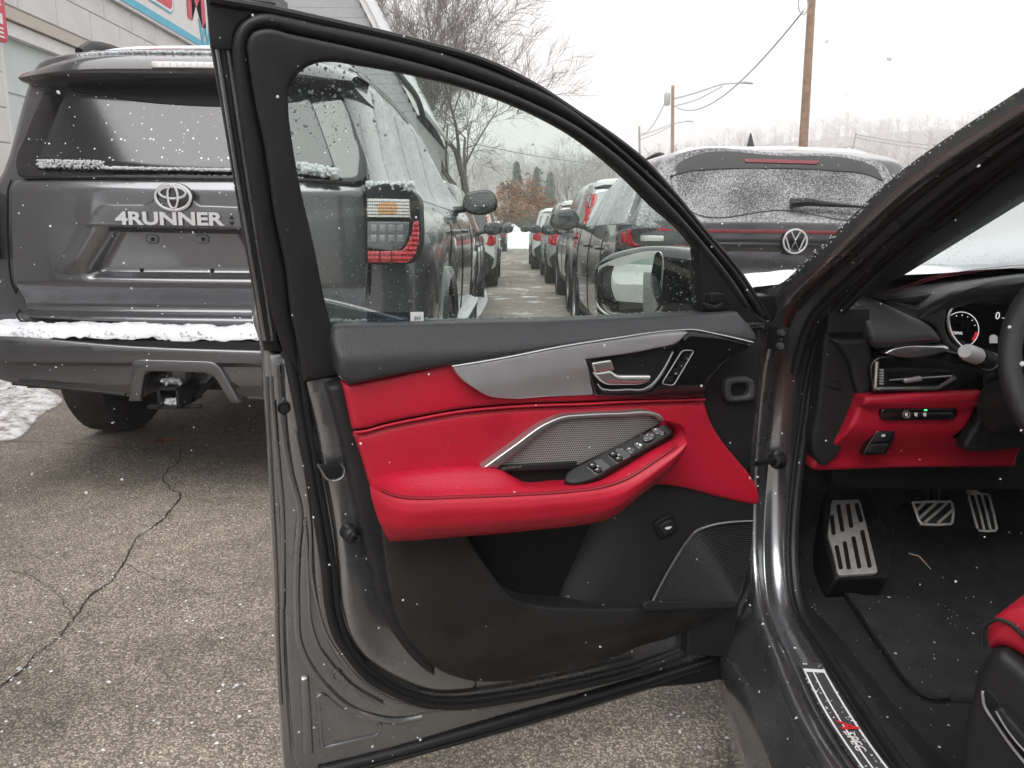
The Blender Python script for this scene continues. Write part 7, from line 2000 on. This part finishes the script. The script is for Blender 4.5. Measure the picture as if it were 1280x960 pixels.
# floor mat with bound edge
mp = [(1052, 735), (1068, 758), (1100, 806), (1132, 850), (1150, 866), (1168, 873), (1186, 873)]
mp3 = [at_z(x, y, FZ + .012) for x, y in mp]
me_ = spline3(mp3, 40)
MTF = Frame((0, 0, 0), (1, 0, 0), (0, 1, 0))
out = [(p.x, p.y) for p in me_] + [(1.35, me_[-1].y + .0), (1.35, 1.62), (me_[0].x + .02, 1.62)]
mk('floor_mat', *pad(MTF, out, 0, .012, .006, .02, wf=lambda u, v: max(cz(u, v), FZ) + .012), MT['carpetmat'], car, sharp=180)
mk('mat_binding', *tube([Vector((p.x, p.y, cz(p.x, p.y) + .011)) for p in me_], .0035, 8), MT['rubber'], car)
# foot rest
fr0, fr1 = at_y(1072, 712, 1.60), at_y(1060, 628, 1.78)
FRF = Frame(fr0, (1, 0.10, 0), (fr1 - fr0))
base_px = [(1034, 612, 1), (1088, 606, 1), (1112, 712), (1110, 722, 1), (1044, 724, 1), (1030, 670)]
rest = mk('foot_rest', *pad(FRF, FRF.tr(base_px, -.012, step=6), -.012, .10, .006, .03), MT['plastic_dark'], car)
slots = []
for x0, y0, x1, y1 in ((1040, 646, 1042, 666), (1048, 633, 1053, 662), (1060, 632, 1064, 657), (1071, 631, 1076, 650)):
    slots.append((x0, y0, x1, y1))
for x0, y0, x1, y1 in ((1046, 684, 1051, 709), (1056, 679, 1061, 709), (1067, 673, 1074, 708), (1078, 665, 1087, 707)):
    slots.append((x0, y0, x1, y1))
def slot(fr, x0, y0, x1, y1, hw, w):
    d = math.hypot(x1 - x0, y1 - y0); nx, ny = -(y1 - y0) / d * hw, (x1 - x0) / d * hw
    P = [(x0 + nx, y0 + ny), (x0 - nx * .8, y0 - ny * .8), (x1 - nx, y1 - ny), (x1 + nx * .8, y1 + ny * .8)]
    tx, ty = (x1 - x0) / d * hw, (y1 - y0) / d * hw
    P = fil([(x0 + nx - tx, y0 + ny - ty), (x0 - nx - tx, y0 - ny - ty), (x1 - nx + tx, y1 - ny + ty), (x1 + nx + tx, y1 + ny + ty)], hw * .95)
    return fr.tr(P, w, step=2)
fp_px = fil([(1040, 625, 3), (1075, 624, 4), (1083, 655, 3), (1098, 716, 5), (1048, 719, 6), (1042, 690, 3), (1035, 668, 3)], 3)
mk('rest_plate', *pad(FRF, FRF.tr(fp_px, .0, step=3), .0, .008, .002, .02), MT['steel'], rest)
for s in slots: mk('grip_slot', *pad(FRF, slot(FRF, *s, 2.7, .0005), .0008, .002, .0006, .02), MT['plastic_dark'], rest)
# brake pedal
b0, b1 = at_y(1166, 657, 1.66), at_y(1166, 628, 1.70)
BF = Frame(b0, (1, 0.05, 0), (b1 - b0))
bk = mk('brake_pedal', *pad(BF, BF.tr(fil([(1138, 626), (1192, 626), (1194, 640), (1190, 657), (1150, 657)], 4), .0, step=3), .0, .014, .004, .02), MT['rubber'], car)
for a in (((1141, 628), (1149, 651), (1153, 655)), ((1141, 628), (1165, 627), (1189, 627)), ((1150, 655), (1170, 656), (1189, 655)), ((1190, 628), (1192, 640), (1190, 654)), ((1157, 627), (1152, 632), (1144, 640)), ((1172, 627), (1160, 638), (1149, 648)), ((1184, 628), (1170, 641), (1156, 653)), ((1191, 637), (1182, 645), (1172, 654))):
    mk('pedal_bar', *tube([BF.P(*BF.px(x, y, .002), .002) for x, y in a], .0032, 6, squash=(BF.w, .6)), MT['steel'], bk)
mk('pedal_arm', *tube([BF.P(*BF.px(1166, 632, -.01), -.01), ipt(1170, 590, -.30), ipt(1172, 560, -.30)], .012, 8), MT['rubber'], bk)
# accelerator
c0, c1 = at_y(1234, 662, 1.62), at_y(1222, 618, 1.72)
AF = Frame(c0, (1, -.05, 0), (c1 - c0))
ac = mk('accelerator_pedal', *pad(AF, AF.tr(fil([(1210, 617), (1235, 616), (1243, 642), (1248, 664), (1223, 665), (1215, 642)], 4), .0, step=3), .0, .012, .003, .02), MT['rubber'], car)
for a in (((1211, 620), (1216, 640), (1222, 661)), ((1236, 619), (1242, 642), (1246, 662)), ((1212, 618), (1224, 617), (1235, 618)), ((1223, 663), (1235, 664), (1245, 663)), ((1219, 619), (1225, 640), (1230, 662)), ((1227, 618), (1233, 640), (1238, 662))):
    mk('pedal_bar', *tube([AF.P(*AF.px(x, y, .002), .002) for x, y in a], .0030, 6, squash=(AF.w, .6)), MT['steel'], ac)
mk('pedal_arm', *tube([AF.P(*AF.px(1220, 618, .0), .0), AF.P(*AF.px(1216, 608, .0), -.02), ipt(1214, 590, -.30)], [.010, .008, .008], 8), MT['steel'], ac)
# a twig and crumbs on the carpet
props(mk('twig', *tube([at_z(1135, 697, .41) + Vector((0, 0, .01)), at_z(1148, 704, .40) + Vector((0, 0, .016)), at_z(1163, 717, .385) + Vector((0, 0, .01))], [.0012, .0016, .0008], 5), MT['pebble']), 'thin tan twig lying on the black footwell carpet', 'twig')
PTS, RAD, P2, R2 = [], [], [], []
for _ in range(170):
    x, y = random.uniform(.55, 1.1), random.uniform(.75, 1.6)
    q = Vector((x, y, cz(x, y) + .004 + (.012 if x > .68 else 0)))
    if random.random() < .45: PTS.append(q); RAD.append(random.uniform(.0006, .0018))
    else: P2.append(q); R2.append(random.uniform(.0005, .0013))
o = snow_blobs(PTS, RAD, 'carpet_snow', None); props(o, 'tiny snow crystals on the black carpet of the footwell', 'snow')
o = snow_blobs(P2, R2, 'carpet_crumbs', None, m='pebble'); props(o, 'sandy crumbs on the black carpet of the footwell', 'grit')

# --- seat corner
seat_o = at_y(1280, 820, .86)
sF = Frame(at_y(1240, 830, .88), (0.62, -.78, 0), (0, 0, 1))     # side face of the cushion, looking out of the door
def spp(pts, w): return [sF.P(*sF.px(x, y, w), w) for x, y in pts]
rowsS = []
e_top = [(1262, 764), (1245, 770), (1232, 780), (1226, 796), (1228, 812), (1240, 822)]
cush = []
for (pts, yy) in (([(1226, 800), (1230, 782), (1245, 770), (1268, 762), (1300, 757), (1360, 752)], .93),):
    pass
ol = sF.tr([(1227, 800), (1230, 784), (1243, 771), (1262, 764), (1300, 758, 1), (1400, 800, 1), (1400, 900, 1), (1290, 838), (1262, 818), (1245, 813), (1232, 818, 1)], .0, step=3)
seat = mk('seat', *pad(sF, ol, .0, .45, .022, .02, rings=6), MT['red'], car, sharp=80)
pipe = [(1229, 812), (1226.5, 798), (1230, 785), (1243, 775), (1260, 778), (1275, 790), (1290, 806)]
mk('piping', *tube([sF.P(*sF.px(x, y, .002), .002) for x, y in spline(pipe, False, 3)], .0028, 8), MT['rubber'], seat)
shl = sF.tr([(1196, 990, 1), (1200, 930), (1212, 870), (1224, 832), (1236, 818), (1248, 815), (1266, 826), (1300, 858), (1400, 950, 1), (1400, 1100, 1), (1230, 1100, 1)], .012, step=4)
sh = mk('seat_shield', *pad(sF, shl, .012, .35, .016, .025), MT['plastic'], seat, sharp=80)
mk('lever_recess', *pad(sF, sF.tr([(1226, 866), (1232, 861), (1245, 872), (1262, 900), (1290, 940), (1300, 960, 1), (1290, 965, 1), (1262, 935), (1240, 900), (1229, 880)], .014, step=3), .0145, .01, .003, .02), MT['plastic_dark'], sh)
mk('recess_rim', *tube([sF.P(*sF.px(x, y, .016), .016) for x, y in spline([(1228, 864), (1230, 880), (1245, 905), (1270, 940), (1300, 975)], False, 4)], .0018, 6), MT['silver'], sh)
mk('seat_lever', *pad(sF, sF.tr([(1243, 887), (1250, 885), (1262, 897), (1290, 930), (1300, 942, 1), (1300, 958, 1), (1280, 940), (1256, 912)], .024, step=3), .026, .012, .004, .015), MT['plastic'], sh)
mk('lever_rim', *tube([sF.P(*sF.px(x, y, .027), .027) for x, y in spline([(1245, 889), (1258, 911), (1282, 940), (1300, 956)], False, 4)], .0012, 6), MT['silver'], sh)
mk('seat_base', *box((1.15, .45, .42), .42, .5, .12), MT['plastic_dark'], seat, smooth=False)
# ================================================================== falling snow and hazy air
PTS, RAD = [], []
for _ in range(1500):
    d = random.uniform(.45, 6.0) ** 1.0
    px, py = random.uniform(-20, 1300), random.uniform(-20, 980)
    p = CAM + ray(px, py) * d
    if p.z < .05: continue
    if p.x > .5 and p.y < 1.75 and p.z < 1.35: 
        if random.random() < .85: continue
    PTS.append(p); RAD.append((.0004 + .0013 * random.random() ** 3) * (0.75 + .17 * d))
MT['flake'] = thin_snow(); _N, _L = MT['flake'].node_tree.nodes, MT['flake'].node_tree.links
_t = _N.new('ShaderNodeBsdfTransparent'); _m = _N.new('ShaderNodeMixShader'); _m.inputs[0].default_value = .35
_L.new([n for n in _N if n.type == 'MIX_SHADER' and n != _m][0].outputs[0], _m.inputs[1]); _L.new(_t.outputs[0], _m.inputs[2])
_L.new(_m.outputs[0], [n for n in _N if n.type == 'OUTPUT_MATERIAL'][0].inputs['Surface'])
o = snow_blobs(PTS, RAD, 'falling_snow', None, m='flake')
props(o, 'snowflakes falling through the air', 'snowflakes')
hz = bpy.data.materials.new('snowy_air'); hz.use_nodes = True
hz.node_tree.nodes.clear()
_o = hz.node_tree.nodes.new('ShaderNodeOutputMaterial'); _v = hz.node_tree.nodes.new('ShaderNodeVolumePrincipled')
_v.inputs['Color'].default_value = (.985, .98, .98, 1); _v.inputs['Density'].default_value = HAZE; _v.inputs['Anisotropy'].default_value = .2
hz.node_tree.links.new(_v.outputs[0], _o.inputs['Volume'])
hazebox = mk('haze', *box((0, 200, 23.5), 1100, 412, 49), hz, smooth=False)
props(hazebox, kind='stuff', label='pale snowy air that fades the far hills', cat='haze')
